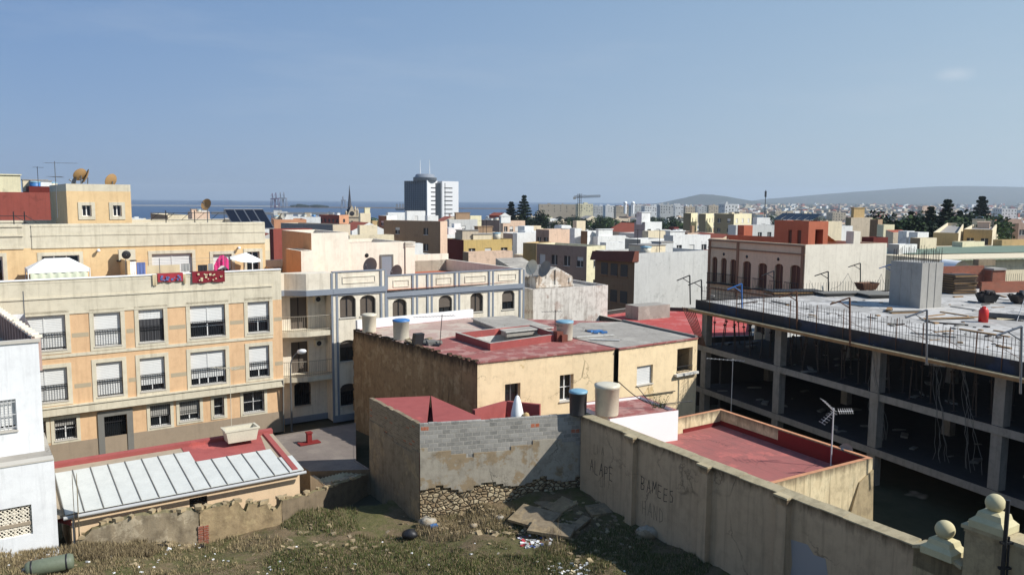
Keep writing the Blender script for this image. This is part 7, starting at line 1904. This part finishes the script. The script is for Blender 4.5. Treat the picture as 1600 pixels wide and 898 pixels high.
def stack(px,py,z,n,l,w,th,yaw,mats,label,name='formwork_stack'):
    c=atz(px,py,z); mb=MB(); random.seed(int(px))
    for k in range(n):
        a=yaw+random.uniform(-5,5); mb.obox((c.x+random.uniform(-.08,.08),c.y+random.uniform(-.08,.08),z+th*(k+.5)),dirv(a),dirv(a+90),l/2,w/2,th*.36,k%len(mats))
    o=obj(name,mb,[MATS[m] for m in mats]); tag(o,label,'stack')
stack(1497,458,FZ,17,2.2,1.3,.09,15,['rusty_dark','timber'],'tall stack of dark formwork panels right of the lift core'); stack(1480,455,FZ,13,1.6,1.2,.1,25,['rusty_metal','iron'],'brown stack of formwork panels against the lift core side')
stack(1240,459,FZ,3,4.2,1.6,.1,12,['iron','timber'],'low pile of dark boards at the slab\'s far edge'); stack(1330,461,FZ,3,5.5,1.4,.09,14,['grey_stone','iron'],'flat pile of grey panels behind the rusty skip'); stack(1385,464,FZ,3,3.8,1.6,.1,10,['grey_stone','iron'],'flat pile of grey panels touching the lift core')
stack(1415,489,FZ,2,2.4,.25,.08,12,['timber','grey_stone'],'boards lying before the lift core foot'); stack(1480,499,FZ,2,4.0,.2,.07,14,['grey_stone','timber'],'long boards lying between lift core and red canister'); stack(1460,493,FZ,1,2.0,.12,.07,30,['timber'],'single beam on the slab before the lift core'); stack(1390,486,FZ,2,1.4,.3,.1,60,['iron','timber'],'small dark heap of timber on the white slab')
c=atz(1536,503,FZ); mb=MB(); mb.lathe((c.x,c.y,FZ),[(.01,0),(.27,0),(.27,.7),(.2,.78),(.2,.85),(.01,.86)],16,0); mb.obox((c.x+.0,c.y,FZ+.9),(1,0,0),(0,1,0),.08,.08,.05); o=obj('canister',mb,MATS['red_plastic']); tag(o,'bright red canister beside the slab opening','canister')
def ladder():
    a=atz(1588,497,FZ)-Vector((0,0,1.2)); t=atz(1600,487,FZ)+Vector((.2,0,.9)); mb=MB(); s=Vector((.22,0,0)); mb.tube(a-s,t-s,.03,n=5); mb.tube(a+s,t+s,.03,n=5)
    for k in range(8): p=a.lerp(t,(k+.5)/8); mb.tube(p-s,p+s,.02,n=4)
    o=obj('ladder',mb,MATS['bare_metal']); tag(o,'aluminium ladder rising from the slab opening','ladder')
ladder()
# brick parapet rooms at the far right of the slab
def brick_room():
    a=atz(1533,458,FZ); f=Face(a,a+dirv(14)*14); mb=MB(); z=FZ
    root=thing('brick_enclosure','half built red brick rooms at the back of the new slab','masonry',(a.x,a.y,z))
    z1=f.uz(1560,440)[1]; box_on(mb,f,0,4.6,z,z1,-.2,0,0); g=f.off(-3.2); z2=g.uz(1550,415)[1]; box_on(mb,g,-1.6,3.3,z,z2,-.2,0,0); box_on(mb,g,3.3,4.6,z,z2-.3,-1.4,.9,0); box_on(mb,g,3.3,4.6,z2-.3,z2-.15,-1.5,1.0,1)
    u=g.uz(1545,406)[0]; box_on(mb,g,u-.8,u+.9,z2,z2+.5,-.8,-.2,2)
    obj('brickwork',mb,[MATS['red_brick'],MATS['concrete'],MATS['rough_cement_dark']],root); mb=MB(); box_on(mb,f,5.0,14,z,z1,-.2,0,0); obj('low_wall',mb,MATS['red_brick'],root)
    h=f.off(-1.5); a0=h.uz(1488,428)[0]; a1=h.uz(1514,428)[0]; mb=MB(); box_on(mb,h,a0,a1,z-1,h.uz(1500,426)[1],-.2,0,0); obj('low_wall',mb,MATS['tile_terracotta'],root)
    s=g.off(-2); p0=s.uz(1484,420)[0]; mb=MB(); n=14; rows=[[s.P(p0+.1+k*.16+ (0),s.uz(1500,424)[1]+.9*math.sin(math.pi*k/n),-v*2.0) for k in range(n+1)] for v in (0,1)]; mb.quadgrid(rows,0,True); obj('rolled_sheet',mb,MATS['cloth_white'],root)
brick_room()
# net swags on the gable side
def nets():
    for lb,pts in (('fine grey net hanging in peaks before the cream gable',[(1265,438),(1285,455),(1300,450),(1325,427),(1345,449)]),('fine grey net draped left of the lift core',[(1350,449),(1365,440),(1377,428),(1389,447)])):
        mb=MB(); P=[atd(x,y,63.5) for x,y in pts]
        for a,b in zip(P[:-1],P[1:]):
            prev=a
            for k in range(1,9): t=k/8; q=a.lerp(b,t)-Vector((0,0,.35*math.sin(math.pi*t))); mb.tube(prev,q,.015,n=3,caps=False); mb.tube(q,(q.x,q.y,FZ),.004,n=3,caps=False); prev=q
        o=obj('safety_net',mb,MATS['net_grey']); tag(o,lb,'net','safety nets')
    # torn net hanging below the slab edge
    random.seed(12)
    for k,(px,lb) in enumerate(((1372,'torn net strand hanging at the second frame bay'),(1470,'torn net strand hanging in the middle of the frame'),(1515,'twisted net strand hanging left of the last column'))):
        u=FF.uz(px,560)[0]; mb=MB()
        for s in range(5):
            prev=FF.P(u+random.uniform(-.1,.1),FZ-.4,.4)
            for j in range(12): q=prev+Vector((0,0,-.42))+FF.d*random.uniform(-.12,.2)+FF.n*random.uniform(-.1,.06); mb.tube(prev,q,.012,n=3,caps=False); prev=q
        o=obj('torn_net',mb,MATS['net_grey']); tag(o,lb,'net','torn nets')
    mb=MB()
    for a,b in (((1186,520),(1300,495)),((1300,470),(1350,520)),((1410,500),(1449,490)),((1449,495),(1500,540)),((1540,545),(1596,520))):
        p=FF.P(FF.uz(a[0],540,.4)[0],FZ+.9,.3); q=FF.P(FF.uz(b[0],540,.4)[0],FZ+.25,.3); mb.tube(p,q,.012,n=4)
    for px in range(1110,1600,42): u=FF.uz(px,520)[0]; mb.tube(FF.P(u,FZ-.5,.15),FF.P(u,FZ+1.15,.15),.025,n=5)
    o=obj('edge_guard',mb,MATS['rusty_metal']); tag(o,'row of thin guard posts and slack cables along the slab edge','guard rail')
nets()
# parasol/white awning seen through the frame behind it at first floor
c=atd(1118,556,60); mb=MB(); n=4
q=[c+Vector((-.9,0,.2)),c+Vector((1.4,-.4,-.15)),c+Vector((2.2,1.2,.1)),c+Vector((-.2,1.6,.3))]; tip=c+Vector((.4,.5,1.0))
for i in range(4): mb.face([q[i],q[(i+1)%4],tip],0)
mb.tube((tip.x,tip.y,tip.z),(tip.x,tip.y,1.95),.04,n=6); o=obj('awning',mb,MATS['cloth_white']); tag(o,'white peaked awning seen inside the frame at its far end','awning')
# dark pole at the right edge
b=atz(1578,905,3.0); zt=Face(b-Vector((1,0,0)),b+Vector((1,0,0))).uz(1582,781)[1]; mb=MB(); b=Vector((WF.P(WF.uz(1570,850,.35)[0],0,.35))); g=Face(b-Vector((1,0,0)),b+Vector((1,0,0))); zt=g.uz(1582,781)[1]; zb=g.uz(1572,898)[1]-.6
mb.tube((b.x,b.y,zb),(b.x,b.y,zt),.055,n=10); mb.tube((b.x+.13,b.y,zb),(b.x+.1,b.y,zt-1.0),.03,n=6)
for h in (.3,1.0): mb.obox((b.x+.04,b.y,zb+h+.5),(1,0,0),(0,1,0),.16,.05,.03)
o=obj('pole',mb,MATS['iron']); tag(o,'dark metal pole clamped to the boundary wall beside the ball finials','pole')
# =============== the vacant lot ===============
def litter():
    random.seed(44)
    def slab(px,py,z,l,w,yaw,tilt,label):
        c=atz(px,py,z); mb=MB(); mb.obox((c.x,c.y,z+.12),dirv(yaw),dirv(yaw+90)+Vector((0,0,tilt)),l/2,w/2,.06,uz=(dirv(yaw).cross(dirv(yaw+90)+Vector((0,0,tilt))))); o=obj('concrete_slab',mb,MATS['rough_cement_dark']); tag(o,label,'slab','broken concrete slabs')
    slab(835,812,.95,2.0,1.3,-35,.25,'broken concrete slab lying lit at the shadow\'s edge'); slab(868,790,.95,1.8,1.2,-50,.2,'broken concrete slab behind the lit one under the block wall'); slab(905,822,.95,1.6,.4,60,.1,'narrow broken slab near the pilastered wall'); slab(862,830,.95,1.9,1.0,-20,.12,'broken concrete slab nearest the heap of litter'); slab(935,800,1.0,1.0,.8,20,.2,'small broken slab at the foot of the graffiti wall')
    def bits(px0,px1,py0,py1,n,mats,name,smin=.02,smax=.07,zz=None):
        mb=MB()
        for k in range(n):
            px,py=random.uniform(px0,px1),random.uniform(py0,py1); c=atz(px,py,.9); c=atz(px,py,lot_z(c.x,c.y)); s=random.uniform(smin,smax); a=random.uniform(0,180)
            z=lot_z(c.x,c.y)+s*.3; u=dirv(a)+Vector((0,0,random.uniform(-.5,.5))); mb.obox((c.x,c.y,z),u,dirv(a+90),s*random.uniform(.7,1.6),s,s*random.uniform(.15,.6),random.randrange(len(mats)))
        o=obj(name,mb,[MATS[m] for m in mats]); o['kind']='stuff'
    bits(810,862,836,856,70,['white_paint','cloth_white','cloth_grey','cloth_white','cloth_blue','cloth_red'],'litter',.02,.07); bits(855,920,880,898,60,['white_paint','cloth_white','cloth_beige'],'litter',.02,.06)
    bits(560,1010,800,898,60,['white_paint','ochre_stone','rough_cement'],'litter',.015,.05); bits(250,560,850,898,45,['white_paint','ochre_stone'],'litter',.015,.05)
    bits(660,860,800,835,160,['ochre_stone','rubble_stone'],'rubble',.04,.13); bits(245,320,835,856,60,['white_paint','ochre_stone','iron'],'rubble',.03,.12); bits(430,660,820,870,70,['rough_cement_dark','ochre_stone'],'rubble',.02,.09)
    bits(0,250,868,898,50,['ochre_stone','white_paint'],'rubble',.02,.06)
    bits(840,1000,780,880,140,['rough_cement_dark','gate_plaster'],'rubble',.03,.10)
    # stones
    for i,(px,py,r,lb) in enumerate(((668,820,.34,'big pale boulder at the foot of the block wall corner'),(1010,838,.42,'rounded grey boulder by the second pilaster'),(752,803,.2,'small pale stone in the dry grass under the block wall'),(740,823,.16,'flat pale stone on the path in the grass'),(782,812,.2,'white stone at the edge of the green grass'),(640,838,.3,'dark bag like stone beside the bush'))):
        c=atz(px,py,lot_z(*atz(px,py,.8)[:2])); mb=MB(); random.seed(i); rows=[]; n=10
        for a in range(6): rows.append([c+Vector((r*math.sin(math.pi*(a+.01)/5)*math.cos(6.283*k/n)*1.2,r*math.sin(math.pi*(a+.01)/5)*math.sin(6.283*k/n),r*.4-r*.75*math.cos(math.pi*a/5)))*1.0+Vector([random.uniform(-.12,.12)*r for _ in range(3)]) for k in range(n)])
        mb.quadgrid(rows,0,True,True); o=obj('boulder',mb,MATS['rough_cement' if i!=5 else 'iron'],merge=True); tag(o,lb,'boulder')
    # blue tub scrap
    c=atz(688,828,.35); mb=MB(); mb.obox((c.x-.3,c.y,.5),dirv(20),dirv(110),.16,.12,.12); o=obj('plastic_bag',mb,MATS['tank_blue']); tag(o,'blue plastic scrap at the dark foot of the wall corner','scrap')
litter()
def tank_lot():
    c=atz(78,888,1.75); z=lot_z(c.x,c.y)+.28; root=thing('old_cylinder','old green grey metal cylinder lying in the dry grass','cylinder',(c.x,c.y,z-.3)); D=dirv(24)+Vector((0,0,.06)); D.normalize(); mb=MB(); l=.78; r=.29
    mb.lathe((c.x,c.y,z),[(.01,-l),(r*.8,-l+.03),(r,-l+.14),(r,l-.14),(r*.8,l-.03),(.01,l)],20,0,axis=D); obj('body',mb,MATS['green_tank'],root)
    for k in (-.55,.55): mb=MB(); mb.lathe(Vector((c.x,c.y,z))+D*k,[(r+.004,-.03),(r+.02,0),(r+.004,.03)],20,0,axis=D); obj('hoop',mb,MATS['iron'],root)
    mb=MB(); mb.lathe(Vector((c.x,c.y,z))-D*(l+.0),[(.08,-.06),(.1,0),(.12,.03)],12,0,axis=D); obj('cap',mb,MATS['bare_metal'],root)
tank_lot()
from mathutils import noise as mnoise
def grass():
    random.seed(99)
    def patch(n,region,hmin,hmax,mats,name,wts=None,w=.012,mask=0):
        mb=MB()
        for k in range(n):
            px,py=region(); c=atz(px,py,.9); c=atz(px,py,lot_z(c.x,c.y)); z=lot_z(c.x,c.y)
            if (c.x-3.35)*.851+(c.y-37.8)*.525>-.05: continue
            if mask and mnoise.noise(Vector((c.x*.7,c.y*.7,mask)))+.35*mnoise.noise(Vector((c.x*2.5,c.y*2.5,mask)))<-.05: continue
            for b in range(4):
                h=random.uniform(hmin,hmax); a=random.uniform(0,6.28); le=random.uniform(.1,.6)*h; x,y=c.x+random.uniform(-.08,.08),c.y+random.uniform(-.08,.08); dx,dy=math.cos(a),math.sin(a)
                ww=w*random.uniform(.7,1.6); p0=(x-dy*ww,y+dx*ww,z-.03); p1=(x+dy*ww,y-dx*ww,z-.03); p2=(x+dx*le,y+dy*le,z+h); mb.face([p0,p1,p2],random.randrange(len(mats)))
        o=obj(name,mb,[MATS[m] for m in mats],origin=(0,0,0)); o['kind']='stuff'
    def blob(cx,cy,rx,ry):
        def f():
            a=random.uniform(0,6.283); q=math.sqrt(random.random()); return cx+rx*q*math.cos(a),cy+ry*q*math.sin(a)
        return f
    def rect(x0,x1,y0,y1): return lambda:(random.uniform(x0,x1),random.uniform(y0,y1))
    g=['grass_green','grass_green','leaf_pale','grass_dry','grass_brown']; dry=['grass_dry','grass_brown','grass_dry']
    for cx,cy,rx,ry,n in ((520,880,110,26,2600),(640,870,90,26,2200),(600,845,60,12,700),(800,885,90,18,1700),(790,825,30,12,500),(900,870,70,28,1800),(960,850,60,30,1500),(1040,885,70,20,1400),(500,820,60,18,800),(700,893,80,14,1200)): patch(n,blob(cx,cy,rx,ry),.05,.16,g,'grass')
    patch(8000,rect(150,1100,845,905),.02,.09,g+['grass_brown'],'grass',mask=3)
    patch(5200,lambda:(min(random.gauss(60,150),random.uniform(300,620)),random.uniform(856,905)),.05,.17,dry,'dry_grass',mask=7); patch(1500,blob(180,862,70,12),.1,.26,['grass_brown','grass_dry','grass_brown'],'dry_grass')
    patch(2600,blob(745,812,85,17),.06,.25,dry,'dry_grass'); patch(420,blob(692,832,42,14),.1,.34,['grass_brown','grass_brown','grass_dry'],'dry_grass'); patch(700,rect(440,560,795,825),.05,.2,g,'grass'); patch(1200,rect(130,440,838,862),.05,.22,dry,'dry_grass')
    patch(60,blob(865,850,14,18),.3,.7,dry,'dry_grass',w=.006)
grass()

# =============== roof-top furniture of the town ===============
def roof_bits():
    random.seed(61)
    def proto_ant():
        r=thing('tv_antenna','','antenna',(0,0,0)); mb=MB(); mb.tube((0,0,0),(0,0,3),.035,n=5); obj('mast',mb,MATS['iron'],r,origin=(0,0,0)); mb=MB(); mb.tube((-.5,0,2.9),(.7,0,2.9),.025,n=4)
        for k in range(6): mb.tube((-.4+k*.2,-.3,2.9),(-.4+k*.2,.3,2.9),.015,n=4)
        obj('aerial',mb,MATS['iron'],r,origin=(0,0,0)); return r
    def proto_tank(m):
        r=thing('water_tank','','water tank',(0,0,0)); mb=MB(); mb.lathe((0,0,0),[(.01,0),(.55,0),(.6,1.1),(.01,1.15)],14,0); obj('body',mb,MATS[m],r,origin=(0,0,0)); mb=MB(); mb.lathe((0,0,1.1),[(.64,0),(.62,.1),(.01,.16)],14,0); obj('lid',mb,MATS['tank_lid'],r,origin=(0,0,0)); return r
    def proto_dish():
        r=thing('satellite_dish','','satellite dish',(0,0,0)); mb=MB(); mb.lathe((0,0,1.2),[(.001,0),(.35,.04),(.6,.14)],14,0,axis=(-.3,-.8,.5)); mb.lathe((0,0,1.19),[(.001,0),(.35,.04),(.6,.14)],14,0,axis=(-.3,-.8,.5)); obj('reflector',mb,MATS['tub_enamel'],r,origin=(0,0,0)); mb=MB(); mb.tube((0,0,0),(0,0,1.2),.04,n=5); obj('mast',mb,MATS['iron'],r,origin=(0,0,0)); return r
    P=[(proto_ant(),'thin dark aerial on a town roof','antenna'),(proto_tank('tank_white'),'white water tank on a town roof','water tank'),(proto_dish(),'pale dish on a town roof','satellite dish'),(proto_tank('tank_blue'),'blue water tank on a town roof','water tank')]
    used=set()
    for c,z,tR,tL,D,E,d in ROOFS:
        for _ in range(3 if d<180 else 2):
            k=random.choice((0,0,0,1,1,2,3)); q=c+D*tR*random.uniform(-.38,.38)+E*tL*random.uniform(-.42,.2); loc=(q.x,q.y,z); pr=P[k]; px=proj(loc)[0]
            if k in used: o=dup(pr[0],loc,random.uniform(-.4,.4) if k==2 else random.uniform(0,6))
            else: used.add(k); o=pr[0]; o.location=loc
            auto(o,pr[1],px,pr[2],pr[2]+'s on the town roofs')
roof_bits()

def slab_litter():
    random.seed(70); mb=MB()
    for k in range(170):
        px=random.uniform(1110,1600); py=random.uniform(458,560); 
        if py>470+(px-1100)*.19-6: continue
        if 1385<px<1478 and py<486 or px>1535 and 484<py<510: continue
        c=atz(px,py,FZ); e=random.uniform(.04,.16); a=random.choice((23,113,random.uniform(0,180))); l=random.choice((1,1,3,8)); mb.obox((c.x,c.y,FZ+e*.25+.004),dirv(a),dirv(a+90),e*l,e*.6,e*.25,random.randrange(4))
    o=obj('building_debris',mb,[MATS[m] for m in ('timber','grey_stone','rusty_dark','concrete')]); o['kind']='stuff'
slab_litter()
# =============== haze ===============
def haze():
    m=bpy.data.materials.new('haze_air'); m.use_nodes=True; nt=m.node_tree; nt.nodes.clear()
    o=nt.nodes.new('ShaderNodeOutputMaterial'); v=nt.nodes.new('ShaderNodeVolumePrincipled'); v.inputs['Color'].default_value=(.76,.88,1,1); v.inputs['Density'].default_value=HAZE_D; v.inputs['Anisotropy'].default_value=.2
    nt.links.new(v.outputs[0],o.inputs['Volume'])
    mb=MB(); mb.prism([(-14500,-14500),(14500,-14500),(14500,14500),(-14500,14500)],-32,260,0)
    h=obj('haze',mb,m,kind='stuff')
HAZE_D=.0001
haze()
# ---------------- world, sun, camera ----------------
SUN_AZ=R(-14); SUN_EL=R(40)
sd=Vector((math.cos(SUN_AZ)*math.cos(SUN_EL),math.sin(SUN_AZ)*math.cos(SUN_EL),math.sin(SUN_EL)))
w=bpy.data.worlds.new('World'); sc.world=w; w.use_nodes=True; nt=w.node_tree; bg=nt.nodes['Background']
sky=nt.nodes.new('ShaderNodeTexSky'); sky.sky_type='NISHITA'; sky.sun_disc=False; sky.sun_elevation=SUN_EL
sky.sun_rotation=math.atan2(sd.x,sd.y); sky.altitude=50; sky.air_density=1.0; sky.dust_density=1.2; sky.ozone_density=2.0
ST=.10
tc=nt.nodes.new('ShaderNodeTexCoord'); sp=nt.nodes.new('ShaderNodeSeparateXYZ'); nt.links.new(tc.outputs['Generated'],sp.inputs[0])
def wr(f,a,b): return ramp(nt,f,a,b)
hz=mixc(nt,wr(sp.outputs[0],-.5,.55),lin((130,158,197)),lin((178,196,208)))
hi=mixc(nt,wr(sp.outputs[0],-.5,.6),lin((90,129,180)),lin((144,175,203)))
g=mixc(nt,wr(sp.outputs[2],.0,.34),hz,hi)
top=mixc(nt,wr(sp.outputs[2],.35,1.0),g,lin((68,112,166)))
cm=mapping(nt,tc.outputs['Generated'],(1.5,1.5,9),(0,0,.5)); cn=noise(nt,cm,1.6,7,.62)
top=mixc(nt,ramp(nt,cn,.52,.78,0,.22),top,lin((196,204,214)))
# one small cloud
cd_=ray(1492,117).normalized(); vs=nt.nodes.new('ShaderNodeVectorMath'); vs.operation='SUBTRACT'; nt.links.new(tc.outputs['Generated'],vs.inputs[0]); vs.inputs[1].default_value=cd_
vm=mapping(nt,vs.outputs[0],(1.5,1.5,3.6)); vl=nt.nodes.new('ShaderNodeVectorMath'); vl.operation='LENGTH'; nt.links.new(vm,vl.inputs[0])
cn2=noise(nt,tc.outputs['Generated'],46,8,.75); ad=nt.nodes.new('ShaderNodeMath'); ad.operation='MULTIPLY_ADD'; nt.links.new(cn2,ad.inputs[0]); ad.inputs[1].default_value=-.035; nt.links.new(vl.outputs['Value'],ad.inputs[2])
top=mixc(nt,ramp(nt,ad.outputs[0],-.012,.014,.32,0),top,lin((222,226,230)))
scl=nt.nodes.new('ShaderNodeVectorMath'); scl.operation='SCALE'; nt.links.new(top,scl.inputs[0]); scl.inputs['Scale'].default_value=.88/ST
fin=mixc(nt,.85,sky.outputs[0],scl.outputs[0])
nt.links.new(fin,bg.inputs['Color']); bg.inputs['Strength'].default_value=ST
l=bpy.data.lights.new('sun','SUN'); l.energy=4.7; l.angle=R(.55); l.color=(1,.97,.92)
lo=bpy.data.objects.new('sun',l); C.objects.link(lo); lo.rotation_euler=sd.to_track_quat('Z','Y').to_euler(); lo.location=(0,0,60)
cd=bpy.data.cameras.new('camera'); co=bpy.data.objects.new('camera',cd); C.objects.link(co); sc.camera=co
co.matrix_world=Matrix.Translation(CAM)@RM.to_4x4(); cd.sensor_width=36; cd.lens=F/1600*36; cd.clip_end=60000; cd.clip_start=.1
sc.render.resolution_x=1600; sc.render.resolution_y=898
sc.view_settings.view_transform='Standard'; sc.view_settings.look='None'; sc.view_settings.gamma=1; sc.view_settings.use_curve_mapping=False
sc.view_settings.exposure=0.32
sc.render.engine='CYCLES'
# ---------------- finish labels ----------------
by={}
for o,base,px in AUTO: by.setdefault(base,[]).append((px,o))
ORD=['first','second','third','fourth','fifth','sixth','seventh','eighth','ninth','tenth','eleventh','twelfth','thirteenth','fourteenth','fifteenth','sixteenth','seventeenth','eighteenth','nineteenth','twentieth']
TENS=['','','twenty','thirty','forty','fifty','sixty','seventy','eighty','ninety']; TTH=['','','twentieth','thirtieth','fortieth','fiftieth','sixtieth','seventieth','eightieth','ninetieth']
for n_ in range(21,100): ORD.append(TTH[n_//10] if n_%10==0 else TENS[n_//10]+'-'+ORD[n_%10-1])
for base,l_ in by.items():
    l_.sort(key=lambda t:t[0])
    for i,(px,o) in enumerate(l_):
        if len(l_)==1: o['label']=base
        else:
            if i==0: r='leftmost such'
            elif i==len(l_)-1: r='rightmost such'
            elif i<99: r=ORD[i]+' such from the left'
            elif len(l_)-1-i<99: r=ORD[len(l_)-1-i]+' such from the right'
            else: r='middle such'
            o['label']=base+', '+r
